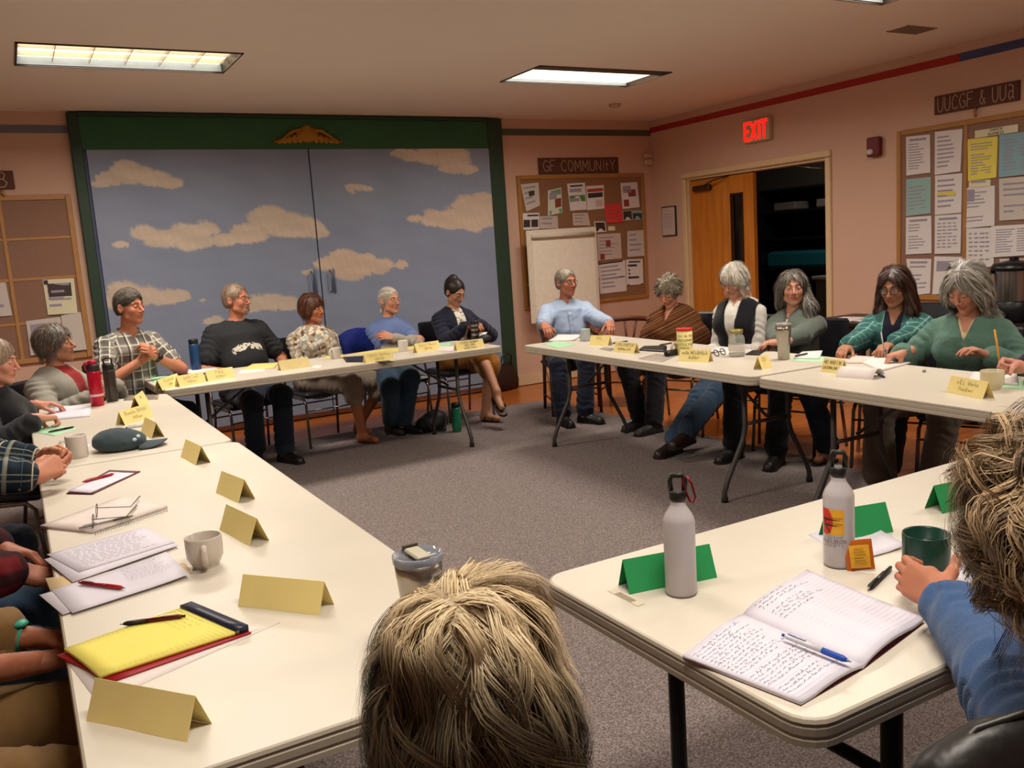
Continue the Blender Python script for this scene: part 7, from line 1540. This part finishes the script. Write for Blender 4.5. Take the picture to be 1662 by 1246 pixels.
# near right table
wbm = mat('bottle_enamel', 'b9b2b4', .25, var=.05, spec=.5); capm = mat('bottle_cap_black', '15120f', .45)
def sig(label, px, py, dy=0):
    o = thing('metal_bottle', label, 'bottle', onz(px, py)); lathe_part(o, 'body', wbm, [(.033, 0), (.0355, .004), (.0365, .010), (.0365, .176), (.0350, .183), (.0300, .194), (.0190, .211), (.0170, .216), (.0170, .228)], n=40)
    lathe_part(o, 'base_ring', mat('bottle_scuff', '7c7674', .5), [(.0335, -.0), (.0358, .003), (.0360, .005)]); c = MB().mat(capm).lathe([(.0185, .226), (.0195, .229), (.0195, .246), (.017, .248)], n=24).build('cap', None, o)
    av = math.atan2(-o.location[1], -o.location[0])+math.pi/2; ca, sa = math.cos(av), math.sin(av)
    MB().mat(capm).tube([(ca*x, sa*x, z) for x, z in ((-.0155, .246), (-.0165, .270), (-.012, .283), (.012, .283), (.0165, .270), (.0155, .246))], .0052, 8, flat=(1, 1.3)).build('loop', None, c); o.scale = (.88,)*3; return o, av-math.pi/2
o1, a1 = sig('dented white metal bottle with a red carabiner clip', 1106, 962)
mb = MB().mat(mat('anodised_red', '8e1426', .25, .7)); ca, sa = math.cos(a1+math.pi/2), math.sin(a1+math.pi/2); P = [(ca*x, sa*x-.004, z) for x, z in ((.010, .272), (.020, .280), (.030, .262), (.037, .232), (.032, .218), (.024, .222), (.014, .250))]; mb.tube(P, .0026, 8, closed=True); tag(mb.build('carabiner'), 'red carabiner clip hanging from the bottle cap', 'clip').location = o1.location; bpy.data.objects['carabiner'].scale = (.88,)*3
o2, a2 = sig('white metal bottle with a red and yellow bird emblem', 1362, 916)
mb = MB(); R0 = .0369
def on(u, z): return (R0*math.cos(a2-.12+u), R0*math.sin(a2-.12+u), z)
def patch(u0, u1, z0, z1, m, k=0): mb.mat(m); mb.sheet(lambda u, v: tuple(np.array(on(u0+(u1-u0)*u, z0+(z1-z0)*v))*np.array([1+k, 1+k, 1])), 10, 2)
ye = mat('emblem_yellow', 'e0a41c', .4); re_ = mat('emblem_red', 'c8281c', .4); bl_ = mat('emblem_black', '1a1616', .4)
patch(-1.1, .45, .086, .150, ye)
mb.mat(re_)
def fan(u, v):
    t = -math.pi/2+math.pi*v; p = np.array(on(-1.1+max(0, math.cos(t))*.85*u, .118+(min(.150, max(.086, .118+math.sin(t)*.040))-.118)*u)); return tuple(p*np.array([1.012, 1.012, 1]))
mb.sheet(fan, 6, 14)
def fl2(p): return tuple(np.array(on(p[0]/R0, p[1]))*np.array([1.03, 1.03, 1]))
mb.mat(bl_)
for z0 in (.124, .110):
    for k in range(8):
        xa, xb = -.032+.005*k, -.027+.005*k; ta, tb = .0055*(1-k/8.5), .0055*(1-(k+1)/8.5); mb.add([fl2((xa, z0-ta/2)), fl2((xb, z0-tb/2)), fl2((xb, z0+tb/2+.0004)), fl2((xa, z0+ta/2))], [(0, 1, 2, 3)])
    ribbon(mb, [(-.02, z0+.0045), (-.004, z0+.0052), (.012, z0+.0035)], .0010, fl2)
ribbon(mb, [(-.036, .128), (-.031, .117), (-.026, .104), (-.016, .092)], .003, fl2); mb.mat(mat('emblem_ink', '4a4444', .5))
write(mb, 'HUDSON', .006, .0007, fl2, -.009, .0775, gap=.55); write(mb, 'AUDUBON', .0085, .0010, fl2, -.009, .0665, gap=.30); write(mb, 'SOCIETY', .006, .0007, fl2, -.009, .0575, gap=.5); ribbon(mb, [(-.034, .0555), (.016, .0555)], .0008, fl2)
mb.build('emblem', None, o2)
# tea packet
e = thing('tea_packet', 'small orange tea packet leaning on the emblem bottle', 'packet', onz(1398, 927)); av = math.atan2(-e.location[1], -e.location[0])-math.pi/2; e.rotation_euler = (math.radians(-12), math.radians(-5), av+math.pi+.15)
mb = MB().mat(mat('packet_orange', 'b85a14', .4, bump=.2)); mb.sheet(lambda u, v: ((u-.5)*.056, -.004*math.sin(u*3.14)*math.sin(v*3.14)+.0, v*.064+.003*math.sin(u*2)), 8, 8); mb.mat(mat('packet_gold', 'cf9a2c', .4)); mb.sheet(lambda u, v: ((u-.5)*.040, -.0052-.003*math.sin(v*3.14), .008+v*.048), 4, 4); mb.mat(mat('packet_ink', '8a6a1c', .6))
for k in range(6): ribbon(mb, [(-.012+.002*(k % 2), .018+.006*k), (.012-.002*(k % 3), .018+.006*k)], .0012, lambda p: (p[0], -.0090, p[1]))
mb.build('sachet', None, e)
# notebook and papers on the near table
nb = thing('notebook', 'open composition notebook full of handwriting with a red cover', 'notebook', onz(1300, 1050)); nc = np.array(nb.location)
def q3(px, py, z=TT): return onz(px, py, z)-nc
sp0, sp1 = q3(1232, 968), q3(1402, 1085)   # spine from far to near
L0, L1 = q3(1108, 1062), q3(1290, 1148); R0_, R1_ = q3(1310, 948), q3(1500, 1005)
S0, S1 = q3(1215, 1000), q3(1402, 1088)
cov = mat('cover_dark_red', '6e1a22', .6)
def leaf(A0, A1, B0, B1, z, hump, fl=lambda u, v: 0):
    def fn(u, v): a = A0+(A1-A0)*v; b = B0+(B1-B0)*v; p = a+(b-a)*u; return (p[0], p[1], z+hump*math.sin(min(1, u*1.25)*math.pi)**.7*(1-.5*u)+fl(u, v))
    return fn
S0, S1 = q3(1228, 990), q3(1402, 1086); L0, L1 = q3(1108, 1070), q3(1300, 1146); R0_, R1_ = q3(1310, 930), q3(1500, 1012)
S0 = q3(1206, 1003); mb = MB().mat(cov); mb.sheet(leaf(S0, S1, L0, L1, .0012, 0), 6, 6, .001); mb.sheet(leaf(S0, S1, R0_, R1_, .0012, 0), 6, 6, .001); mb.build('cover', None, nb)
f1 = leaf(S0, S1, L0, L1, .009, .008); f2 = leaf(S0, S1, R0_, R1_, .009, .012, lambda u, v: .010*max(0, v-.6)*u)
for fn_q, nm, sd_ in ((f1, 'left_page', 1), (f2, 'right_page', 2)):
    mb = MB().mat(paperl); mb.sheet(fn_q, 14, 10, .007); Wq = .20; Hq = .24; random.seed(sd_*11)
    mb.mat(mat('rule_blue', 'b4b4cc', .8))
    for k in range(1, 26): ribbon(mb, [(.02*Wq, Hq*k/26), (.98*Wq, Hq*k/26)] if sd_ == 9 else [(Wq*k/26, .02*Hq), (Wq*k/26, .98*Hq)] if False else [(.0, Hq*k/26), (.25*Wq, Hq*k/26), (.5*Wq, Hq*k/26), (.75*Wq, Hq*k/26), (.98*Wq, Hq*k/26)], .0004, lambda p: tuple(np.array(fn_q(min(1, p[0]/Wq), min(1, p[1]/Hq)))+[0, 0, .0005]))
    mb.mat(blue_ink)
    rows = range(2, 24) if sd_ == 1 else range(1, 9)
    for k in rows:
        y = Hq*k/26
        if random.random() < .12: continue
        a, b = (.05, random.uniform(.6, .95)) if sd_ == 1 else (.12, random.uniform(.5, .85)); tmp = MB(); 
        scribble2(mb, Wq*a, Wq*b, y, .0085, .0007, (lambda p: tuple(np.array(fn_q(1-min(1, p[0]/Wq), min(1, p[1]/Hq)))+[0, 0, .0008])) if sd_ == 1 else (lambda p: tuple(np.array(fn_q(min(1, p[0]/Wq), min(1, p[1]/Hq)))+[0, 0, .0008])), .9, True)
    mb.build('page', None, nb)
sheet('printed sheet tucked under the far edge of the open notebook', [(1200, 1000), (1290, 955), (1345, 975), (1250, 1030)], paperl, TT, .001, lines=3, lw=.001, v0=.02, v1=.3, seed=5)
sheet('white printed sheet between the notebook and the emblem bottle', [(1290, 972), (1330, 945), (1400, 968), (1360, 1000)], paperl, TT+.0012, .001, seed=6)
sheet('sheet with curved printed lines right of the notebook', [(1370, 975), (1420, 972), (1500, 1000), (1440, 1020)], paperl, TT, .001, lines=5, lw=.001, inkm=ink, u0=.4, u1=.85, seed=9)
sheet('white sheet leaning from the green card behind the emblem bottle', [(1312, 868), (1390, 842), (1470, 890), (1390, 912)], paperl, TT, .001, curl=.012)
sheet('thin notepad under the green mug at the right', [(1500, 935), (1560, 905), (1640, 935), (1590, 950)], paperl, TT, .006, cat='notepad', name='notepad')
o = pen('blue and white ballpoint pen on the open notebook', (1270, 1030), (1382, 1074), 'd0d0d6', '1a4aa8', tip='8a94b0', z=TT+.022, r=.0052)
pen('black pen beside the hand holding the green mug', (1446, 920), (1408, 956), '3a3836', '141414', r=.0055)
# cap
cp = thing('baseball_cap', 'dark blue-grey baseball cap lying on the left-hand table', 'cap', onz(205, 728)); capc = cloth_plain('cap_slate', '3a474c', var=.2)
cp.rotation_euler = (0, 0, math.radians(-14)); F = Fld(); F.ell((-.02, .0, .035), (.105, .085, .050), None, .02); F.ell((-.05, .0, .050), (.070, .065, .036), None, .03); F.cut(lambda P: P[..., 2]-.0)
V, Q = mesh_field(F, .006); V = V+vnormals(V, Q)*fold(V, 30, .004, 3)[:, None]; V[:, 2] = np.maximum(V[:, 2], .001); rawmesh('crown', V, Q, capc, cp)
mb = MB().mat(capc); mb.sheet(lambda u, v: (.06+.105*u*math.sqrt(max(0, 1-(2*v-1)**2*.75)), (v-.5)*.16*(1-.12*u), .026-.014*u-.060*(v-.5)**2+.012*u*u), 8, 10, .003); mb.build('brim', None, cp)
mb = MB().mat(mat('patch_pale', 'a8b4bc', .6)); mb.ball((.055, -.035, .052), (.012, .018, .010), 8, 6); mb.ball((.045, -.06, .045), (.010, .016, .008), 8, 6); mb.build('embroidered_patch', None, cp)
MB().mat(capc).ball((-.05, 0, .087), .006, 8, 6).build('button', None, cp)
# floor things
bg = thing('handbag', 'dark brown handbag with loop handles on the floor by the green frame', 'bag', onz(818, 632, 0), .3); bm = mat('bag_leather', '2c1c17', .45, bump=.2)
mb = MB().mat(bm); vs = []; ns_ = 28; lv_ = ((0, .155, .060), (.01, .17, .075), (.10, .175, .080), (.20, .155, .060), (.27, .135, .030), (.275, .130, .022))
for z_, a_x, b_y in lv_:
    for k in range(ns_):
        t_ = 2*math.pi*k/ns_; c1, s1 = math.cos(t_), math.sin(t_); vs.append((math.copysign(abs(c1)**.35, c1)*a_x, math.copysign(abs(s1)**.35, s1)*b_y*(1+.08*math.sin(7*t_)), z_+.006*math.sin(3*t_)*(z_ > .1)))
mb.add(vs, [(j*ns_+k, j*ns_+(k+1) % ns_, (j+1)*ns_+(k+1) % ns_, (j+1)*ns_+k) for j in range(len(lv_)-1) for k in range(ns_)]+[tuple(range(5*ns_, 6*ns_))], True); mb.build('pouch', None, bg)
for y in (-.05, .05): MB().mat(bm).tube([(-.08, y, .26), (-.07, y*1.4, .36), (.0, y*1.6, .39), (.07, y*1.4, .36), (.08, y, .26)], .008, 6).build('handle', None, bg)
bp = thing('backpack', 'small black bag on the carpet under the far table', 'bag', onz(702, 700, 0), .1); F = Fld(); F.ell((0, 0, .07), (.15, .10, .075), None, .03); F.ell((.04, 0, .12), (.09, .08, .06), None, .04); F.cut(lambda P: P[..., 2]-.01)
V, Q = mesh_field(F, .012); V = V+vnormals(V, Q)*fold(V, 16, .008, 2)[:, None]; V[:, 2] = np.maximum(V[:, 2], .005); rawmesh('pouch', V, Q, mat('nylon_black', '16161a', .6), bp); MB().mat(mat('nylon_black', '16161a', .6)).tube([(-.1, -.06, .1), (-.05, -.13, .02), (.05, -.13, .02), (.1, -.06, .1)], .009, 6).build('strap', None, bp)
flask('green water bottle standing on the carpet by the black bag', 742, 700, '1f7a5a', '141414', .24, .038, z=.004)
# jacket over the chair back of the woman with folded arms
jk = thing('draped_jacket', 'royal blue jacket hung over the chair behind the woman with folded arms', 'jacket', (2.60, 7.17, .60), 0); F = Fld(); F.ell((-.06, 0, .17), (.21, .05, .11), None, .05); F.cap((-.2, -.01, .14), (-.23, -.02, -.1), .05, .04, .05); F.cap((.06, 0, .12), (.12, 0, -.1), .06, .05, .06)
V, Q = mesh_field(F, .012); V = V+vnormals(V, Q)*fold(V, 12, .010, 4)[:, None]; rawmesh('cloth', V, Q, cloth_plain('nylon_royal', '1d2f8c', .5, .15, 300, .2), jk)
